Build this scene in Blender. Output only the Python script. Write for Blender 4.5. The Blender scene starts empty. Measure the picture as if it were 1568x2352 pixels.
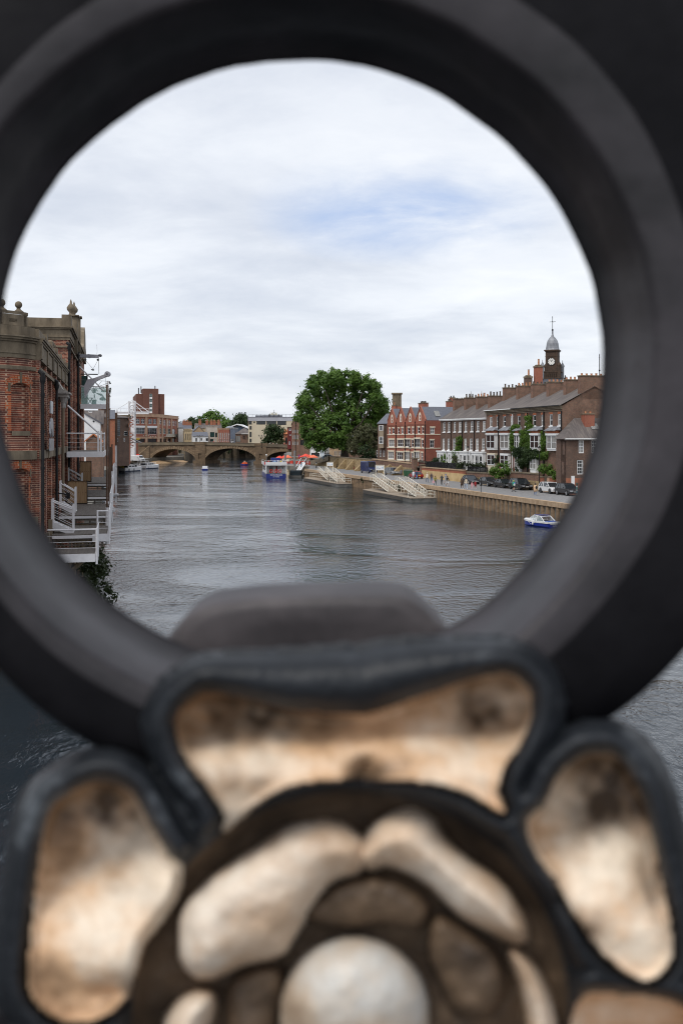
import bpy, math, random
from mathutils import Vector, Matrix, noise
R=random.Random(7)
S=bpy.context.scene; C=S.collection
F=2287.; CX=784.; HY=1005.; CZ=10.5; ZQ=2.43
PI=math.pi
# ---------- survey helpers: a bearing on the photograph turned into a place in metres
def reg(x0,y0,w):
    k=w/1568*.57415
    return lambda x,y:(x0*.57415+x*k, y0*.57415+y*k)
r1=reg(0,1150,500); r2=reg(0,1700,500); r3=reg(400,1500,500); r4=reg(800,1550,500); r5=reg(1150,1430,500); r6=reg(1500,1550,500)
r7=reg(1900,1270,530); r8=reg(1900,1750,530); s3=reg(440,1600,200); s4=reg(1020,1760,250); s5=reg(1200,1780,300); s6=reg(1420,1800,340)
q1=reg(1680,1750,250); q2=reg(1880,1820,250); q3=reg(2080,1880,280); q4=reg(1920,1640,500); q5=reg(180,1950,300); q6=reg(200,1400,300); q7=reg(440,1780,200)
t1=reg(640,1600,220); t2=reg(840,1620,220); t3=reg(1040,1620,220); t4=reg(400,1640,160); t5=reg(1840,1520,220); s2=reg(300,1350,200)
def W(p,Y): return Vector(((p[0]-CX)/F*Y, Y, CZ+(HY-p[1])/F*Y))
def G(p,z):
    Y=(CZ-z)*F/(p[1]-HY); return W(p,Y)
def zat(y,Y): return CZ+(HY-y)/F*Y
def WLY(x,off=0.): return (70.74+off)/(.2717+(x-CX)/F)      # road wall line
def WL(x,off=0.):
    Y=WLY(x,off); return Vector(((x-CX)/F*Y,Y,0))
def QL(x,off=0.):
    Y=(60.14+off)/(.2717+(x-CX)/F); return Vector(((x-CX)/F*Y,Y,0))
def qlx(Y,off=0.): return 60.14+off-.2717*Y
def wlx(Y,off=0.): return 70.74+off-.2717*Y
class Fr:                                      # a facade line: origin, direction to the right
    def __init__(s,a,b):
        s.o=Vector((a[0],a[1])); v=Vector((b[0],b[1]))-s.o; s.L=v.length; s.d=v/s.L
        s.ang=math.atan2(s.d.y,s.d.x); s.n=Vector((-s.d.y,s.d.x))
    def sz(s,p,y=0.):
        r=Vector(((p[0]-CX)/F,1.)); o=s.o+s.n*y
        det=r.x*(-s.d.y)-r.y*(-s.d.x)
        t=(o.x*(-s.d.y)-o.y*(-s.d.x))/det
        q=r*t-o
        return q.dot(s.d), CZ+(HY-p[1])/F*t
    def loc(s,u,z=0.,y=0.):
        q=s.o+s.d*u+s.n*y; return Vector((q.x,q.y,z))
# ---------- mesh builder
class MB:
    def __init__(s): s.v=[]; s.f=[]; s.k=[]; s.m=0
    def add(s,vs,fs):
        b=len(s.v); s.v+= [tuple(v) for v in vs]; s.f+=[tuple(i+b for i in f) for f in fs]; s.k+=[s.m]*len(fs)
    def box(s,x0,x1,y0,y1,z0,z1):
        s.add([(x0,y0,z0),(x1,y0,z0),(x1,y1,z0),(x0,y1,z0),(x0,y0,z1),(x1,y0,z1),(x1,y1,z1),(x0,y1,z1)],
              [(0,3,2,1),(4,5,6,7),(0,1,5,4),(1,2,6,5),(2,3,7,6),(3,0,4,7)])
    def cbox(s,c,sx,sy,sz,a=0.):
        ca,sa=math.cos(a),math.sin(a); vs=[]
        for dz in (-.5,.5):
            for dx,dy in ((-.5,-.5),(.5,-.5),(.5,.5),(-.5,.5)):
                x,y=dx*sx,dy*sy; vs.append((c[0]+x*ca-y*sa,c[1]+x*sa+y*ca,c[2]+dz*sz))
        s.add(vs,[(0,3,2,1),(4,5,6,7),(0,1,5,4),(1,2,6,5),(2,3,7,6),(3,0,4,7)])
    def quad(s,a,b,c,d): s.add([a,b,c,d],[(0,1,2,3)])
    def cyl(s,p0,p1,r0,r1=None,n=8,caps=True):
        s.tube([p0,p1],[r0,r0 if r1 is None else r1],n,caps)
    def tube(s,pts,rs,n=8,caps=True,closed=False,flat=1.):
        pts=[Vector(p) for p in pts]; m=len(pts)
        if not isinstance(rs,(list,tuple)): rs=[rs]*m
        b=[]; up=None
        for i in range(m):
            if closed: t=pts[(i+1)%m]-pts[i-1]
            else: t=pts[min(i+1,m-1)]-pts[max(i-1,0)]
            t=t.normalized() if t.length>1e-9 else Vector((0,0,1))
            if up is None: up=Vector((0,1,0)) if abs(t.y)<.9 else Vector((1,0,0))
            u=up-t*up.dot(t)
            if u.length<1e-6: u=Vector((1,0,0))-t*t.x
            u.normalize(); w=t.cross(u); up=u
            b.append([pts[i]+(u*math.cos(2*PI*k/n)*flat+w*math.sin(2*PI*k/n))*rs[i] for k in range(n)])
        vs=[v for r in b for v in r]; fs=[]
        for i in range(m if closed else m-1):
            j=(i+1)%m
            for k in range(n):
                l=(k+1)%n; fs.append((i*n+k,j*n+k,j*n+l,i*n+l))
        if caps and not closed: fs+=[tuple(range(n)),tuple(range((m-1)*n+n-1,(m-1)*n-1,-1))]
        s.add(vs,fs)
    def lathe(s,c,prof,n=12,sx=1.,sy=1.):
        vs=[];fs=[]
        for r,z in prof:
            for k in range(n): vs.append((c[0]+sx*r*math.cos(2*PI*k/n),c[1]+sy*r*math.sin(2*PI*k/n),c[2]+z))
        for i in range(len(prof)-1):
            for k in range(n):
                l=(k+1)%n; fs.append((i*n+k,i*n+l,(i+1)*n+l,(i+1)*n+k))
        m=len(prof)-1; fs+=[tuple(range(n-1,-1,-1)),tuple(range(m*n,m*n+n))]
        s.add(vs,fs)
    def sph(s,c,rx,ry=None,rz=None,n=12):
        ry=rx if ry is None else ry; rz=rx if rz is None else rz; h=max(4,n//2)
        s.lathe(c,[(max(.01,math.sin(PI*i/h))*1.,-math.cos(PI*i/h)*rz) for i in range(h+1)],n,rx,ry)
    def prism(s,poly,y0,y1):
        n=len(poly); s.add([(p[0],y0,p[1]) for p in poly]+[(p[0],y1,p[1]) for p in poly],
          [tuple(range(n)),tuple(range(2*n-1,n-1,-1))]+[(i,(i+1)%n+0,(i+1)%n+n,i+n)[::-1] for i in range(n)])
    def prismx(s,poly,x0,x1):
        n=len(poly); s.add([(x0,p[0],p[1]) for p in poly]+[(x1,p[0],p[1]) for p in poly],
          [tuple(range(n-1,-1,-1)),tuple(range(n,2*n))]+[(i,(i+1)%n,(i+1)%n+n,i+n) for i in range(n)])
    def prismz(s,poly,z0,z1):
        n=len(poly); s.add([(p[0],p[1],z0) for p in poly]+[(p[0],p[1],z1) for p in poly],
          [tuple(range(n-1,-1,-1)),tuple(range(n,2*n))]+[(i,(i+1)%n,(i+1)%n+n,i+n) for i in range(n)])
    def wall(s,x0,x1,z0,z1,holes=(),y=0.,dep=.14,back=False,mapf=None,cuts=()):
        xs=sorted({x0,x1,*[c for c in cuts if x0<c<x1],*[min(max(h[i],x0),x1) for h in holes for i in (0,1)]})
        zs=sorted({z0,z1,*[min(max(h[i],z0),z1) for h in holes for i in (2,3)]})
        mf=mapf or (lambda x,yy,z:(x,yy,z))
        vid={}; vs=[]; fs=[]
        def V(x,yy,z):
            k=(round(x,4),round(yy,4),round(z,4))
            if k not in vid: vid[k]=len(vs); vs.append(mf(x,yy,z))
            return vid[k]
        def inh(x,z): return any(h[0]<x<h[1] and h[2]<z<h[3] for h in holes)
        for a,b in zip(xs,xs[1:]):
            for c,d in zip(zs,zs[1:]):
                yy=y
                if inh((a+b)/2,(c+d)/2):
                    if not back: continue
                    yy=y+dep
                fs.append((V(a,yy,c),V(b,yy,c),V(b,yy,d),V(a,yy,d)))
        for h in holes:
            for a,b in zip(xs,xs[1:]):
                if h[0]<=a and b<=h[1]:
                    fs.append((V(a,y,h[2]),V(b,y,h[2]),V(b,y+dep,h[2]),V(a,y+dep,h[2]))[::-1])
                    fs.append((V(a,y,h[3]),V(b,y,h[3]),V(b,y+dep,h[3]),V(a,y+dep,h[3])))
            for c,d in zip(zs,zs[1:]):
                if h[2]<=c and d<=h[3]:
                    fs.append((V(h[0],y,c),V(h[0],y,d),V(h[0],y+dep,d),V(h[0],y+dep,c))[::-1])
                    fs.append((V(h[1],y,c),V(h[1],y,d),V(h[1],y+dep,d),V(h[1],y+dep,c)))
        s.add(vs,fs)
    def mesh(s,name,mats,smooth=False):
        me=bpy.data.meshes.new(name); me.from_pydata(s.v,[],s.f)
        for m in (mats if isinstance(mats,(list,tuple)) else [mats]): me.materials.append(m)
        me.polygons.foreach_set('material_index',s.k)
        if smooth: me.polygons.foreach_set('use_smooth',[True]*len(s.f))
        me.update(); return me
    def build(s,name,mats,parent=None,smooth=False,loc=None,rz=0.):
        o=bpy.data.objects.new(name,s.mesh(name,mats,smooth)); C.objects.link(o)
        if parent is not None: o.parent=parent
        if loc is not None: o.location=loc
        o.rotation_euler.z=rz
        return o
def tag(o,label=None,cat=None,group=None,kind=None):
    if label: o['label']=label
    if cat: o['category']=cat
    if group: o['group']=group
    if kind: o['kind']=kind
    return o
def thing(name,label,cat,loc=(0,0,0),rz=0.,group=None):
    o=bpy.data.objects.new(name,None); C.objects.link(o); o.empty_display_size=.2
    o.location=loc; o.rotation_euler.z=rz
    return tag(o,label,cat,group)
def inst(name,me,parent,loc=(0,0,0),rz=0.):
    o=bpy.data.objects.new(name,me); C.objects.link(o); o.parent=parent; o.location=loc; o.rotation_euler.z=rz; return o
def copytree(o,parent=None):
    c=o.copy(); C.objects.link(c); c.parent=parent
    for ch in o.children: copytree(ch,c)
    return c
def text(name,st,size,m,parent,loc,rot,ext=.01,align='CENTER'):
    cu=bpy.data.curves.new(name,'FONT'); cu.body=st; cu.size=size; cu.extrude=ext; cu.align_x=align; cu.align_y='CENTER'; cu.resolution_u=2
    t=bpy.data.objects.new(name+'_curve',cu); me=bpy.data.meshes.new_from_object(t)
    bpy.data.objects.remove(t); me.materials.clear(); me.materials.append(m)
    o=bpy.data.objects.new(name,me); C.objects.link(o); o.parent=parent; o.location=loc; o.rotation_euler=rot; return o
def smoothline(pts,n,closed=True):
    m=len(pts); out=[]
    for i in range(m if closed else m-1):
        g=lambda k:pts[k%m] if closed else pts[min(max(k,0),m-1)]
        a,b,c,d=g(i-1),g(i),g(i+1),g(i+2)
        for j in range(n):
            t=j/n
            out.append(tuple(.5*(2*b[q]+(c[q]-a[q])*t+(2*a[q]-5*b[q]+4*c[q]-d[q])*t*t+(3*b[q]-a[q]-3*c[q]+d[q])*t**3) for q in range(len(b))))
    if not closed: out.append(tuple(pts[-1]))
    return out
# ---------- materials
def nt(name):
    m=bpy.data.materials.new(name); m.use_nodes=True; n=m.node_tree.nodes; n.clear()
    o=n.new('ShaderNodeOutputMaterial'); b=n.new('ShaderNodeBsdfPrincipled'); m.node_tree.links.new(b.outputs[0],o.inputs[0])
    return m,n,m.node_tree.links,b
def c4(c): return (c[0],c[1],c[2],1.)
def noiseN(n,l,vec,sc,det=4,rough=.6):
    x=n.new('ShaderNodeTexNoise'); x.inputs['Scale'].default_value=sc; x.inputs['Detail'].default_value=det; x.inputs['Roughness'].default_value=rough
    l.new(vec,x.inputs['Vector']); return x
def ramp(n,l,fac,stops):
    r=n.new('ShaderNodeValToRGB'); e=r.color_ramp.elements
    while len(e)<len(stops): e.new(.5)
    for q,(p,c) in zip(e,stops): q.position=p; q.color=c4(c)
    l.new(fac,r.inputs['Fac']); return r
def M(name,c1,c2=None,sc=1.,rough=.7,bump=0.,bsc=None,metal=0.,spec=.5,stretch=(1,1,1),p=(.35,.65),c3=None):
    m,n,l,b=nt(name); b.inputs['Roughness'].default_value=rough; b.inputs['Metallic'].default_value=metal; b.inputs['Specular IOR Level'].default_value=spec
    tc=n.new('ShaderNodeTexCoord'); mp=n.new('ShaderNodeMapping'); mp.inputs['Scale'].default_value=stretch; l.new(tc.outputs['Object'],mp.inputs[0])
    if c2 is None: b.inputs['Base Color'].default_value=c4(c1)
    else:
        x=noiseN(n,l,mp.outputs[0],sc,6,.65)
        st=[(p[0],c1),(p[1],c2)]
        if c3: st=[(p[0],c1),((p[0]+p[1])/2,c2),(p[1],c3)]
        r=ramp(n,l,x.outputs['Fac'],st); l.new(r.outputs[0],b.inputs['Base Color'])
    if bump:
        y=noiseN(n,l,mp.outputs[0],bsc or sc*6,5); bp=n.new('ShaderNodeBump'); bp.inputs['Strength'].default_value=1.; bp.inputs['Distance'].default_value=bump
        l.new(y.outputs['Fac'],bp.inputs['Height']); l.new(bp.outputs[0],b.inputs['Normal'])
    return m
def brick(name,c1,c2,mort,w=.225,h=.075,ms=.012,var=None,rough=.85,vsc=.6,vp=(.3,.7)):
    m,n,l,b=nt(name); b.inputs['Roughness'].default_value=rough; b.inputs['Specular IOR Level'].default_value=.3
    tc=n.new('ShaderNodeTexCoord'); sp=n.new('ShaderNodeSeparateXYZ'); l.new(tc.outputs['Object'],sp.inputs[0])
    ad=n.new('ShaderNodeMath'); l.new(sp.outputs[0],ad.inputs[0]); l.new(sp.outputs[1],ad.inputs[1])
    cb=n.new('ShaderNodeCombineXYZ'); l.new(ad.outputs[0],cb.inputs[0]); l.new(sp.outputs[2],cb.inputs[1])
    t=n.new('ShaderNodeTexBrick'); l.new(cb.outputs[0],t.inputs['Vector'])
    t.inputs['Scale'].default_value=1.; t.inputs['Brick Width'].default_value=w; t.inputs['Row Height'].default_value=h; t.inputs['Mortar Size'].default_value=ms; t.inputs['Bias'].default_value=-.1
    t.inputs['Color1'].default_value=c4(c1); t.inputs['Color2'].default_value=c4(c2); t.inputs['Mortar'].default_value=c4(mort)
    x=noiseN(n,l,tc.outputs['Object'],vsc,6,.7)
    v=var or (.55,.55,.58)
    r=ramp(n,l,x.outputs['Fac'],[(vp[0],v),(vp[1],(1.12,1.1,1.08))])
    mx=n.new('ShaderNodeMix'); mx.data_type='RGBA'; mx.blend_type='MULTIPLY'; mx.inputs['Factor'].default_value=1.
    l.new(t.outputs['Color'],mx.inputs['A']); l.new(r.outputs[0],mx.inputs['B']); l.new(mx.outputs['Result'],b.inputs['Base Color'])
    bp=n.new('ShaderNodeBump'); bp.inputs['Distance'].default_value=.012; bp.inputs['Strength'].default_value=.6; bp.invert=True
    l.new(t.outputs['Fac'],bp.inputs['Height']); l.new(bp.outputs[0],b.inputs['Normal'])
    return m
def leafmat(name,c1,c2,sc=.5,c3=None):
    m,n,l,b=nt(name); b.inputs['Roughness'].default_value=.55; b.inputs['Specular IOR Level'].default_value=.3
    tc=n.new('ShaderNodeTexCoord'); x=noiseN(n,l,tc.outputs['Object'],sc,5,.75)
    st=[(.32,c1),(.62,c2)]
    if c3: st.append((.75,c3))
    r=ramp(n,l,x.outputs['Fac'],st); l.new(r.outputs[0],b.inputs['Base Color'])
    tr=n.new('ShaderNodeBsdfTranslucent'); l.new(r.outputs[0],tr.inputs['Color'])
    ms=n.new('ShaderNodeMixShader'); ms.inputs[0].default_value=.36; l.new(b.outputs[0],ms.inputs[1]); l.new(tr.outputs[0],ms.inputs[2])
    l.new(ms.outputs[0],n['Material Output'].inputs[0]); return m
# ---------- camera
cd=bpy.data.cameras.new('camera'); cam=bpy.data.objects.new('camera',cd); C.objects.link(cam); S.camera=cam
cam.location=(0,0,CZ); cam.rotation_euler=(PI/2,0,0)
cd.sensor_fit='VERTICAL'; cd.sensor_height=36.; cd.lens=F*36/2352; cd.shift_y=-(1176-HY)/2352
cd.clip_start=.02; cd.clip_end=9000.
cd.dof.use_dof=True; cd.dof.focus_distance=150.; cd.dof.aperture_fstop=9.3; cd.dof.aperture_blades=7
# ---------- world: Nishita daylight veiled by a bright broken overcast
SUN_EL=math.radians(56); SUN_AZ=math.radians(215)          # azimuth clockwise from +Y: behind the camera, to the left
wd=bpy.data.worlds.new('World'); S.world=wd; wd.use_nodes=True
n=wd.node_tree.nodes; l=wd.node_tree.links; n.clear()
out=n.new('ShaderNodeOutputWorld'); bg=n.new('ShaderNodeBackground'); l.new(bg.outputs[0],out.inputs[0]); bg.inputs['Strength'].default_value=.1
sky=n.new('ShaderNodeTexSky'); sky.sky_type='NISHITA'; sky.sun_disc=False; sky.sun_elevation=SUN_EL; sky.sun_rotation=SUN_AZ
tc=n.new('ShaderNodeTexCoord'); sp=n.new('ShaderNodeSeparateXYZ'); l.new(tc.outputs['Generated'],sp.inputs[0])
def mth(op,a,b=None,c=None):
    x=n.new('ShaderNodeMath'); x.operation=op
    for i,v in enumerate((a,b,c)):
        if v is None: continue
        if isinstance(v,(int,float)): x.inputs[i].default_value=v
        else: l.new(v,x.inputs[i])
    return x.outputs[0]
zc=mth('ADD',mth('MAXIMUM',sp.outputs[2],0.),.16)
cb=n.new('ShaderNodeCombineXYZ'); l.new(mth('DIVIDE',sp.outputs[0],zc),cb.inputs[0]); l.new(mth('DIVIDE',sp.outputs[1],zc),cb.inputs[1])
mp=n.new('ShaderNodeMapping'); mp.inputs['Location'].default_value=(1.7,.4,0); mp.inputs['Scale'].default_value=(.85,.95,1); mp.inputs['Rotation'].default_value=(0,0,.25); l.new(cb.outputs[0],mp.inputs[0])
na=noiseN(n,l,mp.outputs[0],.95,9,.54); na.inputs['Distortion'].default_value=.25
nb=noiseN(n,l,mp.outputs[0],3.1,7,.6); nb.inputs['Distortion'].default_value=.3
f=mth('ADD',mth('MULTIPLY',na.outputs['Fac'],.68),mth('MULTIPLY',nb.outputs['Fac'],.32))
cr=ramp(n,l,f,[(.34,(5.6,6.05,6.95)),(.46,(6.8,7.15,7.85)),(.54,(7.75,8.05,8.6)),(.66,(8.8,9.0,9.3))])
# a thin place in the cloud where blue shows
dv=n.new('ShaderNodeVectorMath'); dv.operation='DISTANCE'; l.new(cb.outputs[0],dv.inputs[0])
_d=Vector((150/F,1,510/F)).normalized(); dv.inputs[1].default_value=(_d.x/(_d.z+.16),_d.y/(_d.z+.16),0)
hole=mth('MULTIPLY',mth('SUBTRACT',1.,mth('MINIMUM',mth('DIVIDE',dv.outputs['Value'],.42),1.)),mth('MULTIPLY',mth('SUBTRACT',.60,f),8.))
hole=mth('MINIMUM',mth('MAXIMUM',hole,0.),.8)
mx=n.new('ShaderNodeMix'); mx.data_type='RGBA'; l.new(hole,mx.inputs['Factor']); l.new(cr.outputs[0],mx.inputs['A']); mx.inputs['B'].default_value=(3.6,4.9,7.6,1)
# brighter cloud round the hidden sun
sd=Vector((math.sin(SUN_AZ)*math.cos(SUN_EL),math.cos(SUN_AZ)*math.cos(SUN_EL),math.sin(SUN_EL)))
dp=n.new('ShaderNodeVectorMath'); dp.operation='DOT_PRODUCT'; l.new(tc.outputs['Generated'],dp.inputs[0]); dp.inputs[1].default_value=sd
gl=mth('MULTIPLY_ADD',mth('POWER',mth('MAXIMUM',dp.outputs['Value'],0.),2.),.4,1.)
m2=n.new('ShaderNodeVectorMath'); m2.operation='SCALE'; l.new(mx.outputs['Result'],m2.inputs[0]); l.new(gl,m2.inputs['Scale'])
m3=n.new('ShaderNodeMix'); m3.data_type='RGBA'; m3.inputs['Factor'].default_value=.9; l.new(sky.outputs[0],m3.inputs['A']); l.new(m2.outputs[0],m3.inputs['B'])
l.new(m3.outputs['Result'],bg.inputs['Color'])
sl=bpy.data.lights.new('sun','SUN'); sl.energy=1.5; sl.angle=math.radians(14); sl.color=(1,.95,.87)
so=bpy.data.objects.new('sun',sl); C.objects.link(so); so.rotation_euler=(-sd).to_track_quat('-Z','Y').to_euler(); so.location=(0,-20,60)
S.view_settings.view_transform='Standard'; S.view_settings.look='None'; S.view_settings.exposure=.24; S.view_settings.gamma=1.
S.cycles.use_denoising=True; S.cycles.pixel_filter_type='BLACKMAN_HARRIS'; S.cycles.filter_width=1.05; S.cycles.max_bounces=6; S.cycles.diffuse_bounces=3; S.cycles.glossy_bounces=3; S.cycles.transmission_bounces=4; S.cycles.transparent_max_bounces=6
S.cycles.caustics_reflective=False; S.cycles.caustics_refractive=False
# ================= foreground: the cast iron parapet and its painted rose =================
iron=M('black_iron_paint',(.0055,.0053,.0065),(.0125,.012,.014),14.,.5,.0012,34.,spec=.07)
iron_dk=M('blue_black_paint',(.007,.009,.012),(.016,.019,.024),30.,.5,.0007,80.,spec=.35,p=(.4,.78),c3=(.16,.18,.20))
cream=M('weathered_cream_paint',(.20,.115,.06),(.62,.40,.235),26.,.55,.0005,120.,p=(.27,.62),c3=(.80,.68,.54))
brown=M('groove_dirt_and_shade',(.028,.017,.010),(.13,.085,.05),30.,.75,.0008,120.)  # groove dirt, with the shade of the recesses put into the colour
cream2=M('worn_cream_paint',(.36,.22,.125),(.62,.45,.31),24.,.5,.0003,120.,p=(.25,.6),c3=(.78,.69,.58))
bossm=M('boss_paint',(.22,.14,.085),(.50,.40,.30),26.,.5,.0004,110.,p=(.28,.6),c3=(.56,.54,.50))
iron_lit=M('sky_lit_iron_paint',(.009,.008,.0095),(.040,.035,.040),13.,.48,.0012,30.,spec=.36)  # inner wall paint lightened to carry the sky light falling on it
def patina_shade(m,dark,gain=1.25):  # browns the cream by a mask: patina together with painted-in shade
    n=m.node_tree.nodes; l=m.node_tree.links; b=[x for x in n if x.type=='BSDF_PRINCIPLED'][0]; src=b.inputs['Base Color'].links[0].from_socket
    a=n.new('ShaderNodeAttribute'); a.attribute_name='patina_shade'; tc=n.new('ShaderNodeTexCoord'); x=noiseN(n,l,tc.outputs['Object'],75.,6,.7)
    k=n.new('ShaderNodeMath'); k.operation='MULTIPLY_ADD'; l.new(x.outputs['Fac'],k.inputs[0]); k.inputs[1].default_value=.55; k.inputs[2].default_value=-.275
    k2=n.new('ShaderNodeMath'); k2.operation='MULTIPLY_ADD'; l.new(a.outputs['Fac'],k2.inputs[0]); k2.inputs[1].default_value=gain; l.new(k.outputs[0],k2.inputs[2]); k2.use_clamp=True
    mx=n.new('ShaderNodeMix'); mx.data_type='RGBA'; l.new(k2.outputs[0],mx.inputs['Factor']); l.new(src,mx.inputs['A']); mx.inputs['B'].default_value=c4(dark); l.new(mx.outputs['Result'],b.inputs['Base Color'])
patina_shade(cream,(.085,.055,.033)); patina_shade(cream2,(.20,.125,.075),.8)
par=thing('iron_parapet','black cast iron bridge parapet ring with a cream painted rose below its opening','parapet',(0,.34,CZ))
PO=Vector((0,.34,CZ))
def lw(p,Y): return W(p,Y)-PO
mb=MB(); NS=180
cin=Vector((-.0171,CZ+.0295)); rin=.1233
cout=Vector((0.,CZ+.0350)); rout=.1613
def wob(a,k):
    return noise.noise(Vector((math.cos(a)*k,math.sin(a)*k,3.1)))
rings=[]
prof=[('o',.400,.0),('i',.400,-.0016),('i',.3985,0.),('i',.372,.0007),('i',.346,.0016),('i',.3435,.0024),('i',.3425,.0044),('m',.3418,.3),('m',.3416,.7),('o',.343,-.002),('o',.346,.0),('o',.40,.0)]
for kind,Y,d in prof:
    row=[]
    for i in range(NS):
        a=2*PI*i/NS; u=Vector((math.cos(a),math.sin(a)))
        wi=.0012*wob(a,2.3)+.0006*wob(a,7.)+.00022*wob(a,26.)
        pi_=cin+u*(rin+wi); po=cout+u*(rout+.0016*wob(a,3.)+.024*max(0,u.y)**1.5*min(1,abs(u.x)*1.6)+.010*max(0,-u.x)*max(0,-u.y))
        p=pi_+u*d if kind=='i' else po+u*d if kind=='o' else pi_+(po-pi_)*d
        row.append(Vector((p.x,Y,p.y))-PO)
    rings.append(row)
vs=[v for r in rings for v in r]; fs=[]
for i in range(len(rings)-1):
    for k in range(NS):
        j=(k+1)%NS; fs.append((i*NS+k,i*NS+j,(i+1)*NS+j,(i+1)*NS+k))
mb.add(vs,fs); mb.k=[1 if f[0]//NS in(1,2,3,4,5,6) else 0 for f in fs]; mb.build('lattice_ring',[iron,iron_lit],par,True)
# neighbouring rings of the same lattice, left, right, above and below, outside the picture
me=None
for dx,dz in ((.33,0),(-.33,0),(0,.335),(.33,.335),(-.33,.335),(.33,-.335),(-.33,-.335),(0,-.345)):
    m_=MB(); prof2=[(.1224,.06),(.1224,.006),(.128,.001),(.155,.001),(.1610,.006),(.1610,.06),(.1224,.06)]
    if me is None:
        vs=[];fs=[];N2=72
        for r_,y_ in prof2:
            for k in range(N2): vs.append((r_*math.cos(2*PI*k/N2),y_,r_*math.sin(2*PI*k/N2)))
        for i in range(len(prof2)-1):
            for k in range(N2):
                j=(k+1)%N2; fs.append((i*N2+k,i*N2+j,(i+1)*N2+j,(i+1)*N2+k))
        m_.add(vs,fs); me=m_.mesh('lattice_ring',iron,True)
    inst('lattice_ring',me,par,(cout.x+dx,0,cout.y-CZ+dz))
mb=MB(); mb.box(-.9,.9,-.035,.095,.375,.44); mb.build('top_rail',iron,par)
mb=MB(); mb.box(-.9,.9,-.03,.09,-.62,-.55); mb.build('bottom_rail',iron,par)
# --- rose: one cast relief, worked out as a height field and cut into its painted parts
import numpy as np
RCX,RCY=805.,2320.; ST=5.
gx,gy=np.meshgrid(np.arange(-90,1720,ST),np.arange(1440,2560,ST))
def sdf(poly,n_=8):
    o=np.array(smoothline(poly,n_)); d=np.full(gx.shape,1e9); ins=np.zeros(gx.shape,bool)
    for (ax,ay),(bx,by) in zip(o,np.roll(o,-1,0)):
        ux,uy=bx-ax,by-ay; tt=np.clip(((gx-ax)*ux+(gy-ay)*uy)/(ux*ux+uy*uy+1e-9),0,1)
        d=np.minimum(d,np.hypot(gx-ax-ux*tt,gy-ay-uy*tt))
        c=((ay>gy)!=(by>gy)); ins^=c&(gx<(bx-ax)*(gy-ay)/(by-ay+1e-12)+ax)
    return np.where(ins,-d,d)
def sm(x,a,b): t_=np.clip((x-a)/(b-a),0,1); return t_*t_*(3-2*t_)
def gau(x,y,r,ry=None): return np.exp(-((gx-x)/r)**2-((gy-y)/(ry or r))**2)
NZ=np.array([[noise.noise(Vector((x*.011,y*.011,.5)))+.5*noise.noise(Vector((x*.03,y*.03,2.5))) for x in gx[0]] for y in gy[:,0]])
PET=[[(406,1672),(412,1640),(436,1612),(475,1592),(538,1602),(620,1622),(696,1637),(837,1642),(930,1615),(1018,1584),(1106,1556),(1172,1552),(1214,1590),(1217,1640),(1194,1701),(1156,1766),(1144,1818),(1158,1866),(1120,1850),(1065,1818),(977,1797),(880,1792),(790,1790),(673,1803),(596,1842),(545,1884),(514,1908),(516,1872),(485,1818),(432,1748)],
 [(112,1880),(160,1826),(232,1796),(298,1822),(345,1900),(385,1965),(418,1995),(408,2060),(360,2130),(330,2170),(305,2250),(285,2300),(215,2345),(130,2340),(72,2280),(70,2180),(85,2040)],
 [(1212,1888),(1250,1850),(1290,1775),(1352,1733),(1418,1745),(1470,1830),(1510,1990),(1540,2140),(1535,2215),(1480,2252),(1400,2205),(1330,2120),(1275,2020),(1228,1950)],
 [(1330,2300),(1420,2285),(1560,2310),(1660,2400),(1620,2560),(1450,2700),(1250,2760),(1150,2700),(1200,2560),(1290,2440)],
 [(270,2400),(340,2470),(420,2600),(500,2720),(430,2800),(250,2760),(60,2640),(0,2500),(110,2400)]]
INN=[[(415,2158),(430,2085),(500,2012),(600,1945),(668,1902),(760,1890),(822,1922),(840,1958),(822,2000),(762,2022),(712,2082),(672,2150),(640,2192),(560,2212),(480,2244),(430,2222)],
 [(828,1962),(858,1900),(930,1864),(986,1882),(1022,1932),(1080,1982),(1150,2032),(1200,2110),(1208,2150),(1180,2160),(1120,2132),(1060,2100),(1010,2050),(958,2010),(890,1984),(846,1992)],
 [(1172,2186),(1220,2216),(1262,2300),(1275,2400),(1240,2500),(1160,2580),(1120,2560),(1190,2460),(1215,2360),(1200,2270)],
 [(480,2282),(420,2296),(378,2360),(380,2460),(430,2560),(520,2600),(500,2500),(470,2400),(490,2320)]]
LEF=[[(705,2105),(760,2040),(850,2015),(935,2030),(985,2085),(960,2130),(880,2120),(790,2130)],[(1000,2105),(1060,2130),(1130,2180),(1160,2260),(1120,2330),(1050,2330),(1010,2260),(985,2180)],[(540,2250),(610,2220),(650,2240),(640,2330),(600,2420),(540,2400),(520,2320)]]
r_=np.hypot(gx-RCX,gy-RCY); dp_=[sdf(p) for p in PET]; di_=[sdf(p)-5 for p in INN]; dl_=[sdf(p) for p in LEF]
dmin=np.min(dp_,0); near=np.argmin(dp_,0)
outer=sm(r_,475,545)
wr=78+82*np.exp(-((gx-800)/240)**2)*(gy<1700)+0*gx
H=.0005+.0018*NZ+.0075*np.exp(-((r_-512)/40)**2)                                                    # groove bed
tq=np.clip(dmin/wr,0,1.4); ridge=.0265*np.sqrt(np.clip(1-((tq-.42)/.60)**2,0,1)); ridge=np.where(dmin>0,np.maximum(ridge,.012),0)
d2=np.sort(np.array(dp_),0)[1]; web=(d2<150)&(dmin>0)&(r_<690); ridge=np.where(web,np.maximum(ridge,.0165-.004*np.clip((d2-110)/65,0,1)),ridge)
H=H*(1-outer)+ridge*outer
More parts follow.
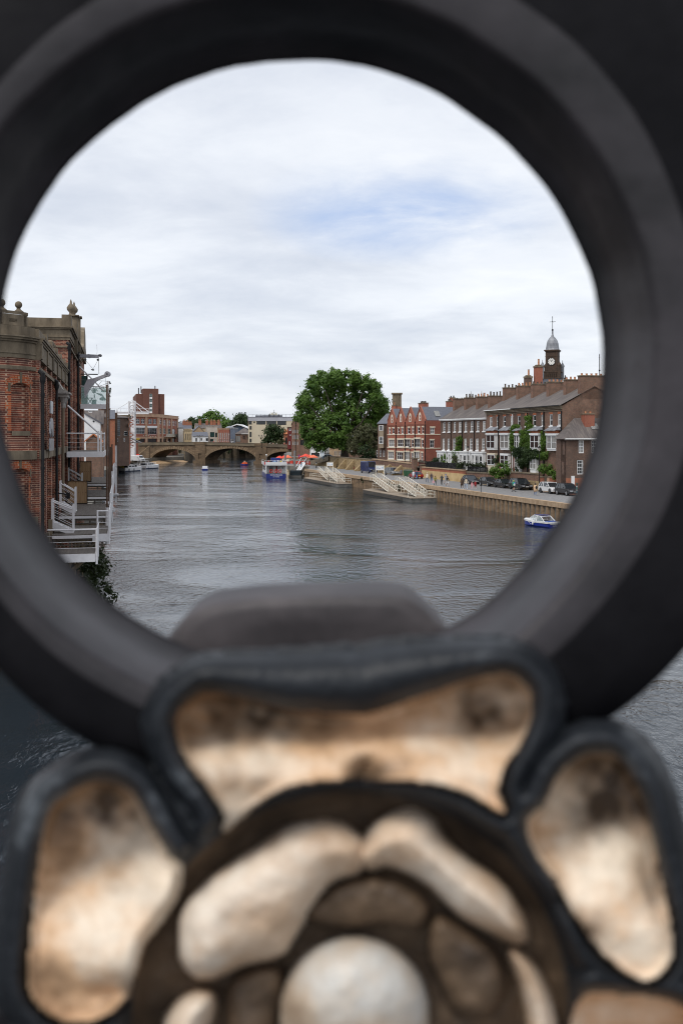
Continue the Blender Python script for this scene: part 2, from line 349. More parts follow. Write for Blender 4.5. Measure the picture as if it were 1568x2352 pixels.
tilt=[sm(gy,1590,1800),sm(gy,1830,2230),sm(gy,1760,2180),sm(gy,2300,2600),sm(gy,2420,2700)]
for k,d in enumerate(dp_):
    hp=.0005+.0250*tilt[k]+.0007*NZ
    if k==0: hp+= -.0075*gau(478,1650,80,60)-.0065*gau(1125,1615,85,62)+.0025*gau(905,1712,110,70)-.004*gau(690,1660,90,40)-.011*gau(838,1772,30,34)
    if k==1: hp+= -.0045*gau(230,1880,110)+.003*gau(190,2190,110)-.004*gau(250,2280,60,30)
    if k==2: hp+= -.0045*gau(1390,1810,100)+.003*gau(1450,2120,90)-.0035*gau(1490,1960,40,140)
    hp-= .010*(1-sm(-d,0,26))*(1-outer)
    H=np.where(d<0,hp+.004*np.exp(-(d/10)**2),H)
H-= .006*gau(1330,2075,90,26)*(dmin>0)
for d in dl_: H=np.where(d<0,np.maximum(H,.007+.008*np.sqrt(np.clip(1-(1+np.clip(d,-40,0)/40)**2,0,1))+.002*NZ),H)
for k,d in enumerate(di_):
    hp=.007+.0165*np.sqrt(np.clip(1-(1+np.clip(d,-84,0)/84)**2,0,1))+.0005*NZ+.004*np.clip((gy-1950)/260,-.4,1)*(k<2)
    H=np.where(d<0,np.maximum(H,hp),H)
db=np.hypot((gx-812)/172,(gy-2330)/178); H=np.where(db<1,np.maximum(H,.008+.0235*np.sqrt(np.clip(1-db*db,0,1))+.0007*NZ),H)
H+=.0003*np.array([[noise.noise(Vector((x*.07,y*.07,7.5))) for x in gx[0]] for y in gy[:,0]])
cls=np.full(gx.shape,-1)                                            # -1 nothing, 0 groove, 10+ rim, 20+ petal, 30+ inner, 40 boss, 50+ leaflet
cls[(r_<560)]=0; m_=(outer>.35)&((dmin<wr*1.02)|web); cls[m_]=10+near[m_]
for k,d in enumerate(dp_): cls[d<0]=20+k
for k,d in enumerate(dl_): cls[(d<0)&(cls<20)]=50+k
for k,d in enumerate(di_): cls[d<0]=30+k
cls[db<1]=40
H=np.where(cls<0,-.012,np.maximum(H,-.0042))
Yg=.3365-H; PX=(gx-CX)/F*Yg; PZ=(HY-gy)/F*Yg
ny,nx=gx.shape
fc=np.maximum(np.maximum(cls[:-1,:-1],cls[1:,:-1]),np.maximum(cls[:-1,1:],cls[1:,1:])); fc=np.where((fc>=10)&(fc<20)&(np.minimum(np.minimum(cls[:-1,:-1],cls[1:,:-1]),np.minimum(cls[:-1,1:],cls[1:,1:]))<0),fc,cls[:-1,:-1].clip(-1)*0+fc)
STAIN_SHADE=.75*gau(478,1650,120,75)+.7*gau(1120,1620,115,75)+.55*gau(640,1650,110,45)+.8*gau(235,1870,105,95)+.8*gau(1400,1820,90,110)+.5*gau(1500,2000,45,170)+.6*gau(838,1785,60,40)+.45*gau(560,2100,120,40)+.35*gau(290,2290,90,40)+.4*gau(1350,2130,80,50)+.3*gau(560,1800,80,60)+.55*gau(640,1925,150,30)+.5*gau(1010,1915,90,40)+.4*gau(450,2080,40,90)+.45*gau(1180,2090,50,60)+.25*gau(812,2200,120,50)  # brown patina and painted shade in the upper lobes and petal tops
STAIN_SHADE=np.clip(STAIN_SHADE*(1+1.1*NZ)+.16*NZ,0,1)
bk=None
def piece(name,code,mat,parent):
    js,is_=np.nonzero(fc==code); ids={}; vs=[]; fs=[]
    def v(j,i):
        if (j,i) not in ids: ids[(j,i)]=len(vs); vs.append((PX[j,i],Yg[j,i]-.34,PZ[j,i]))
        return ids[(j,i)]
    for j,i in zip(js,is_): fs.append((v(j,i),v(j+1,i),v(j+1,i+1),v(j,i+1)))
    if not fs: return None
    mb=MB(); mb.add(vs,fs); o=mb.build(name,mat,parent,True); at_=o.data.attributes.new('patina_shade','FLOAT','POINT'); at_.data.foreach_set('value',[float(STAIN_SHADE[j,i]) for (j,i) in ids]); return o
lfm=M('dull_ochre_paint',(.035,.022,.013),(.14,.09,.052),38.,.65,.0006,120.)
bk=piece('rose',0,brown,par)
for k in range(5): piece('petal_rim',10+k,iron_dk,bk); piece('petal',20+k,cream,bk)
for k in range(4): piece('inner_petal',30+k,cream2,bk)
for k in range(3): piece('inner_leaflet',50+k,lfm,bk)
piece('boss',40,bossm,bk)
# the same rose on the river side of the lattice: the head of its top petal shows over this one
brose=MB()
o=smoothline([(358,1535),(385,1465),(450,1400),(560,1377),(700,1370),(850,1368),(940,1374),(1000,1420),(1032,1462),(1000,1560),(700,1600),(420,1590)],8)
n_=len(o); cen=(700,1520); vs=[];fs=[]
prof=[(.0,.470,1.),(.0,.4325,.985),(.04,.4285,1.),(.16,.4270,1.),(.45,.4290,1.),(.9,.430,1.)]
for t,Y,k in prof:
    for x,y in o: 
        q=W((cen[0]+(x-cen[0])*(1-t),cen[1]+(y-cen[1])*(1-t)),.43)-PO; q.y=Y-.34; vs.append(q)
for i in range(len(prof)-1):
    for k in range(n_):
        j=(k+1)%n_; fs.append((i*n_+k,i*n_+j,(i+1)*n_+j,(i+1)*n_+k))
brose.add(vs,fs); brose.build('river_side_rose',M('sky_lit_rose_paint',(.05,.044,.047),(.11,.096,.10),18.,.6,.0006,70.),par,True)  # dark paint given a lighter colour for the skylight on the petal head
# the footway the parapet stands on
mb=MB(); mb.box(-60,60,-9.,.5,8.6,9.0); tag(mb.build('bridge_footway',M('paving_grey',(.09,.09,.09),(.14,.135,.13),2.,.9)),kind='structure')
# ================= water, ground =================
def watermat():
    m,n,l,b=nt('river_water'); b.inputs['Base Color'].default_value=(.014,.020,.026,1); b.inputs['Roughness'].default_value=.035; b.inputs['IOR'].default_value=1.333
    tc=n.new('ShaderNodeTexCoord')
    def lay(sc,rot,det=3,dist=.4):
        mp=n.new('ShaderNodeMapping'); mp.inputs['Scale'].default_value=sc; mp.inputs['Rotation'].default_value=(0,0,rot); l.new(tc.outputs['Object'],mp.inputs[0])
        x=noiseN(n,l,mp.outputs[0],1.,det,.55); x.inputs['Distortion'].default_value=dist; return x.outputs['Fac']
    def mt(op,a,b_=None):
        x=n.new('ShaderNodeMath'); x.operation=op
        for i,v in enumerate((a,b_)):
            if v is None: continue
            if isinstance(v,(int,float)): x.inputs[i].default_value=v
            else: l.new(v,x.inputs[i])
        return x.outputs[0]
    a=lay((1.25,.62,1),.15,3); c=lay((2.9,1.5,1),-.12,3); d=lay((8.,5.,1),.1,3); g=lay((.035,.055,1),.3,4,1.2)
    amp=ramp(n,l,g,[(.38,(.22,)*3),(.58,(1.,)*3)]).outputs[0]
    h=mt('ADD',mt('MULTIPLY',a,.50),mt('ADD',mt('MULTIPLY',c,.42),mt('MULTIPLY',d,.09)))
    h=mt('MULTIPLY',h,amp)
    bp=n.new('ShaderNodeBump'); bp.inputs['Strength'].default_value=1.; bp.inputs['Distance'].default_value=.235
    l.new(h,bp.inputs['Height']); l.new(bp.outputs[0],b.inputs['Normal']); return m
mb=MB(); mb.quad((-700,2,0),(500,2,0),(500,900,0),(-700,900,0)); tag(mb.build('river',watermat()),kind='structure')
land=M('earth_ground',(.10,.095,.08),(.19,.175,.15),.3,.95)
LBX=lambda Y:-14.1-.2204*(Y-46.8)            # left bank line (warehouse front)
lb=[(-3000,43.),(-17.5,45.5)]+[(LBX(Y)-.6,Y) for Y in (47.5,104)]+[(-36,150),(-48.5,186),(-58,240),(-68.5,306),(-72,340),(-77,403),(-69,436),(-70,470),(-84,520),(-160,600),(-3000,760)]
rb=[(qlx(Y)+.2,Y) for Y in (2,40,120,256)]+[(-8.5,262),(-9,275),(-17,290),(-20.5,300),(-20,345),(-21,384),(-25,430),(-38,515),(-115,524),(-150,570),(-3000,900),(-3000,9000),(4000,9000),(4000,-400),(60.1,-400)]
def sheet(name,poly,z,m,dp=4.):
    mb=MB(); n_=len(poly); mb.add([(x,y,z) for x,y in poly]+[(x,y,z-dp) for x,y in poly],[tuple(range(n_))]+[(i,(i+1)%n_,(i+1)%n_+n_,i+n_) for i in range(n_)])
    o=mb.build(name,m); tag(o,kind='structure'); return o
sheet('ground',lb,2.2,land)
sheet('ground',[(x,y) for x,y in rb],2.40,land)
# ================= materials for the town =================
bk_wh=brick('warehouse_brick',(.29,.08,.045),(.10,.05,.042),(.50,.33,.23),.27,.1,.014,(.42,.40,.42),vsc=1.1,vp=(.38,.6))
bk_or=brick('orange_rubbed_brick',(.48,.125,.045),(.34,.085,.035),(.42,.26,.17),.12,.1,.01,(.75,.7,.7))
bk_dark=brick('brown_town_brick',(.155,.085,.06),(.085,.055,.045),(.19,.145,.115),.24,.08,.012,(.62,.6,.6),vsc=.5)
bk_red=brick('red_villa_brick',(.37,.115,.07),(.27,.085,.055),(.30,.165,.12),.24,.08,.01,(.8,.78,.78),vsc=.5)
bk_org=brick('orange_wall_brick',(.44,.12,.05),(.28,.085,.05),(.30,.2,.14),.24,.08,.012,(.7,.68,.66),vsc=.5)
bk_mix=brick('old_mixed_brick',(.25,.11,.07),(.13,.08,.06),(.25,.19,.145),.24,.08,.014,(.55,.55,.55),vsc=.9)
stone=M('weathered_sandstone',(.085,.065,.042),(.24,.19,.13),1.3,.9,.006,9.,p=(.3,.7),stretch=(1,1,.45))
stone_y=M('yellow_limestone',(.36,.27,.155),(.55,.44,.28),.8,.9,.003,6.)
coping=M('tan_coping_stone',(.29,.195,.115),(.44,.32,.21),1.4,.9,.004,9.)
lime=brick('magnesian_limestone',(.43,.32,.17),(.30,.22,.125),(.24,.18,.11),.62,.3,.02,(.55,.52,.5),vsc=.7)
slate=M('blue_slate',(.075,.08,.10),(.135,.14,.165),5.,.55,.01,30.,stretch=(.5,.5,3))
slate_br=M('brown_weathered_slate',(.055,.046,.044),(.115,.097,.09),1.0,.85,.01,12.,stretch=(2.2,.35,.35),c3=(.21,.18,.145),p=(.3,.78))
white=M('white_gloss_paint',(.70,.70,.69),(.80,.80,.80),.7,.45)
steel_w=M('white_painted_steel',(.56,.545,.55),(.72,.71,.72),1.1,.45,p=(.25,.6))
creamp=M('cream_window_paint',(.60,.52,.38),(.72,.64,.5),1.,.6)
black=M('black_cast_iron',(.007,.007,.008),(.016,.016,.017),3.,.6,spec=.25)
lead=M('lead_sheet',(.13,.135,.15),(.26,.27,.29),1.5,.45,stretch=(1,1,.4))
timber=M('weathered_timber',(.055,.045,.035),(.13,.11,.09),3.,.85,.004,20.,stretch=(3,3,.3))
rusty=M('rust_brown_pile',(.050,.028,.018),(.125,.07,.042),2.,.8,.006,20.,stretch=(2,2,.35))
ply=M('plywood_board',(.27,.17,.085),(.40,.27,.15),3.,.7,stretch=(4,4,.4))
deckm=M('brown_deck_boards',(.075,.062,.052),(.145,.125,.105),2.2,.8,.006,22.,stretch=(.3,6,1))
galv=M('galvanised_sheet',(.22,.24,.27),(.62,.64,.68),2.,.32,.01,6.,metal=.7,stretch=(6,6,.6))
potm=M('terracotta_pot',(.36,.13,.06),(.50,.25,.13),3.,.85)
potd=M('sooty_pot',(.03,.03,.03),(.13,.095,.07),2.,.85)
def glass(name,c,rough=.08): return M(name,c,None,1,rough,spec=.6)
gl_d=glass('dark_window_glass',(.018,.02,.023)); gl_c=M('window_glass_over_curtain',(.13,.13,.125),(.33,.32,.30),1.8,.12,spec=.6,stretch=(4,4,.15)); gl_g=glass('green_window_glass',(.03,.07,.065))
gl_t,_n,_l,_b=nt('green_tinted_glass'); _b.inputs['Base Color'].default_value=(.62,.88,.82,1); _b.inputs['Roughness'].default_value=.03; _b.inputs['Alpha'].default_value=.36
lf_plane=leafmat('plane_leaves',(.035,.085,.016),(.125,.215,.036),.25,(.19,.255,.05))
lf_dark=leafmat('dark_leaves',(.014,.032,.012),(.045,.075,.022),.4,(.07,.10,.03))
lf_ivy=leafmat('ivy_leaves',(.04,.09,.014),(.13,.22,.03),.9,(.18,.26,.05))
lf_lime=leafmat('lime_shrub_leaves',(.035,.085,.014),(.13,.22,.035),1.2,(.20,.30,.06))
lf_olive=leafmat('grey_olive_leaves',(.045,.05,.022),(.115,.12,.055),.6,(.15,.15,.08))
lf_bank=leafmat('bank_scrub_leaves',(.012,.024,.008),(.045,.062,.022),.8,(.08,.085,.035))
bark=M('dark_bark',(.022,.016,.011),(.06,.045,.032),1.5,.9,.03,5.,stretch=(2,2,.4))
def leaves(mb,lobes,n,size,rnd,fill=.55,flat=.0):
    """n leaf clusters over a set of ellipsoidal lobes (centre, radii)"""
    wts=[r.x*r.y+r.y*r.z+r.x*r.z for c,r in lobes]; tot=sum(wts)
    V=[];FF=[]
    for (c,r),w in zip(lobes,wts):
        m=max(3,int(n*w/tot/26)); 
        for _ in range(m):
            d=Vector((rnd.gauss(0,1),rnd.gauss(0,1),rnd.gauss(0,1))).normalized()
            k=fill+(1-fill)*rnd.random()**.6
            if rnd.random()<.1: k*=1.12
            cc=c+Vector((d.x*r.x,d.y*r.y,d.z*r.z))*k
            sr=size*rnd.uniform(1.5,3.2)
            for _ in range(26):
                e=Vector((rnd.gauss(0,1),rnd.gauss(0,1),rnd.gauss(0,.8)))*sr*.55
                p=cc+e; nn=(e.normalized()*.7+d*.7+Vector((rnd.uniform(-1,1),rnd.uniform(-1,1),rnd.uniform(-.3,1)))*.8)
                if nn.length<1e-4: nn=Vector((0,0,1))
                nn.normalize(); u=nn.orthogonal().normalized(); v=nn.cross(u); a=rnd.uniform(0,PI); ca,sa=math.cos(a),math.sin(a)
                u,v=u*ca+v*sa,v*ca-u*sa; s=size*rnd.uniform(.6,1.25); q=.62
                b=len(V); V+=[p-u*s,p-v*s*q,p+u*s,p+v*s*q]; FF.append((b,b+1,b+2,b+3))
    mb.add(V,FF)
def tree(name,label,cat,base,lobes,n,size,leafm,trunk_r,seed,limbs=6,group=None,zsplit=None,part='crown'):
    rnd=random.Random(seed); base=Vector(base); t=thing(name,label,cat,base,0,group)
    lb_=[(c-base,r) for c,r in lobes]
    mb=MB(); leaves(mb,lb_,n,size,rnd); mb.build(part,leafm,t)
    if trunk_r:
        mb=MB(); zs=sum(c.z for c,r in lb_)/len(lb_); cx=sum(c.x for c,r in lb_)/len(lb_)
        zf=zsplit or min(c.z-r.z for c,r in lb_)+.15*zs
        mb.tube([(0,0,-.3),(.1*trunk_r,0,zf*.4),(cx*.12,0,zf),(cx*.3,0,zs)],[trunk_r*1.25,trunk_r,trunk_r*.85,trunk_r*.3],10)
        for c,r in rnd.sample(lb_,min(limbs,len(lb_))):
            s_=Vector((cx*.12,0,zf*rnd.uniform(.8,1.05))); mid=s_.lerp(c,.5)+Vector((0,0,-.08*c.length))
            mb.tube([s_,mid,c],[trunk_r*.45,trunk_r*.26,trunk_r*.07],7)
        mb.build('trunk',bark,t,True)
    return t
def plobes(pts,Y,dy=.8):
    """ellipsoids seen at pixels (x,y) with half sizes (rx,ry) at distance Y"""
    k=Y/F; out=[]
    for x,y,rx,ry,*o in pts:
        out.append((W((x,y),Y+(o[0] if o else 0.)),Vector((rx*k,(rx+ry)*.5*k*dy,ry*k))))
    return out
# windows: one mesh per size and kind, shared by all copies
WC={}
def window(parent,s0,s1,z0,z1,y=.06,kind='sash',fm=None,pane=None,proud=0.,sill=None):
    fm=fm or white; w=round(s1-s0,2); h=round(z1-z0,2)
    pane=pane or (gl_d if R.random()<.62 else gl_c)
    key=(w,h,kind,fm.name,bool(sill))
    if key not in WC:
        mb=MB(); t=min(.1,w*.13); d=.07
        mb.box(0,t,0,d,0,h); mb.box(w-t,w,0,d,0,h); mb.box(t,w-t,0,d,h-t,h); mb.box(t,w-t,-.01,d,0,t*1.2)
        b=t*.5
        def vb(n,z0,z1,tt=b):
            for i in range(1,n): mb.box(w*i/n-tt/2,w*i/n+tt/2,.004,d-.006,z0,z1)
        if kind in('sash','sash2','sash6'):
            mb.box(t,w-t,-.012,d-.004,h/2-b*.8,h/2+b*.8)
            if kind=='sash2': vb(2,t*1.2,h-t)
            if kind=='sash6':
                vb(3,t*1.2,h-t,b*.7)
                for q in (.25,.75): mb.box(t,w-t,.006,d-.01,h*q-b*.4,h*q+b*.4)
        elif kind=='cross': mb.box(t,w-t,-.01,d-.003,h*.62-b,h*.62+b); vb(2,t*1.2,h-t,b*2)
        elif kind=='bay3': vb(3,t*1.2,h-t,b*2.6); mb.box(t,w-t,-.01,d-.003,h*.5-b*.7,h*.5+b*.7)
        elif kind=='bay2': vb(2,t*1.2,h-t,b*3.2); mb.box(t,w-t,-.01,d-.003,h*.5-b*.7,h*.5+b*.7)
        elif kind.startswith('grid'):
            a,c=kind[4:].split('x'); vb(int(a),t*1.2,h-t)
            for i in range(1,int(c)): mb.box(t,w-t,.002,d-.009,h*i/int(c)-b/2,h*i/int(c)+b/2)
        if sill: mb.box(-.12,w+.12,-.16,.05,-.2,-.003)
        me=mb.mesh('window',fm)
        m2=MB(); m2.quad((t*.6,d*.6,t*.6),(w-t*.6,d*.6,t*.6),(w-t*.6,d*.6,h-t*.6),(t*.6,d*.6,h-t*.6)); WC[key]=(me,m2)
    me,m2=WC[key]; k2=(key,pane.name)
    if k2 not in WC: WC[k2]=m2.mesh('pane',pane)
    o=inst('window',me,parent,(s0,y,z0)); inst('pane',WC[k2],o); return o
def chimney(parent,x,y,z0,z1,w,d,m,pots=0,pm=None,pw=.13,ph=.6,name='chimney'):
    mb=MB(); mb.box(x-w/2,x+w/2,y-d/2,y+d/2,z0,z1); mb.m=1; mb.box(x-w/2-.08,x+w/2+.08,y-d/2-.08,y+d/2+.08,z1+.002,z1+.16)
    o=mb.build(name,[m,stone],parent)
    for i in range(pots):
        f=(i+.5)/pots-.5; px,py=(x+f*w,y) if w>=d else (x,y+f*d)
        mb=MB(); h=ph*R.uniform(.75,1.2); mb.lathe((px,py,z1+.15),[(pw*.9,0),(pw,h*.15),(pw*.8,h*.8),(pw*1.05,h*.86),(pw*1.05,h)],8); mb.build('chimney_pot',pm or potm,o)
    return o
# ================= left bank: the bonded warehouse =================
FL=Fr((-14.39,46.735),(-14.39-.2152*60,46.735+.9766*60))
wh=thing('warehouse','old red brick riverside warehouse with rounded stone topped corner and ball finials','warehouse',(FL.o.x,FL.o.y,0),FL.ang)
# the rounded corner bay as a bent wall: distance t along it counted back from the corner
cur=[(0,0),(-.55,.25),(-1.0,.62),(-1.38,1.1),(-1.68,1.65),(-1.9,2.25),(-2.05,2.9),(-2.15,3.6),(-2.2,7.)]
cl=[0.]
for a,b in zip(cur,cur[1:]): cl.append(cl[-1]+math.dist(a,b))
def cmap(t,dp,z):
    t=-t
    for i in range(len(cur)-1):
        if t<=cl[i+1]+1e-6 or i==len(cur)-2: break
    a,b=Vector(cur[i]),Vector(cur[i+1]); u=(b-a).normalized(); nn=Vector((-u.y,u.x))   # inward = away from the camera
    if nn.x<0: nn=-nn
    p=a+u*(t-cl[i])+nn*dp; return (p.x,p.y,z)
def tpx(x):            # bend distance under pixel column x
    best=None
    for i in range(160):
        t=i*.03; p=cmap(-t,0,0); q=FL.loc(p[0],0,p[1]); px=CX+F*q.x/q.y
        if best is None or abs(px-x)<best[0]: best=(abs(px-x),t)
    return best[1]
def zc_(p,Y=45.6): return CZ+(HY-p[1])/F*Y
n1=(-tpx(r1(145,0)[0]),-tpx(r1(362,0)[0])); n2=(-tpx(r2(130,0)[0]),-tpx(r2(362,0)[0]))
zs1=(zc_(r1(0,1800)),zc_(r1(0,1235))); zs2=(zc_(r2(0,1190)),zc_(r2(0,590)))
cc=[-q for q in cl]+[-i*.25 for i in range(40)]
H1=[(min(n1),max(n1),zs1[0],zs1[1]+.13),(min(n2),max(n2),zs2[0],zs2[1]+.13)]
mb=MB(); mb.wall(-cl[-1],0,6.5,14.2,H1,0,.22,True,cmap,cc); mb.build('corner_bay',bk_wh,wh); mb=MB(); mb.wall(-cl[-1],.05,-.5,6.5,[],-.12,.1,False,cmap,cc); mb.build('plinth_wall',brick('mossy_plinth_brick',(.06,.045,.032),(.035,.032,.025),(.07,.06,.05),.27,.1,.014),wh)
def band(mb,z0,z1,pr,t0=-cl[-1],t1=0.):
    xs=sorted({round(c,3) for c in cc if t0<c<t1}|{t0,t1}); 
    for a,b in zip(xs,xs[1:]):
        P_=[cmap(a,-pr,z0),cmap(b,-pr,z0),cmap(b,.1,z0),cmap(a,.1,z0),cmap(a,-pr,z1),cmap(b,-pr,z1),cmap(b,.1,z1),cmap(a,.1,z1)]
        mb.add(P_,[(0,3,2,1),(4,5,6,7),(0,1,5,4),(2,3,7,6)])
for z0,z1,pr in ((6.42,6.78,.2),(9.48,9.88,.14),(13.62,13.78,.1),(14.15,14.9,.05),(14.35,14.42,.09),(14.9,15.0,.14),(15.0,15.1,.26),(15.1,15.17,.34),(15.17,15.62,.02)): mb=MB(); band(mb,z0,z1,pr); mb.build('stone_band',stone,wh)
for (a,b),z in ((n1,zs1),(n2,zs2)): pass
a,b=-tpx(r1(135,0)[0]),-tpx(r1(362,0)[0]); mb=MB(); band(mb,zs1[0]-.22,zs1[0]-.001,.1,min(a,b),max(a,b)); mb.build('window_sill',stone,wh)
def arch(t0,t1,z,rise,ring):
    mb=MB(); w=t1-t0; n_=13; rad=(w*w/4+rise*rise)/(2*rise); zc0=z+rise-rad; a0=math.asin(w/2/rad); tm=(t0+t1)/2
    for i in range(n_):
        aa=-a0*1.25+2.5*a0*i/n_; ab=-a0*1.25+2.5*a0*(i+1)/n_-.012
        mb.m=1 if i==n_//2 else 0; rr=rad+ring+(.12 if mb.m else 0.); pr=-.05 if mb.m else -.028
        c_=[]
        for ang in (aa,ab):
            for q in (rad,rr): c_.append((tm+q*math.sin(ang),zc0+q*math.cos(ang)))
        P0=[cmap(x,pr,zz) for x,zz in c_]; P1=[cmap(x,.2,zz) for x,zz in c_]
        mb.add(P0+P1,[(0,2,3,1),(0,1,5,4),(2,6,7,3),(1,3,7,5),(0,4,6,2)])
    for sx in (t0-.16,t1+.04):
        mb.m=1; band(mb,z-.25,z+.12,.035,sx,sx+.13)
    mb.build('arch_head',[bk_or,stone],wh)
arch(min(n1)-.02,max(n1)+.02,zs1[1],.16,.36); arch(min(n2)-.02,max(n2)+.02,zs2[1],.16,.34)
for (a,b),z in ((n1,zs1),(n2,zs2)):
    for sx,w_ in ((min(a,b),-.2),(max(a,b),.12)):
        mb=MB()
        for k in range(int((z[1]-z[0])/.33)):
            w=w_*(1.+.5*(k%2)); band(mb,z[0]+k*.33+.02,z[0]+k*.33+.31,.012,min(sx,sx+w),max(sx,sx+w)-.004)
        mb.build('brick_jamb',bk_or,wh)
# river front, lower block
S1=25.2; S2=47.5
holes=[]
for i in range(6):
    s=1.55+i*4.1
    holes+=[(s,s+1.5,10.3,13.2),(s,s+1.5,6.9,9.3),(s,s+1.5,3.4,6.0)]
mb=MB(); mb.wall(0,S1,-.5,14.2,holes,0.,.35,False)
for i in range(7):
    s=-.02+i*4.1; mb.box(s,s+.75,-.22,-.001,-.5,14.15)
    if i<6: mb.box(s+1.25,s+1.5,-.1,-.002,9.9,14.1); mb.box(s+3.15,s+3.4,-.1,-.002,9.9,14.1)
mb.wall(0,10.,14.2,14.9,[],6.,.1)
mb.build('river_wall',bk_wh,wh)
for h in holes: window(wh,*h,y=.28,kind='grid3x4',fm=timber,pane=gl_d)
mb=MB()
for z0,z1,pr in ((9.48,9.88,.34),(13.62,13.78,.3),(14.15,14.9,.27),(14.9,15.0,.33),(15.0,15.1,.38),(15.1,15.17,.44),(15.17,15.6,.2)):
    mb.box(.002,S1-.002,-pr,.3,z0+.001,z1)
for i in range(7):
    s=-.02+i*4.1; mb.box(s+.02,s+.73,-.39,-.33,9.46,9.9); mb.box(s+.05,s+.7,-.34,-.275,14.2,14.88)
    if i: mb.box(s,s+.8,-.28,.32,15.2,15.78)
for i in range(4): s=1.2+i*2.; mb.box(s,s+.5,-.45,-.26,1.2,5.2+.5*i)
mb.build('stone_cornice',stone,wh)
def finial(s,y,z,r,kind='ball_finial',ped=0.):
    mb=MB()
    if ped: mb.box(s-r*1.7,s+r*1.7,y-r*1.7,y+r*1.7,z-ped,z); mb.box(s-r*2.1,s+r*2.1,y-r*2.1,y+r*2.1,z+.001,z+.12); z+=.12
    if kind=='ball_finial': mb.lathe((s,y,z),[(r*1.5,0),(r*1.3,r*.4),(r*.6,r*.9),(r*.5,r*1.2),(r*.62,r*1.3)],12); mb.sph((s,y,z+r*2.2),r,n=14)
    else: mb.lathe((s,y,z),[(r*.9,0),(r*.45,r*.4),(r*.4,r*.8),(r*.95,r*1.4),(r*1.05,r*2.),(r*.7,r*2.6),(r*.3,r*3.1),(r*.22,r*3.7),(r*.05,r*4.2)],12)
    mb.build(kind,stone,wh,True)
# stone attic panel over the corner, with two balls
mb=MB(); band(mb,15.64,16.15,-.25,-5.,-.55); 
for ta_,tb_ in ((-.75,-.45),(-2.2,-1.95),(-3.6,-3.3)): band(mb,15.63,16.2,-.2,ta_,tb_)
band(mb,16.16,16.3,-.12,-5.2,-.4); band(mb,15.78,15.95,-.17,-1.6,-1.05); mb.build('attic_panel',stone,wh)
for x in (57.7,12.3):
    t=tpx(x); p=cmap(-t,.4,0); finial(p[0],p[1],16.28,.17)
for s in (13.6,15.2): finial(s,.2,15.6,.24,ped=.0)
mb=MB(); mb.prismx([(2.2,14.9),(8.,17.6),(14.,14.9)],1.,S1-.1); mb.build('slate_roof',slate,wh)
mb=MB(); mb.box(.5,S1-.05,.35,14.2,14.7,14.88); mb.box(-1.85,.49,3.4,14.2,14.7,14.88); mb.build('flat_roof',lead,wh)
mb=MB(); mb.box(-2.2,-1.9,7.01,14.2,-.5,15.4); mb.box(-1.89,S2,14.,14.3,-.5,15.4); mb.build('land_wall',bk_wh,wh)
# upper block
mb=MB()
hol2=[(S1+2+i*3.2,S1+3.4+i*3.2,z,z+2.6) for i in range(6) for z in (14.2,10.6,7.,3.4)]
mb.wall(S1,S2,-.5,17.5,hol2,-.05,.3)
mb.add([(S1,-.05,14.9),(S1,12,14.9),(S1,12,17.5),(S1,-.05,17.5),(S1,-.05,-.5),(S1,12,-.5)],[(0,3,2,1),(0,1,5,4)])
mb.add([(S2,-.05,-.5),(S2,12,-.5),(S2,12,17.5),(S2,-.05,17.5)],[(0,1,2,3)])
for i in range(5): s=S1+.0+i*5.; mb.box(s+.003,s+.9,-.28,-.052,-.5,17.48)
mb.build('upper_wall',bk_wh,wh)
for h in hol2: window(wh,*h,y=.2,kind='grid3x4',fm=timber,pane=gl_d)
mb=MB()
for z0,z1,pr in ((16.95,17.07,.1),(17.5,18.25,.06),(17.68,17.74,.12),(18.25,18.36,.18),(18.36,18.45,.3),(18.45,19.05,.03)):
    mb.box(S1-pr,S2+pr,-.3-pr,.3,z0+.001,z1); mb.box(S1-pr,S1+.3,.3,12.,z0+.001,z1)
mb.box(S1-.1,S1+2,-.45,.2,18.46,19.3)
mb.build('upper_cornice',stone,wh)
mb=MB(); mb.box(S1+.4,S2-.1,.4,12.,18.3,18.6); mb.build('upper_roof',slate,wh)
for px,top,bot in ((177.6,690,735),(170.8,711,733)):
    s,z=FL.sz((px,bot),-.3)
    finial(s,-.05,zat(bot+4,FL.loc(s).y)+.3,.31,'urn_finial',ped=2.9)
# the far gabled bay with a curved stone top
S3=55.
mb=MB(); mb.wall(S2+.01,S3,-.5,18.,[(S2+1.5+i*2.4,S2+2.9+i*2.4,z,z+2.6) for i in range(3) for z in (14.2,10.6,7.,3.4)],-.3,.3)
mb.add([(S3,-.3,-.5),(S3,10,-.5),(S3,10,18),(S3,-.3,18)],[(0,1,2,3)]); mb.build('gable_bay',bk_wh,wh)
gp=[(S2+.0,17.9),(S2+.2,19.),(S2+1.2,19.4),(S2+1.8,20.6),(S2+3.6,21.2),(S2+5.4,20.6),(S2+6.,19.4),(S2+7.2,19.),(S3+.1,17.9)]
mb=MB(); mb.prism(gp,-.5,.1); mb.build('gable_top',stone,wh)
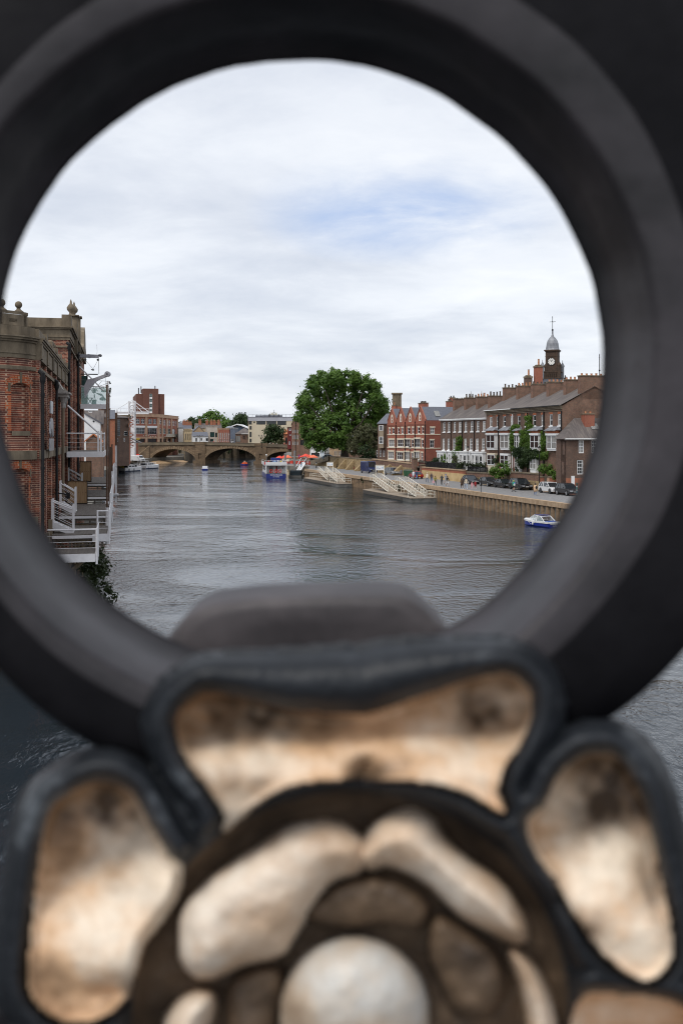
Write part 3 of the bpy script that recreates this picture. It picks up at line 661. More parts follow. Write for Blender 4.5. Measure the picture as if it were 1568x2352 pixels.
# drain pipes with hopper heads
for px,yt,yb,Rr in ((r1(540,0)[0],r1(0,1150)[1],1262,.075),(r1(715,0)[0],r1(0,1240)[1],1215,.07),(r1(872,0)[0],r1(0,760)[1],1190,.085),(r1(984,0)[0],r1(0,860)[1],1165,.09)):
    s,z1=FL.sz((px,yt),-.42); z0=zat(yb,FL.loc(s,0,-.42).y)
    mb=MB(); mb.cyl((s,-.42,max(z0,2.)),(s,-.42,z1),Rr,n=10); mb.lathe((s,-.42,z1-.25),[(Rr,0),(.13,.18),(.15,.35)],10); mb.tube([(s,-.42,z1),(s+.02,-.42,z1+.25),(s+.1,-.25,z1+.38)],[.1,.12,.1],8)
    for q in range(6): z=z1-.8-q*1.7; mb.cyl((s,-.42,z),(s,-.42,z+.14),Rr*1.35,n=10)
    mb.build('drain_pipe',black,wh)
# corrugated metal shapes fixed to the wall
def sheetpanel(poly,s,y0=-.55):
    mb=MB(); mb.prism(poly,0,.06)
    mb.build('metal_panel',galv,wh,loc=(s,y0,0))
s,_=FL.sz(r1(640,1500),-.5); Ys=FL.loc(s,0,-.5).y
za,zb=zat(r1(0,1425)[1],Ys),zat(r1(0,1580)[1],Ys); sheetpanel([(0,zb),(1.7,zb),(1.7,za),(0,za)],s-.6)
za,zb=zat(r1(0,1640)[1],Ys),zat(r1(0,1880)[1],Ys); h=za-zb
sheetpanel([(0,zb+.2*h),(.4,zb),(.75,zb+.45*h),(1.3,zb+.45*h),(1.7,zb),(2.3,zb+.1*h),(2.2,zb+.8*h),(1.8,za),(.5,za),(.1,zb+.8*h)],s-.9)
za,zb=zat(r2(0,170)[1],Ys),zat(r2(0,322)[1],Ys); sheetpanel([(0,zb),(2.8,zb),(2.8,za),(0,za)],s-1.1)
# pale stone hood over an engaged shaft
s,_=FL.sz(r1(800,1340),-.5); Ys=FL.loc(s).y; z=zat(r1(0,1340)[1],Ys)
mb=MB(); mb.box(s-1.,s+1.2,-.8,-.2,z-.2,z); mb.box(s-1.2,s+1.4,-.92,-.2,z+.001,z+.1); mb.prismx([(-.85,z+.1),(-.2,z+.1),(-.2,z+.8),(-.28,z+.65),(-.5,z+.28)],s-1.,s+1.2)
for q in (s-.6,s+.8): mb.lathe((q,-.5,z-.85),[(.09,0),(.13,.3),(.24,.55),(.28,.65)],10)
mb.build('stone_hood',M('pale_carved_stone',(.24,.22,.2),(.42,.39,.36),2.,.85,.01,8.),wh)
mb=MB(); mb.cyl((s-.6,-.5,5.),(s-.6,-.5,z-.85),.09); mb.build('engaged_shaft',stone,wh)
for px,yy in (((r2(745,0)[0]),r2(0,860)[1]),((r2(935,0)[0]),r2(0,690)[1])):
    s,z=FL.sz((px,yy),-.5); mb=MB(); mb.tube([(s,-.25,z),(s,-.7,z),(s,-.95,z-.1)],.04,6); mb.box(s-.08,s+.08,-1.1,-.9,z-.3,z+.05); mb.build('wall_bracket',black,wh)
# ================= terraced steel and timber river decks =================
dk=thing('river_deck','stepped timber deck on white steel frames along the warehouse wall','deck',(FL.o.x,FL.o.y,0),FL.ang)
def sAt(Y,y=0.): return (Y-FL.o.y-FL.n.y*y)/FL.d.y
lev=[(48.5,51.7,4.76,2.7),(51.75,57.4,5.42,3.25),(57.45,67.3,6.0,3.25),(67.35,76.,6.51,3.25),(76.05,88.,7.0,3.25)]
for i,(Ya,Yb,z,w) in enumerate(lev):
    a,b=sAt(Ya),sAt(Yb)
    mb=MB(); mb.box(a,b,-w,-.45,z-.06,z); mb.build('deck_board',deckm,dk)
    mb=MB(); mb.box(a-.06,a-.002,-w-.02,-.4,z-.38,z+.02) if i==0 else mb.box(a-.03,a-.002,-w,-.45,z-.2,z-.062)
    if i==1: mb.box(a-.06,a-.002,-w-.05,-2.5,z-.38,z+.02)
    mb.box(a,b,-w-.05,-w,z-.36,z+.02); mb.build('fascia',steel_w,dk)
    if i:
        mb=MB(); zp=lev[i-1][2]
        for q in (.12,.36): mb.box(a-.02,a+.03,-w+.05,-.6,zp+(z-zp)*q,zp+(z-zp)*(q+.1))
        for q in range(4): y=-w+.2+q*(w-.8)/3; mb.box(a+.02,a+.1,y,y+.1,zp,z-.2)
        mb.build('riser',timber,dk)
    mb=MB(); mb.box(a+.05,b,-w+.05,-.5,z-.3,z-.1); mb.build('joist',timber,dk)
    mb=MB(); n_=max(2,int((b-a)/1.9))
    for j in range(n_+1):
        s=a+.02+(b-a-.1)*j/n_; mb.cyl((s,-w-.09,z-.5),(s,-w-.09,z+1.26),.045 if j else .06,n=8)
    mb.cyl((a,-w-.09,z+1.22),(b-.1,-w-.09,z+1.22),.035,n=8)
    if i==0: mb.cyl((a,-w-.09,z+1.22),(a,-.45,z+1.22),.04,n=8)
    if i==1: mb.cyl((a,-w-.09,z+1.22),(a,-2.75,z+1.22),.035,n=8); mb.cyl((a,-2.75,z-.2),(a,-2.75,z+1.25),.05,n=8)
    for q in (.25,.5,.75,1.) [:3+0]:
        mb.cyl((a,-w-.09,z+1.22*q),(b-.1,-w-.09,z+1.22*q),.012,n=5)
        if i==0: mb.cyl((a,-w-.09,z+1.22*q),(a,-.45,z+1.22*q),.012,n=5)
        if i==1: mb.cyl((a,-w-.09,z+1.22*q),(a,-2.75,z+1.22*q),.012,n=5)
    mb.build('handrail',steel_w,dk)
lich=M('lichened_timber',(.16,.12,.07),(.27,.21,.13),2.,.9)
for Y,w in ((49.2,2.3),(52.4,2.8),(58,2.8),(63,2.8),(69,2.8)):
    s=sAt(Y); mb=MB()
    mb.cyl((s,-w+.1,4.6),(s,-.1,2.2),.09,n=6); mb.cyl((s,-1.3,4.6),(s,-1.3,0),.08,n=6); mb.cyl((s,-.3,4.5),(s,-1.4,3.4),.06,n=6); mb.box(s-.06,s+.06,-w+.05,-.1,4.36,4.5); mb.build('strut',lich,dk)
def stair(Y,z,xw,ln,hgt,rails=2,wd_=1.):
    mb=MB(); s=sAt(Y)
    y0=-.35; y1=-.35-ln
    for q in range(rails):
        ss=s+q*wd_
        mb.prismx([(y0,z+hgt-.32),(y0,z+hgt+.05),(y1,z+.12),(y1,z-.02),(y1+.35,z-.02)],ss-.03,ss+.03)
        for y,zb in ((y0,z+hgt-.3),(y1+.08,z)): mb.box(ss-.045,ss+.045,y-.09,y,zb,zb+1.5)
        mb.cyl((ss,y0,z+hgt+1.1),(ss,y1+.05,z+1.25),.035,n=8)
        for k in (.3,.55,.8): mb.cyl((ss,y0,z+hgt+1.1*k),(ss,y1+.05,z+1.2*k),.012,n=5)
    for k in range(4): f=(k+.5)/4; mb.box(s+.03,s+wd_-.03,y0+(y1-y0)*f-.16,y0+(y1-y0)*f+.16,z+hgt*(1-f)-.03,z+hgt*(1-f))
    mb.build('stair',steel_w,dk)
stair(52.6,5.42,0,1.15,.62); stair(59.6,6.0,0,.95,.7); stair(69.4,6.51,0,.95,.7)
for Y,z,pa,pb,lab in ((67.4,6.0,r2(845,990),r2(1100,700),'bolted plywood flood board in a dark frame, the larger and nearer on the deck'),(78.5,7.0,r2(1005,850),r2(1150,590),'bolted plywood flood board in a dark frame, half hidden behind the larger one')):
    a,b=W(pa,Y),W(pb,Y); t=thing('flood_board',lab,'board',(a.x,Y,z))
    w=b.x-a.x; h=b.z-a.z; mb=MB(); mb.box(0.03,w-.03,0,.05,.06,h-.03); mb.build('board',ply,t)
    mb=MB(); mb.box(0,w,-.03,.06,0,.06); mb.box(0,w,-.03,.06,h-.03,h); mb.box(w-.03,w,-.03,.06,.06,h-.03); mb.box(0,.03,-.03,.06,.06,h-.03)
    for i in range(6):
        for q in (.14,.5*h,h-.1): mb.cyl((w*(i+.5)/6,-.012,q),(w*(i+.5)/6,.01,q),.018,n=6)
    mb.build('frame',black,t)
# balconies
def balc(name,lab,pa,Yf,Yb,z,w,fas):
    t=thing(name,lab,'balcony',(FL.o.x,FL.o.y,0),FL.ang); a,b=sAt(Yf),sAt(Yb)
    mb=MB(); mb.box(a,b,-w,-.4,z-.12,z-.02); mb.build('floor',deckm,t)
    mb=MB(); mb.box(a-.08,a-.002,-w,-.4,z-fas,z); mb.box(a-.08,b,-w-.08,-w-.002,z-fas,z); mb.build('fascia',steel_w,t); return t,a,b
t,a,b=balc('balcony','white steel balcony with wire rails and a sloping tie rod, below the glazed one','',66.7,76.,9.56,2.75,.38)
mb=MB()
for y in (-2.45,-2.62): mb.box(a-.05,a+.05,y-.06,y+.06,9.4,10.95)
mb.cyl((a,-.4,10.78),(a,-2.75,10.78),.045,n=8); mb.cyl((a,-2.7,10.78),(b,-2.7,10.78),.045,n=8); mb.box(b-.1,b,-2.75,-2.65,9.4,10.9)
for q in (.3,.6,.9): mb.cyl((a,-.4,9.56+q),(a,-2.7,9.56+q),.01,n=5); mb.cyl((a,-2.7,9.56+q),(b,-2.7,9.56+q),.01,n=5)
mb.build('handrail',steel_w,t)
p=r1(815,1480); mb=MB(); mb.cyl((a,-.45,zat(p[1],66.7)),(a,-2.6,10.7),.06,n=8); mb.build('tie_rod',steel_w,t)
t,a,b=balc('balcony','white balcony with green glass sides holding plants and a hanging chair','',89.,98.,13.5,2.7,.43)
mb=MB(); mb.box(a-.02,a,-2.65,-.45,13.52,15.0); mb.box(a,b,-2.68,-2.66,13.52,15.0); mb.build('glass_panel',gl_t,t)
mb=MB(); mb.cyl((a,-.4,15.1),(a,-2.7,15.05),.045,n=8); mb.cyl((a,-2.7,15.05),(b,-2.7,15.05),.045,n=8)
mb.box(a-.12,a+.02,-2.85,-2.68,8.9,15.6); mb.build('handrail',steel_w,t)
mb=MB(); mb.cyl((a,-.3,zat(r1(0,990)[1],89)),(a,-2.4,zat(r1(0,1290)[1],89)),.06,n=8); mb.build('tie_rod',steel_w,t)
zt=zat(r1(0,1090)[1],89); mb=MB(); mb.box(a+.2,a+.3,-1.02,-.9,13.5,zt); mb.box(a+.15,a+.4,-1.9,-.4,zt,zt+.08); mb.build('canopy_frame',black,t)
mb=MB(); mb.box(a+2.,a+2.05,-.95,-.4,13.5,zt); mb.build('door_glass',gl_g,t)
# furniture on it
o=FL.loc(a+.8,13.5,-1.55); t=thing('topiary','small ball headed tree in a teal pot on the glazed balcony','plant',o)
mb=MB(); mb.lathe((0,0,0),[(.16,0),(.24,.42),(.22,.42)],10); mb.build('pot',M('teal_glaze',(.02,.12,.13)),t)
mb=MB(); mb.cyl((0,0,.4),(0,0,1.0),.02,n=6); mb.build('stem',bark,t)
mb=MB(); leaves(mb,[(Vector((0,0,1.2)),Vector((.22,.22,.24)))],260,.05,R); mb.build('foliage',lf_dark,t)
o=FL.loc(a+.8,13.5,-2.15); t=thing('egg_chair','dark wicker hanging chair tilted on its frame behind green balcony glass','chair',o,FL.ang)
mb=MB()
for k in range(9):
    f=k/8-.5; mb.tube([(f*.9,-.5,.35),(f*1.0,-.1,.75+.2*(1-4*f*f)),(f*.9,.45,1.05)],.018,5)
for zz in (.4,.7,1.): mb.tube([(-.5,-.5+zz*.4,zz*.9),(0,-.7+zz*.7,zz*.8),(.5,-.5+zz*.4,zz*.9)],.018,5)
mb.build('wicker_shell',timber,t); mb=MB(); mb.tube([(0,.4,0),(0,.6,1.0),(0,.3,1.5),(0,0,1.4)],.03,6); mb.cyl((-.4,0,.02),(.4,0,.02),.03); mb.build('stand',black,t)
mb=MB(); mb.sph((0,-.15,.5),.38,.3,.16,10); mb.build('cushion',M('green_cushion',(.05,.09,.05)),t)
o=FL.loc(a+.9,13.5,-1.2); t=thing('garden_table','small cross legged table beside the potted ball tree','table',o,FL.ang)
mb=MB(); mb.box(-.3,.3,-.28,.28,.55,.6); mb.build('table_top',timber,t)
for sx in (-.2,.2): mb=MB(); mb.tube([(sx,-.2,0),(sx*.3,0,.3),(sx,.2,.55)],.03,6); mb.tube([(sx,.2,0),(sx*.3,0,.3),(sx,-.2,.55)],.03,6); mb.build('leg',timber,t)
o=FL.loc(a+.5,13.5,-2.6); t=thing('balcony_plant','trailing leafy plant on the outer corner of the glazed balcony','plant',o)
mb=MB(); mb.box(-.4,.4,-.12,.12,1.1,1.35); mb.build('trough',timber,t); mb=MB(); leaves(mb,[(Vector((0,0,1.45)),Vector((.5,.2,.2))),(Vector((.3,0,1.0)),Vector((.15,.2,.5)))],420,.06,R); mb.build('foliage',lf_bank,t)
# hoist beam with hanging rope and pig, and the big jib
o=FL.loc(sAt(83.),0,0); 
def hb(p): 
    q=W(p,86.); return q
A=hb((q6(620,118))); t=thing('hoist_beam','grey steel hoist beam high on the warehouse with pulleys and ropes','hoist',A)
mb=MB(); B=hb(q6(1020,140)); x1=B.x-A.x
mb.prism([(-.6,-.16),(-.6,.14),(x1*.42,.10),(x1*.5,.13),(x1*.58,.10),(x1,.07),(x1,-.22),(x1*.6,-.19),(x1*.5,-.23),(x1*.4,-.18)],-.12,.12); mb.build('beam',M('grey_steel',(.27,.27,.3),(.4,.4,.43),1.,.5),t)
mb=MB(); mb.box(x1-.02,x1+.08,-.05,.05,-.02,.1); mb.cyl((x1+.15,-.09,.0),(x1+.15,.09,.0),.125,n=12); mb.cyl((x1-.06,-.06,-.36),(x1-.06,.06,-.36),.09,n=10); mb.cyl((.52,-.06,-.36),(.52,.06,-.36),.09,n=10); mb.build('pulley',M('pulley_grey',(.10,.10,.11)),t)
mb=MB(); e=hb(q6(905,400))-A; g=hb(q6(1028,505))-A
mb.cyl((.52,0,-.4),e,.012,n=5); mb.cyl((x1-.06,0,-.4),e,.012,n=5); mb.tube([(x1+.02,0,-.2),(x1+.02,0,-.9),(g.x,0,g.z)],.02,5); mb.tube([(x1*.9,0,.1),(x1*.93,0,.3),(x1*.92,0,.6),(x1*.9,0,.95)],.008,5); mb.build('rope',timber,t)
o=A+e; t=thing('hanging_pig','small dark pig figure hung by two ropes under the hoist','ornament',o)
mb=MB(); mb.sph((0,0,-.06),.12,.06,.055,12); mb.sph((-.12,0,-.05),.05,.04,.04,10); mb.cyl((-.15,0,-.055),(-.18,0,-.06),.02,n=8)
for sx in (-.08,-.05,.06,.09): mb.cyl((sx,.02 if sx in(-.08,.06) else -.02,-.1),(sx,0,-.17),.014,.01,6)
mb.sph((-.12,.025,-.015),.015,.01,.022,6); mb.sph((-.12,-.025,-.015),.015,.01,.022,6); mb.build('pig_body',black,t,True)
A=W(q6(720,720),88.); t=thing('jib_arm','pale grey round ended steel jib rising out over the glazed balcony','jib',A)
pts=[(q6(720,760)),(q6(790,620)),(q6(930,590)),(q6(1180,500)),(q6(1215,555)),(q6(1000,635)),(q6(930,700)),(q6(850,800)),(q6(740,1000))]
mb=MB(); mb.prism([(W(p,88.).x-A.x,W(p,88.).z-A.z) for p in pts],-.15,.15); mb.build('arm',M('pale_grey_steel',(.42,.42,.45),(.56,.56,.6),.8,.45),t)
mb=MB(); q=W(q6(1210,503),88.)-A; mb.cyl((q.x,-.22,q.z),(q.x,.22,q.z),.235,n=16); mb.build('sheave_cover',M('jib_head',(.32,.33,.37),(.5,.5,.54),1.,.45),t); mb=MB(); mb.cyl((q.x,-.25,q.z),(q.x,.25,q.z),.08,n=12); mb.build('hub',M('hub_grey',(.18,.18,.2)),t)
A=W(q6(620,900),88.); t=thing('lamp_arm','thin trussed metal arm with a small lamp at its tip, below the jib','lamp',A)
f=lambda p:W(q6(*p),88.)-A
mb=MB()
for a_,b_ in (((620,622),(1250,655)),((620,910),(1250,680)),((1085,648),(1010,750)),((918,640),(918,805)),((830,640),(720,860)),((1162,590),(1162,800)),((1196,650),(1196,860))): mb.cyl(f(a_),f(b_),.016,n=5)
mb.build('truss',M('truss_grey',(.22,.2,.2)),t); mb=MB(); mb.cyl(f((1248,655)),f((1265,712)),.03,.08,8); mb.build('lamp_head',black,t)
# piles and posts standing in the river
def pile(px,Y,yt,yb,r,m,lab,sleeve=None,name='mooring_pile',grp=None,z0=-1.):
    q=W((px,1005),Y); t=thing(name,lab,'post',(q.x,Y,0),0,grp); z1=zat(yt,Y)
    mb=MB(); mb.cyl((0,0,z0),(0,0,z1),r,r*.92,10); mb.cyl((0,0,z1),(0,0,z1+.05),r*1.15,n=10); mb.build('shaft',m,t,False)
    if sleeve:
        mb=MB(); mb.cyl((0,0,sleeve[1]),(0,0,sleeve[0]),r*1.5,n=10); mb.cyl((0,0,sleeve[0]),(0,0,sleeve[0]+.06),r*1.7,n=10); mb.build('sleeve',steel_w,t)
for px_,Y_,z_ in ((246.2,57.5,4.9),(250.8,61.5,6.3),(257.6,72.,5.),(266.3,79.,5.8),(254.2,68.,5.5)):
    a_=sAt(Y_); q_=W((px_,1005),Y_)-Vector((FL.o.x,FL.o.y,0)); s_=q_.x*FL.d.x+q_.y*FL.d.y; y_=q_.x*FL.n.x+q_.y*FL.n.y; mb=MB()
    mb.box(s_-.06,s_+.06,y_,-3.2,z_,z_+.12); mb.box(s_-.22,s_+.22,y_-.22,y_+.22,z_+.121,z_+.26); mb.build('pile_bracket',steel_w,dk)
pile(246.2,57.5,886,0,.055,rusty,'tall brown mooring pile whose white sleeve stands nearest beside the deck',(6.4,4.37),z0=4.5)
pile(250.8,61.5,905,0,.05,rusty,'tall brown mooring pile close behind the nearest one, no sleeve showing',None,z0=6.2)
pile(257.6,72.,1022,0,.06,rusty,'shorter rusty mooring pile with a long white sleeve',(8.,4.4),z0=4.5)
pile(266.3,79.,1025,0,.075,steel_w,'plain white steel river post, outermost beside the deck',None,'river_post',z0=5.4)
pile(254.2,68.,1028,0,.05,rusty,'slim rusty pile tucked between the white posts',None,z0=5.)
pile(266.6,79.25,950,0,.075,rusty,'rusty pole rising above the outermost white river post',None,z0=5.45); pile(269.4,79.4,944,0,.03,rusty,'thin rusty rod strapped beside the pole of the outermost white post',None,z0=5.45)
# bank scrub
bs=MB(); rr=random.Random(3); lob=[]
for i in range(60):
    Y=46+i*.62; s=sAt(Y); zt=2.6 if Y<62 else 2.6-(Y-62)*.05; q=FL.loc(s,0,-(.3+rr.random()*(2.6 if Y<64 else 1.6)))
    lob.append((Vector((q.x,q.y,rr.uniform(.2,max(.7,zt)))),Vector((.9,.9,.8))))
leaves(bs,lob,9000,.14,rr); tag(bs.build('bank_scrub',lf_bank),'dark scrub growing along the foot of the warehouse wall','shrub',kind='stuff')
# ================= houses =================
def PT(x,Y): return ((x-CX)/F*Y,Y)
def FrA(x0,x1,Y,sl=.22):
    a=PT(x0,Y); k=(x1-CX)/F; Y1=(Y-sl*a[0])/(1-sl*k); return Fr(a,(k*Y1,Y1))
def wpx(fr,rg,*rects):
    out=[]
    for x0,x1,y0,y1 in rects:
        a=fr.sz(rg(x0,y1)); b=fr.sz(rg(x1,y0)); a2=fr.sz(rg(x0,y0)); b2=fr.sz(rg(x1,y1))
        out.append((a[0],b[0],(a[1]+b2[1])/2,(a2[1]+b[1])/2))
    return out
def house(name,label,fr,z0,ze,dep,wm,wins=(),roof='ridge',rm=None,rh=3.,kind='sash',fm=None,pane=None,cat='house',group=None,sills=False,eave=.3,par=.6,rec=.06,doors=(),holes=()):
    t=thing(name,label,cat,(fr.o.x,fr.o.y,0),fr.ang,group); L=fr.L; rm=rm or slate
    mb=MB(); mb.wall(0,L,z0,ze,list(wins)+list(doors)+list(holes),0.,.16)
    mb.add([(0,0,z0),(0,dep,z0),(0,dep,ze),(0,0,ze),(L,0,z0),(L,dep,z0),(L,dep,ze),(L,0,ze)],[(0,3,2,1),(4,5,6,7),(1,2,6,5)])
    if roof=='gable': mb.add([(0,0,ze),(L,0,ze),(L/2,0,ze+rh),(0,dep,ze),(L,dep,ze),(L/2,dep,ze+rh)],[(0,1,2),(4,3,5)])
    if roof=='ridge': mb.add([(0,0,ze),(0,dep,ze),(0,dep/2,ze+rh),(L,0,ze),(L,dep,ze),(L,dep/2,ze+rh)],[(0,2,1),(3,4,5)])
    mb.build('wall',wm,t)
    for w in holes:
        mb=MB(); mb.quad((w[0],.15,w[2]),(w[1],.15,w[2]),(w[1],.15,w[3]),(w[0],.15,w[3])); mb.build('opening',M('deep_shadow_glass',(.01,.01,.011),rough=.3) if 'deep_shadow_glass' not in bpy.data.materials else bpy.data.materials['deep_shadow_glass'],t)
    for w in wins: window(t,*w,y=rec,kind=kind,fm=fm,pane=pane,sill=sills)
    for w in doors:
        mb=MB(); mb.box(w[0],w[1],.1,.15,w[2],w[3]); mb.box(w[0]+.15,w[1]-.15,.08,.1,w[2]+.2,(w[2]+w[3])/2-.1); mb.build('door',black,t)
    mb=MB(); e=eave
    if roof=='ridge':
        mb.add([(-.05,-e,ze-.06),(L+.05,-e,ze-.06),(L+.05,dep/2,ze+rh),(-.05,dep/2,ze+rh),(L+.05,dep+e,ze-.06),(-.05,dep+e,ze-.06),(-.05,-e,ze-.2),(L+.05,-e,ze-.2),(-.05,dep/2,ze+rh-.16),(L+.05,dep/2,ze+rh-.16)],[(0,1,2,3),(3,2,4,5),(6,7,1,0),(0,3,8,6),(1,7,9,2)])
    elif roof=='gable':
        mb.add([(-e,-.2,ze-.1),(L/2,-.2,ze+rh+.12),(L+e,-.2,ze-.1),(-e,dep,ze-.1),(L/2,dep,ze+rh+.12),(L+e,dep,ze-.1),(-e,-.2,ze-.3),(L/2,-.2,ze+rh-.08),(L+e,-.2,ze-.3)],[(0,1,4,3),(1,2,5,4),(6,7,1,0),(7,8,2,1)])
    elif roof=='lean':
        mb.add([(-.4,-.4,ze-.08),(L,-.4,ze-.08),(L,dep,ze+rh),(2.8,dep,ze+rh),(-.4,dep,ze-.08)],[(0,1,2,3),(0,3,4)]); mb.box(-.4,L,-.42,-.34,ze-.24,ze-.09)
    elif roof=='hip':
        q=min(L,dep)/2.2
        mb.add([(-e,-e,ze-.05),(L+e,-e,ze-.05),(L+e,dep+e,ze-.05),(-e,dep+e,ze-.05),(q,dep/2,ze+rh),(L-q,dep/2,ze+rh)],[(0,1,5,4),(1,2,5),(2,3,4,5),(3,0,4)]); mb.box(-e,L+e,-e,-e+.1,ze-.25,ze-.05)
    else:
        mb.box(-.1,L+.1,-.12,.25,ze,ze+par); mb.box(-.2,L+.2,-.24,.3,ze+par,ze+par+.18); mb.box(0,L,.25,dep,ze-.1,ze+.15); mb.box(-.1,.25,.25,dep,ze+.16,ze+par); mb.box(L-.25,L+.1,.25,dep,ze+.16,ze+par)
    mb.build('roof',rm,t)
    return t
def trim(t,name,m,*boxes):
    mb=MB()
    for b in boxes: mb.box(*b)
    return mb.build(name,m,t)
# ================= Ouse-side far left bank =================
fr=FrA(188,238,168)
t=house('brick_house','grey brown brick house behind the white rendered gable','' or fr,2.2,zat(972,167),8,bk_mix,wpx(fr,r1,(1115,1160,1548,1570)),'ridge',slate_br,2.3,kind='grid2x1')
fr=FrA(176,230,146); t=thing('rendered_gable','white rendered lean-to gable wall showing past the warehouse','building',(fr.o.x,fr.o.y,0),fr.ang)
L=fr.L; a=fr.sz((195,952))[1]; b=fr.sz((229,973))[1]
mb=MB(); mb.prism([(0,2.2),(L,2.2),(L,b),(L*.38,a),(0,a+.3)],0,7); mb.build('wall',white,t)
mb=MB(); mb.prism([(L*.36,a+.02),(L+.2,b+.02),(L+.2,b+.2),(L*.36,a+.22)],-.15,7.2); mb.build('roof_edge',slate,t); mb=MB(); q=fr.sz(r1(1178,1680)); mb.cyl((q[0],-.05,q[1]),(q[0],.02,q[1]),.13,n=12); mb.build('vent',black,t)
fr=FrA(198,232,138); house('tiled_shed','low shed with a bright orange pantile roof near the white gable','' or fr,2.2,zat(1012,138),5,bk_mix,(), 'gable',M('orange_pantiles',(.38,.11,.04),(.52,.18,.07),3.,.8),.9,cat='shed')
fr=FrA(228,249,300); house('narrow_house','narrow red brown brick house with small white windows next to the rendered gable',fr,2.2,zat(957,300),9,bk_dark,wpx(fr,r1,(1282,1296,1610,1670),(1282,1296,1740,1770)),'ridge',slate_br,2.,kind='sash')
fr=FrA(244,264.4,286); t=house('brick_block','bright orange brick block with a slate mansard, on the staith',fr,2.2,zat(961,285),10,bk_org,(),'ridge',slate,2.6,cat='building')
fr=Fr(PT(264.6,288),PT(297,294)); wn=wpx(fr,t4,(690,800,370,1020)); w2=wpx(fr,t4,(950,1080,845,1000),(680,715,1120,1240),(940,980,1100,1240))
t=house('brick_warehouse','dark brown brick riverside building with a tall stairwell window strip',fr,2.2,zat(958.5,291),14,bk_dark,wn,'hip',slate_br,1.9,kind='grid1x8',fm=M('steel_grey_frame',(.25,.27,.28)),cat='building')
for w in w2: window(t,*w,y=-.05,kind='grid1x2',pane=gl_d)
mb=MB(); mb.box(0.,.5,-.1,0,2.2,zat(962,290)); mb.build('buttress',bk_dark,t)
q=fr.sz(t4(830,160)); chimney(t,q[0],6,q[1]-2,q[1]+1.6,4.2,1.2,bk_dark,8,potm,.2,.9)
fr=Fr(PT(297.3,294.5),PT(300.5,330)); house('side_house','orange brick house end with a column of sash windows, behind the white crane',fr,2.2,zat(958,296),8,bk_org,wpx(fr,t4,(1150,1180,330,420),(1150,1180,540,680),(1150,1180,810,1000)),'flat',stone,kind='sash')
# low staith building with hanging baskets
fr=FrA(262,288,300); t=thing('staith_terrace','dark fenced riverside terrace with flower baskets, below the brown brick building','terrace',(fr.o.x,fr.o.y,0),fr.ang)
mb=MB(); mb.box(0,fr.L,0,3,2.2,zat(1042,300)); mb.build('terrace_wall',bk_dark,t); mb=MB(); zz=zat(1042,300)
for i in range(26): mb.box(i*fr.L/25-.04,i*fr.L/25+.04,.05,.12,zz,zz+1.1)
mb.box(0,fr.L,.04,.13,zz+1.1,zz+1.2); mb.box(0,fr.L,.13,.2,zz+.05,zz+1.0); mb.build('railing',black,t)
for i,c in enumerate(((.6,.25,.05),(.55,.08,.3),(.7,.6,.5))):
    mb=MB(); leaves(mb,[(Vector((fr.L*(.5+.16*i),-.1,zz+1.1)),Vector((.5,.3,.35)))],60,.14,R); mb.build('flower_basket',leafmat('basket_flowers',(.05,.08,.03),c,4.),t)
# white crane
q=W((303.6,1005),345); t=thing('crane','white lattice crane on the staith with a horizontal jib and stay rods','crane',(q.x,345,2.2))
k=345/F; X=lambda p:((p[0]-303.6)*k,0,zat(p[1],345)-2.2)
mb=MB(); h=zat(921,345)-2.2; w=.95
for sx in (-w,w):
    for sy in (-w,w): mb.box(sx-.16,sx+.16,sy-.16,sy+.16,0,h)
mb.box(-w,w,-w-.1,w+.1,0,4.8); mb.box(-w,w,-w-.1,w+.1,h*.49,h*.56); mb.build('mast_post',steel_w,t)
mb=MB(); n_=26
for i in range(n_):
    z=4.8+(h-4.8)*i/n_; z2=4.8+(h-4.8)*(i+1)/n_; s_=1 if i%2 else -1
    for sy in (-w,w): mb.cyl((-w*s_,sy,z),(w*s_,sy,z2),.10,n=4)
    for sx in (-w,w): mb.cyl((sx,-w*s_,z),(sx,w*s_,z2),.08,n=4)
mb.build('lattice',steel_w,t)
mb=MB(); a=X(s3(-200,375)); b=X(s3(1215,395))
for dz in (0,-.62):
    for sy in (-.5,.5): mb.box(a[0],b[0],sy-.1,sy+.1,b[2]+dz+.2-.12,b[2]+dz+.2+.12)
for i in range(44):
    x=a[0]+(b[0]-a[0])*i/43
    for sy in (-.5,.5): mb.box(x-.1,x+.1,sy-.06,sy+.06,b[2]-.4,b[2]+.2)
mb.build('jib',steel_w,t)
mb=MB()
for i in range(9): x=a[0]+(b[0]-a[0])*i/8; mb.cyl((x,.5,b[2]+.2),(x,.5,b[2]+1.4),.04,n=4)
mb.cyl((a[0],.5,b[2]+1.4),(b[0],.5,b[2]+1.4),.04,n=4); mb.build('guard_rail',steel_w,t)
mb=MB(); tp=X(s3(700,5))
mb.cyl(tp,(b[0],0,b[2]+.3),.13,n=5); mb.cyl((tp[0]+.4,0,tp[2]-1),X(s3(1010,370)),.13,n=5); mb.cyl(tp,X(s3(200,310)),.09,n=5); mb.build('stay_rod',steel_w,t)
mb=MB(); mb.box(-3,3,-3,3,-.3,1.1); mb.build('plinth',stone,t)
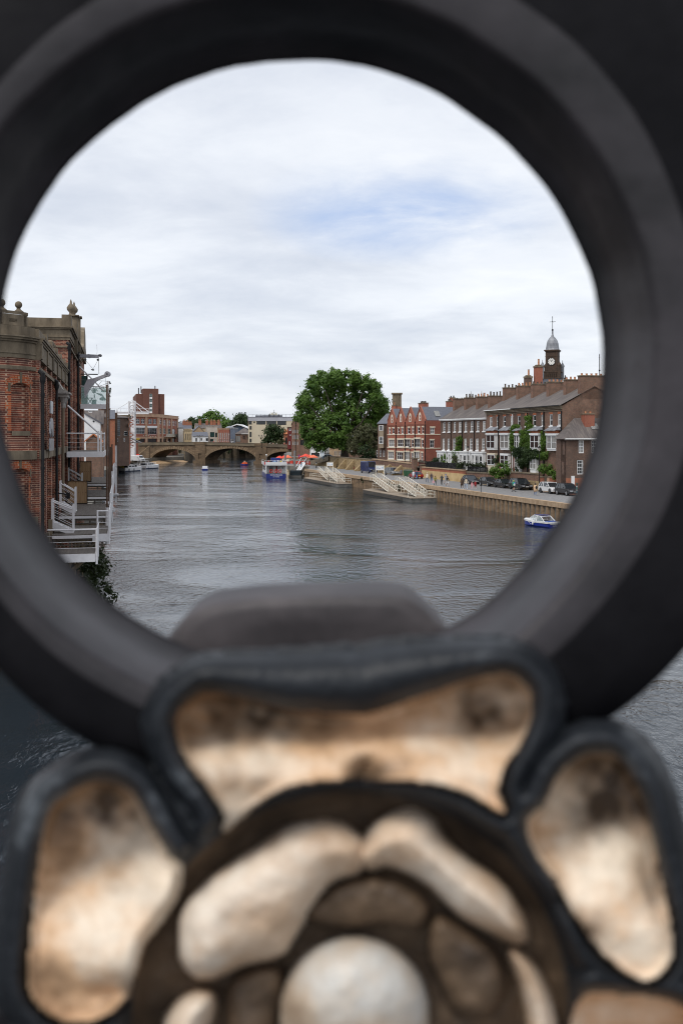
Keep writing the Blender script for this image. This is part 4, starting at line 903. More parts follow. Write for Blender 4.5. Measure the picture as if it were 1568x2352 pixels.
# grey floating gantry
q=W((290,1005),318); t=thing('gantry','grey steel gantry frame with sloping braces, in front of the dark brick building','gantry',(q.x,318,2.0)); k=318/F
X=lambda x,y:((s3(x,y)[0]-290)*k,0,zat(s3(x,y)[1],318)-2.)
mb=MB()
for x in (482,505,545): p=X(x,1130); mb.box(p[0]-.13,p[0]+.13,-.15,.15,-.4,p[2])
mb.build('leg',M('gantry_grey',(.28,.29,.28),(.42,.42,.41),1.,.6),t)
mb=MB()
for a,b,r in (((20,1215),(480,1150),.16),((530,1150),(960,1325),.2),((270,1215),(470,1310),.11),((610,1300),(740,1240),.09),((220,1330),(1000,1345),.14)): mb.cyl(X(*a),X(*b),r,n=6)
mb.build('brace',M('gantry_beam',(.33,.33,.32),(.47,.47,.46),1.,.6),t)
# corner building at the bridge foot
CB=[PT(303,424),PT(364,440),PT(409.5,486)]
pinks=M('pinkish_stone',(.36,.22,.145),(.50,.33,.22),.6,.85)
t0=thing('corner_building','red brick and pink stone corner building with big arched windows at the bridge foot','building',(CB[0][0],CB[0][1],0),0)
def sub(fr,parent,wm,wins,holes,z0,z1,dep):
    # a facade of a many-sided building, built in its parent's space
    e=bpy.data.objects.new('facade',None)
    mb=MB(); mb.wall(0,fr.L,z0,z1,list(wins)+list(holes),0,.3); mb.add([(0,dep,z0),(fr.L,dep,z0),(fr.L,dep,z1),(0,dep,z1),(0,0,z0),(fr.L,0,z0),(fr.L,0,z1),(0,0,z1)],[(0,1,2,3),(4,0,3,7),(1,5,6,2),(7,6,2,3)])
    bpy.data.objects.remove(e)
    o=mb.build('wall',wm,parent); o.location=(fr.o.x-parent.location.x,fr.o.y-parent.location.y,0); o.rotation_euler.z=fr.ang; return o
FA=Fr(CB[0],CB[1]); FB=Fr(CB[1],CB[2])
wA=wpx(FA,r3,(455,500,548,612),(517,562,548,612),(610,652,553,615),(668,710,555,615)); bA=wpx(FA,r3,(430,563,662,740),(602,714,665,745)); sA=wpx(FA,r3,(425,566,787,845),(600,716,790,845))
zt=zat(952,440)
oA=sub(FA,t0,bk_red,wA+bA,sA,2.2,zt-1.2,12)
for w in wA: window(oA,*w,y=.1,kind='cross',pane=gl_d)
for w in bA: window(oA,*w,y=.1,kind='grid4x2',pane=gl_d)
wB=[];
wB=wpx(FB,r3,(748,772,560,618),(790,806,565,632),(811,827,565,632),(848,864,570,635),(868,884,570,635),(905,919,575,638),(926,940,575,638),(950,963,580,640)); bB=wpx(FB,r3,(790,826,672,740),(848,886,675,742),(905,942,680,745),(745,772,670,740)); sB=wpx(FB,r3,(748,776,785,845),(792,832,782,845),(848,890,782,845),(905,942,785,845))
oB=sub(FB,t0,bk_red,wB+bB,sB,2.2,zt-1.2,12)
for w in wB: window(oB,*w,y=.1,kind='cross',pane=gl_d)
for w in bB: window(oB,*w,y=.1,kind='grid2x2',pane=gl_g)
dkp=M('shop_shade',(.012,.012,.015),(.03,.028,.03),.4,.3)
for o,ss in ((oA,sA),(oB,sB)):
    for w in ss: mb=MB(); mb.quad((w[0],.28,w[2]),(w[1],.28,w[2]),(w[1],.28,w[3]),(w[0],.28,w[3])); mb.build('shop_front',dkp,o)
def pil(fr,o,xs,rg,yy):
    mb=MB()
    for a,b in xs:
        s0=fr.sz(rg(a,yy))[0]; s1=fr.sz(rg(b,yy))[0]; mb.box(s0,s1,-.25,-.01,2.2,zt-1.3)
    mb.box(-.1,fr.L+.1,-.45,0,zt-1.3,zt-.9); mb.box(-.1,fr.L+.1,-.2,.3,zt-.89,zt); mb.box(-.1,fr.L+.1,-.3,.3,zt+.001,zt+.2)
    z=fr.sz(rg(xs[0][0],772))[1]; mb.box(0,fr.L,-.2,-.012,z-.9,z-.1)
    mb.build('stone_dressing',pinks,o)
pil(FA,oA,((567,592),(718,746)),r3,700); pil(FB,oB,((774,789),(831,846),(890,904),(964,978)),r3,700)
w=wpx(FA,r3,(430,566,636,660),(592,718,639,663)); trim(oA,'fascia_sign_board',white,*[(a,b,-.1,-.02,c,d) for a,b,c,d in w])
w=wpx(FA,r3,(440,512,793,808)); a=w[0]
mb=MB(); mb.box(a[0],a[1],-.1,-.02,a[2],a[3]); mb.m=1; c=(a[0]+a[1])/2; mb.lathe((c,-.14,(a[2]+a[3])/2-.5),[(.1,0),(1.6,.3),(1.7,.6),(.1,1.)],10,1.,.05); mb.build('shop_sign',[M('maroon_sign',(.16,.02,.07)),M('yellow_sign',(.6,.4,.03))],oA)
w=wpx(FB,r3,(800,978,746,772))[0]; mb=MB(); n_=int((w[1]-w[0])/.5)
for i in range(n_+1): s=w[0]+(w[1]-w[0])*i/n_; mb.box(s-.1,s+.1,-1.3,-1.2,w[2],w[3])
mb.box(w[0],w[1],-1.32,-1.18,w[3],w[3]+.15); mb.box(w[0],w[1],-1.3,-.02,w[2]-.2,w[2]); mb.build('balustrade',M('pale_stone',(.5,.46,.38),(.62,.58,.5)),oB)
# tower block
TB=[PT(305.5,600),PT(313.5,552),PT(378,556)]
bk_tw=brick('tower_brick',(.165,.07,.05),(.12,.052,.042),(.16,.09,.07),.3,.1,.01,(.8,.8,.8),vsc=.1)
zt=zat(905,555); zt2=zat(893,555)
t=thing('tower_block','tall brown brick tower block with strip windows rising behind the bridge','building',(TB[1][0],TB[1][1],0),0)
f1=Fr(TB[0],TB[1]); f2=Fr(TB[1],TB[2])
o1=sub(f1,t,bk_tw,(),(),2.4,zt,14)
cw=wpx(f2,r3,(621,656,237,300),(621,656,300,362),(621,656,362,430),(621,656,430,480)); sw=wpx(f2,r3,(525,540,240,290),(525,540,292,350),(525,540,352,410),(525,540,412,470),(735,747,246,295),(735,747,298,358),(735,747,360,420),(735,747,422,470))
o2=sub(f2,t,bk_tw,sw,(),2.4,zt,15)
for w in sw: window(o2,w[0],w[1],w[2]+.5,w[3],y=.1,kind='grid1x2',pane=gl_c); trim(o2,'spandrel',white,(w[0],w[1],.05,.12,w[2],w[2]+.48))
x0=f2.sz(r3(540,300))[0]; x1=f2.sz(r3(734,300))[0]
mb=MB(); mb.wall(x0,x1,2.4,zt2,[(a,b,c,d) for a,b,c,d in cw],-1.2,.2); mb.add([(x0,-1.2,2.4),(x0,12,2.4),(x0,12,zt2),(x0,-1.2,zt2),(x1,-1.2,2.4),(x1,12,2.4),(x1,12,zt2),(x1,-1.2,zt2)],[(0,3,2,1),(4,5,6,7),(3,7,6,2)]); mb.build('lift_tower',bk_tw,o2)
for w in cw: window(o2,w[0],w[1],w[2]+.9,w[3],y=-1.1,kind='grid1x2',pane=gl_g); trim(o2,'spandrel',white,(w[0],w[1],-1.15,-1.08,w[2],w[2]+.88))
mb=MB()
for x,y0,y1 in ((490,160,215),(522,140,190),(698,133,180)): p=f2.sz(r3(x,y1)); q=f2.sz(r3(x,y0)); mb.cyl((p[0],3,p[1]-1.5),(p[0],3,q[1]),.3,n=6)
mb.build('aerial',black,o2)
# small far buildings beyond the bridge, left to right
fr=FrA(409.8,421.5,470); house('white_block','plain pale rendered block beside the red corner building',fr,6,zat(984,472),8,M('pale_render',(.46,.45,.44),(.56,.55,.53),.4),(),'flat',lead,par=.3,cat='building')
fr=FrA(411,441,520); t=house('roofscape_house','old house with slate and red tile roofs and thick brick chimneys beyond the bridge',fr,6,zat(985,520),12,stone_y,(),'ridge',slate,3.4)
for x,y0,y1 in ((708,595,745),(792,612,700),(882,650,745)): p=fr.sz(t1(x,y0)); chimney(t,p[0],4,p[1]-8,p[1],1.6,1.3,bk_org,2,potm,.25,.7)
fr=FrA(423.5,442,466); t=house('stone_arcade','honey stone building with a row of four tall slit windows and a crenellated top',fr,6,zat(990,464),10,stone_y,wpx(fr,t1,(725,748,960,1140),(775,800,960,1140),(828,852,960,1140),(882,906,960,1140)),'flat',stone_y,par=.3,kind='grid1x4',fm=stone_y,pane=gl_d,cat='building')
mb=MB()
for i in range(9): s=fr.L*(i+.1)/9; mb.box(s,s+fr.L/18,-.1,.2,zat(990,464)+.49,zat(985.5,464)+.3)
mb.build('crenel',stone_y,t)
fr=FrA(442.5,471,468); house('guildhall_gable','weathered tan stone gable with a grey roof beyond the bridge lamps',fr,6,zat(993,470),14,coping,wpx(fr,t1,(1140,1170,850,950)),'gable',slate,zat(979,470)-zat(993,470),kind='grid1x2',fm=stone_y,cat='building')
fr=FrA(442.5,478,455); house('white_pub','small white building with black framed windows behind the bridge parapet',fr,6,zat(1001,456),7,white,wpx(fr,t1,(1010,1065,1090,1185),(1160,1205,1090,1160),(1310,1370,1090,1170)),'ridge',slate,1.8,kind='grid3x2',fm=black)
fr=FrA(449,510,548); t=house('long_slate_range','long old range with a slate roof and four round banded chimney stacks',fr,6,zat(983,550),10,stone_y,(),'ridge',slate_br,2.6)
for x,rg in ((1158,t1),(1360,t1),(1482,t1),(145,t2),(262,t2)): p=fr.sz(rg(x,590 if rg is t1 else 455)); chimney(t,p[0],4,p[1]-5,p[1],1.5,1.5,bk_org,2,potm,.3,.6)
conc=M('pale_concrete',(.42,.37,.31),(.54,.49,.42),.3)
fr=FrA(476.5,499.5,462); t=house('concrete_box','pale concrete fronted building with a band of green glass, beyond the second arch',fr,6,zat(980.5,462),10,conc,wpx(fr,t2,(5,130,775,915),(150,212,790,920),(10,100,970,1045)),'flat',conc,par=.3,kind='grid5x1',fm=black,pane=gl_g,cat='building')
fr=FrA(500.5,527.5,458,-.02); t=house('pink_front','red brick building with tall white panel windows and a lead dome',fr,6,zat(986.5,458),10,bk_red,wpx(fr,t2,*[(245+i*54,272+i*54,790,960) for i in range(6)],*[(245+i*54,272+i*54,975,1045) for i in range(6)]),'flat',pinks,par=.5,kind='grid1x3',pane=gl_c,cat='building')
mb=MB(); c=fr.sz(t2(495,690)); r_=fr.sz(t2(635,690))[0]-c[0]; mb.sph((c[0],9,c[1]),r_,4,fr.sz(t2(495,590))[1]-c[1],18); mb.build('dome',lead,t,True)
fr=FrA(528.5,540.5,456,-.02); house('blue_glass_block','narrow blue grey glazed block between the red front and the slate arcade',fr,6,zat(985,456),10,M('blue_cladding',(.10,.12,.16),(.14,.165,.21),.5),wpx(fr,t2,(590,690,975,1045)),'flat',lead,par=.4,kind='grid3x1',pane=gl_d,cat='building')
fr=FrA(522,572,500,-.02); L=fr.L; z0_=zat(986,499); t=thing('white_roof_hall','hall with a shallow white pointed roof over blue cladding, left of the cream office','building',(fr.o.x,fr.o.y,0),fr.ang)
mb=MB(); mb.prism([(0,6),(L,6),(L,z0_),(L*.55,z0_+1.6),(0,z0_+.2)],0,12); mb.build('wall',M('blue_hall_cladding',(.06,.085,.12)),t)
zp=zat(973.5,499); mb=MB(); mb.prism([(-.3,z0_+.2),(L*.45,zp-.5),(L*.62,zp-.9),(L+.3,z0_),(L+.3,z0_+.5),(L*.62,zp-.3),(L*.45,zp),(-.3,z0_+.8)],-1.,12); mb.build('roof',white,t)
fr=FrA(541,573.5,448,-.02); t=house('slate_arcade','low building of brick arches under a broad brown slate roof beside the cream office',fr,6,zat(996,445),14,bk_mix,wpx(fr,t2,(735,865,880,1055),*[(915+i*37,935+i*37,880,985) for i in range(6)]),'hip',slate_br,2.6,kind='grid4x1',fm=black,cat='building')
trim(t,'pale_eaves',white,(fr.L*.42,fr.L+.2,-.5,-.42,zat(996,445)-.2,zat(996,445)+.05))
fr=FrA(570,676,432,-.02); cz=zat(957.8,426)
cofc=M('cream_render',(.50,.42,.30),(.58,.50,.37),.15)
w=wpx(fr,t3,(-98,163,430,560),(187,468,435,565),(492,745,448,572)); w2=wpx(fr,t2,(1242,1285,473,522),(1130,1190,600,705),(1100,1195,425,560),(1130,1188,765,920),(1130,1188,960,1070))
t=house('cream_office','wide flat roofed cream office block with a band of dark windows and a grey fascia',fr,6,cz-1.6,14,cofc,w+w2,'flat',M('grey_fascia',(.33,.33,.36),(.40,.40,.43),.3),par=1.6,kind='grid5x1',fm=black,pane=gl_d,cat='building')
zz=cz+.2
trim(t,'roof_plant',slate,(fr.L*.14,fr.L*.46,3,8,zz,zz+.7),(fr.L*.3,fr.L*.72,2.5,6,zz,zz+.75))
mb=MB()
for i in range(5):
    p=fr.sz(t3(300+i*40,300)); c=Vector((p[0],2,zz+1.35)); mb.tube([c+Vector((math.cos(a*PI/6)*.36,0,math.sin(a*PI/6)*.42)) for a in range(12)],.09,5,True,True)
mb.build('roof_ring',M('dull_gold',(.35,.28,.08)),t)
mb=MB(); p=fr.sz(t3(392,135)); mb.cyl((p[0],2,zz),(p[0],2,p[1]),.1,n=5); mb.box(p[0]-.6,p[0]+.6,1.95,2.05,p[1]-1.3,p[1]-1.2)
for x,y in ((245,260),(265,250),(518,260),(540,260),(960,335),(990,335),(1015,335)): q=fr.sz(t3(x,y)); mb.cyl((q[0],2,zz),(q[0],2,q[1]),.12,n=5)
for i in range(12): s=fr.L*i/11; mb.cyl((s,.6,zz),(s,.6,zz+1.1),.04,n=4)
mb.cyl((0,.6,zz+1.1),(fr.L,.6,zz+1.1),.04,n=4); mb.build('roof_mast',black,t)
fr=FrA(652,661.5,400,-.02); house('orange_gable','low orange brick gable beside the dark round tree',fr,6,zat(996,398),8,bk_org,wpx(fr,t3,(725,778,925,1110)),'ridge',M('orange_pantile_roof',(.4,.13,.05),(.5,.19,.08),2.),1.7,kind='grid2x3',fm=black)
fr=FrA(660.2,669.3,386,-.02); house('dark_red_infill','narrow dark red building squeezed left of the gabled brick warehouse',fr,6,zat(983,385),8,brick('dark_red_brick',(.22,.03,.03),(.16,.03,.03),(.2,.06,.05)),wpx(fr,t3,(822,885,670,735),(835,880,830,880),(820,860,1035,1135)),'flat',bk_dark,par=.2,kind='grid2x1')
fr=FrA(669.5,689.5,374,-.55); t=thing('gabled_warehouse','brown brick gabled warehouse with three rows of narrow white windows at the bridge end','building',(fr.o.x,fr.o.y,0),fr.ang); L=fr.L
ws=[]
for y0,y1 in ((705,788),(862,972),(1045,1140)): ws+=wpx(fr,t3,(930,955,y0,y1),(975,998,y0,y1),(1018,1042,y0,y1),(1064,1088,y0,y1))
zv=zat(977,370); zp=zat(960.5,370)
mb=MB(); mb.wall(0,L,2.4,zv,ws,0,.15); mb.add([(0,0,zv),(L*.5,0,zv),(L*.28,0,zp),(L,0,zv),(L*.75,0,zp)],[(0,1,2),(1,3,4)])
mb.add([(0,0,2.4),(0,9,2.4),(0,9,zv),(0,0,zv),(L,0,2.4),(L,9,2.4),(L,9,zv),(L,0,zv)],[(0,3,2,1),(4,5,6,7)]); mb.build('wall',bk_mix,t)
for w in ws: window(t,*w,y=.05,kind='sash',pane=gl_c)
mb=MB()
for a,b,c in ((0,.28,.5),(.5,.75,1.)): mb.add([(L*a-.2,-.2,zv),(L*b,-.2,zp+.2),(L*c+.2,-.2,zv),(L*a-.2,9,zv),(L*b,9,zp+.2),(L*c+.2,9,zv)],[(0,1,4,3),(1,2,5,4)])
mb.build('roof',slate_br,t); chimney(t,L*1.05,5,zv,zat(953,370),2.4,1.5,bk_org,2)
trim(t,'drain_pipe',black,(L*.44,L*.5,-.15,-.02,2.4,zv))
fr=FrA(689.8,712,366,-.3); house('brick_inn','plain brown brick house with a dark canopied ground floor near the bridge end',fr,2.4,zat(986,360),9,bk_mix,(),'ridge',slate_br,3.,holes=wpx(fr,t3,(1140,1330,1000,1150)))
# far trees
def ftree(lab,pts,Y,seed,leafm=lf_dark,n=1500,sz=.9,nm='distant_tree'):
    L_=plobes(pts,Y); c=L_[0][0]; tree(nm,lab,'tree',(c.x,Y,4),L_,n,sz,leafm,.5,seed,4,'trees on the skyline beyond the bridge')
ftree('small rounded dark tree on the skyline nearest the red corner building',[(447,969,13,11),(440,975,10,9),(454,976,10,9)],640,11)
ftree('broad tall mid green tree crowning the skyline above the brick stacks',[(482,966,24,18),(466,972,16,13),(497,962,18,16),(512,970,16,14),(488,953,12,9),(478,976,20,12)],650,12,lf_plane,2600)
ftree('pale yellow green tree between the two big dark skyline trees',[(522,974,10,9),(514,980,9,9),(530,979,8,7)],630,13,lf_lime,900)
ftree('open crowned dark tree beside the cream office roof',[(556,966,14,13),(545,973,12,11),(565,972,10,12),(553,958,9,7),(539,977,9,7)],600,14,lf_dark,1700)
L_=plobes([(628,992,20,16),(616,1000,12,14),(643,1000,11,14),(625,982,15,9),(634,1010,18,12),(612,1012,9,9)],402); c=L_[0][0]
tree('round_tree','dense round dark tree in front of the cream office by the bridge parapet','tree',(c.x,402,4.),L_,2600,.5,lf_dark,.4,15)
L_=plobes([(645,1015,10,6),(636,1017,7,5)],396); c=L_[0][0]; tree('low_shrub','low pale green shrub on the bridge end below the round dark tree','shrub',(c.x,396,6),L_,350,.35,lf_olive,0,16,part='foliage')
ftree('dark tree glimpsed beyond the bridge to the left of the old roofs',[(415,978,7,6)],600,17,lf_dark,400)
L_=plobes([(230,1000,16,10)],330)
# a far wooded skyline that closes the gaps
mb=MB(); rr=random.Random(9); lob=[(Vector((x,1150+rr.uniform(-60,60),rr.uniform(4,9))),Vector((30,20,rr.uniform(8,15)))) for x in range(-520,700,26)]
leaves(mb,lob,9000,2.6,rr); tag(mb.build('far_wood',lf_dark),'far wooded skyline behind the town roofs','wood',kind='stuff')
# ================= the stone arch bridge =================
FBR=Fr(PT(318,412),PT(720,384)); t=thing('stone_bridge','three arched tan stone road bridge with a solid parapet across the river','bridge',(FBR.o.x,FBR.o.y,0),FBR.ang)
bst=brick('bridge_masonry',(.215,.15,.092),(.15,.105,.068),(.10,.075,.055),.9,.42,.025,(.5,.48,.46),vsc=.25)
bst_d=M('parapet_stone',(.095,.075,.052),(.19,.15,.10),.5,.9,stretch=(.4,1,2))
def topz(s):
    f=s/FBR.L; return zat(1016.8,412)*(1-f)**2+2*f*(1-f)*(zat(1011.5,398)+.0)+zat(1024.5,384)*f*f
AR=[]
for xl,xr,yc in ((347,451,1031.6),(470,592,1029.8),(608,700,1037)):
    a=FBR.sz((xl,1040))[0]; b=FBR.sz((xr,1040))[0]; AR.append((a,b,FBR.sz(((xl+xr)/2,yc))[1]))
def soff(s,e=0.):
    for a,b,zc_b in AR:
        if a-e<s<b+e:
            u=(s-(a+b)/2)/((b-a)/2+e); return .6+(zc_b-.6+e)*math.sqrt(max(0,1-u*u))
    return None
mb=MB(); ss=sorted({round(i*FBR.L/150,3) for i in range(151)}|{round(v,3) for a,b,_ in AR for v in (a,a+.05,a+.2,a+.5,b-.5,b-.2,b-.05,b)})
for a,b in zip(ss,ss[1:]):
    m_=(a+b)/2; inside=soff(m_) is not None
    za=soff(max(a,min(a,b))) if inside else None
    za=(soff(a) or .6) if inside else -1.; zb=(soff(b) or .6) if inside else -1.
    ta=topz(a)-1.15; tb=topz(b)-1.15
    mb.add([(a,0,za),(b,0,zb),(b,0,tb),(a,0,ta)],[(0,1,2,3)])
    if inside: mb.add([(a,0,za),(b,0,zb),(b,11,zb),(a,11,za)],[(0,3,2,1)])
for a,b,_ in AR:
    for s in (a,b): mb.add([(s,0,-1),(s,11,-1),(s,11,.62),(s,0,.62)],[(0,1,2,3)])
mb.add([(s,0.02,topz(s)-1.16) for s in ss]+[(s,11,topz(s)-1.16) for s in ss],[(i,i+1,i+1+len(ss),i+len(ss)) for i in range(len(ss)-1)])
mb.add([(0,0,-1),(0,11,-1),(0,11,topz(0)-1.2),(0,0,topz(0)-1.2)],[(0,3,2,1)])
mb.build('spandrel_wall',bst,t)
for a,b,zc_b in AR:
    mb=MB(); n_=34
    for i in range(n_):
        t0,t1_=PI*i/n_,PI*(i+1)/n_-.018; P_=[]
        for th in (t0,t1_):
            for e in (0.,1.15+.35*(i%2)): P_.append(((a+b)/2-math.cos(th)*((b-a)/2+e),.6+(zc_b-.6+e*.8)*math.sin(th)))
        mb.add([(x,-.13,z) for x,z in P_]+[(x,.05,z) for x,z in P_],[(0,2,3,1),(0,1,5,4),(2,6,7,3),(1,3,7,5),(0,4,6,2)])
    mb.build('arch_ring',M('arch_stone',(.15,.10,.06),(.265,.185,.11),.7,.9) if 'arch_stone' not in bpy.data.materials else bpy.data.materials['arch_stone'],t)
mb=MB()
for a,b in zip(ss,ss[1:]):
    for y0,y1,d0,d1 in ((-.2,.35,-1.05,-.12),(-.38,.4,-1.2,-1.05),(-.28,.42,-.12,.02)):
        mb.add([(a,y0,topz(a)+d0),(b,y0,topz(b)+d0),(b,y0,topz(b)+d1),(a,y0,topz(a)+d1),(a,y1,topz(a)+d0),(b,y1,topz(b)+d0),(b,y1,topz(b)+d1),(a,y1,topz(a)+d1)],[(0,1,2,3),(3,2,6,7),(0,4,5,1),(4,7,6,5)])
mb.build('parapet',bst_d,t)
mb=MB()
for a,b,_ in AR[:1]+AR[1:2]:
    for p in ([AR[0][1],AR[1][0]],[AR[1][1],AR[2][0]]):
        m_=(p[0]+p[1])/2; w=(p[1]-p[0])*.62
        break
prs=[((AR[0][1]+AR[1][0])/2,3.6),((AR[1][1]+AR[2][0])/2,3.6)]
for m_,w in prs:
    mb=MB(); zt_=topz(m_)-1.2
    mb.wall(m_-w/2-.5,m_+w/2+.5,1.2,zt_,[(m_-.75,m_+.75,1.8,4.1)],-.35,.5,True); mb.box(m_-w/2-.5,m_-w/2-.48,-.35,0,1.2,zt_); mb.box(m_+w/2+.48,m_+w/2+.5,-.35,0,1.2,zt_)
    mb.box(m_-w/2-1.,m_+w/2+1.,-1.2,11.6,-1,1.2); mb.box(m_-w/2-1.,m_+w/2+1.,-.45,.3,topz(m_)-1.0,topz(m_)+.1)
    mb.lathe((m_,-.3,4.1),[(.75,-.0),(.7,.3),(.5,.55),(.05,.75)],10,1.,.1); mb.build('pier',bst,t)
# embankment walls beside and beyond the bridge
def wallrun(name,label,pts,z0,z1,m,cap=None,th=.6,cat='wall'):
    t=thing(name,label,cat,(pts[0][0],pts[0][1],0)); o=Vector(pts[0])
    mb=MB(); mc=MB()
    for i,(a,b) in enumerate(zip(pts,pts[1:])):
        a,b=Vector(a)-o,Vector(b)-o; d=(b-a).normalized(); n_=Vector((-d.y,d.x))*th
        za,zb=(z1[i],z1[i+1]) if isinstance(z1,(list,tuple)) else (z1,z1)
        q=[a,b,b+n_,a+n_]; mb.add([(v.x,v.y,z0) for v in q]+[(q[0].x,q[0].y,za),(q[1].x,q[1].y,zb),(q[2].x,q[2].y,zb),(q[3].x,q[3].y,za)],[(0,1,5,4),(1,2,6,5),(2,3,7,6),(3,0,4,7),(4,5,6,7)])
        e=n_*.15; q=[a-e,b-e,b+n_+e,a+n_+e]; mc.add([(q[0].x,q[0].y,za+.002),(q[1].x,q[1].y,zb+.002),(q[2].x,q[2].y,zb+.002),(q[3].x,q[3].y,za+.002),(q[0].x,q[0].y,za+.18),(q[1].x,q[1].y,zb+.18),(q[2].x,q[2].y,zb+.18),(q[3].x,q[3].y,za+.18)],[(0,1,5,4),(1,2,6,5),(2,3,7,6),(3,0,4,7),(4,5,6,7)])
    mb.build('masonry',m,t)
    if cap: mc.build('wall_coping',cap,t)
    return t
t=wallrun('embankment_wall','dark stone river wall with pilasters seen through the bridge arches',[(-69,436.5),(-70.5,470),(-84.5,521),(-160,602)][::-1],-1,6.,bst_d,stone)
t=wallrun('far_river_wall','dark ivy hung wall closing the river beyond the middle arch',[(-150,569),(-115,523),(-37.5,514),(-24.5,430)],-1,6.2,bst_d,stone)
mb=MB()
for i in range(18): x=-112+i*4.2; y=522.6-(x+115)*9/77; mb.box(x+150-.5,x+150+.5,y-569-1.1,y-569-.2,-1,6.)
mb.build('pilaster',bst_d,t)
mb=MB(); rr=random.Random(4); lob=[(Vector((-110+rr.random()*72+150,-569+521-(i*.0)-4-rr.random()*6,rr.uniform(3,6.5))),Vector((1.6,1.,1.4))) for i in range(30)]; leaves(mb,lob,1500,.45,rr); mb.build('ivy',lf_bank,t)
wallrun('bridge_ramp_wall','sloping stone wing wall stepping down from the left end of the bridge',[(-84.5,409),(-77.5,404)][::-1],0,[2.,7.][::-1],bst,coping)
# left-bank foreshore
mb=MB(); mb.add([(-80,396,.9),(-73,360,.7),(-70.2,340,.05),(-71,370,-.1),(-74,398,-.1),(-67,415,-.1),(-66,432,-.1),(-70,436,.8),(-76,410,1.2)],[(0,1,3),(1,2,3),(0,3,4),(0,4,8),(8,4,5),(8,5,6,7)])
tag(mb.build('sand_bank',M('damp_sand',(.26,.165,.085),(.40,.27,.15),.4,.9)),kind='structure')
# ================= right bank: quay, road, walls =================
FQ=Fr((qlx(256),256),(qlx(30),30))
def qs(Y): return (256-Y)/FQ.d.y*-1.
def QP(Y,y=0.,z=0.): return FQ.loc(qs(Y),z,y)
t=thing('quay_wall','steel sheet piled quay wall topped with tan coping stones along the road','wall',(FQ.o.x,FQ.o.y,0),FQ.ang)
mb=MB(); s=0.
while s<FQ.L: mb.box(s,min(s+2.98,FQ.L),-.12,.62,1.86,2.47); s+=3.
mb.build('coping',coping,t)
pile_m=M('rusty_sheet_piling',(.06,.045,.032),(.22,.145,.085),.55,.85,.01,6.,stretch=(.9,1,2.2),c3=(.30,.215,.13),p=(.28,.75))
mb=MB(); pts=[]; s=0.; k=0
while s<FQ.L:
    for ds,y in ((0,.42),(.42,.42),(.62,-.02),(1.18,-.02)): pts.append((s+ds,y))
    s+=1.38
n_=len(pts); mb.add([(a,b,-1.2) for a,b in pts]+[(a,b,1.87) for a,b in pts],[(i,i+1,i+1+n_,i+n_) for i in range(n_-1)])
mb.build('sheet_piling',pile_m,t)
mb=MB(); mb.box(-.05,.0,-.1,6.5,-1,1.86); mb.box(-.25,.0,-.12,6.6,1.861,2.46); mb.build('end_wall',pile_m,t)
mb=MB()
for Y in (205,182,231): p=QP(Y,-.12); q=p; c=Vector((qs(Y),-.1,1.5)); leaves(mb,[(c,Vector((.6,.3,.6)))],120,.14,R)
mb.build('weeds',lf_bank,t)
road_m=M('grey_stone_setts',(.125,.122,.122),(.20,.195,.195),2.4,.85,.01,14.,p=(.3,.7),c3=(.245,.235,.225))
mb=MB(); L_=[(qlx(Y,.5),Y) for Y in (20,120,256)]+[(-8.3,262),(-8.8,279)]+[(-16.6,291),(-20,301),(-19.6,345),(-20.6,384)]+[(wlx(Y),Y) for Y in (330,275,120,20)]
mb.add([(x,y,2.436) for x,y in L_],[tuple(range(len(L_)))]); tag(mb.build('road',road_m),kind='structure')
mb=MB()
for Y in range(60,190,6): p=Vector((wlx(Y,-3.1),Y,2.441)); d=Vector((.262,-.965,0)); n_=Vector((.965,.262,0)); mb.add([p,p+d*1.2,p+d*1.2+n_*.1,p+n_*.1],[(0,1,2,3)])
tag(mb.build('road_marking',M('worn_white_line',(.35,.35,.34),(.5,.5,.5),2.)),kind='structure')
mb=MB(); mb.add([(-16.6,291,2.43),(-8.8,279,2.43),(-9.2,262,-.2),(-12.6,273,-.2),(-19,290,-.2)],[(0,1,2,3,4)]); tag(mb.build('slipway',M('slip_setts',(.22,.17,.10),(.36,.29,.19),1.5,.9,.02,6.)),kind='structure')
mb=MB(); L_=[(wlx(Y,.5),Y) for Y in (150,232,330)]+[(60,330),(60,150)]; mb.add([(x,y,4.35) for x,y in L_],[tuple(range(5))]); tag(mb.build('terrace_ground',M('garden_ground',(.10,.09,.07),(.17,.155,.125),1.)),kind='structure')
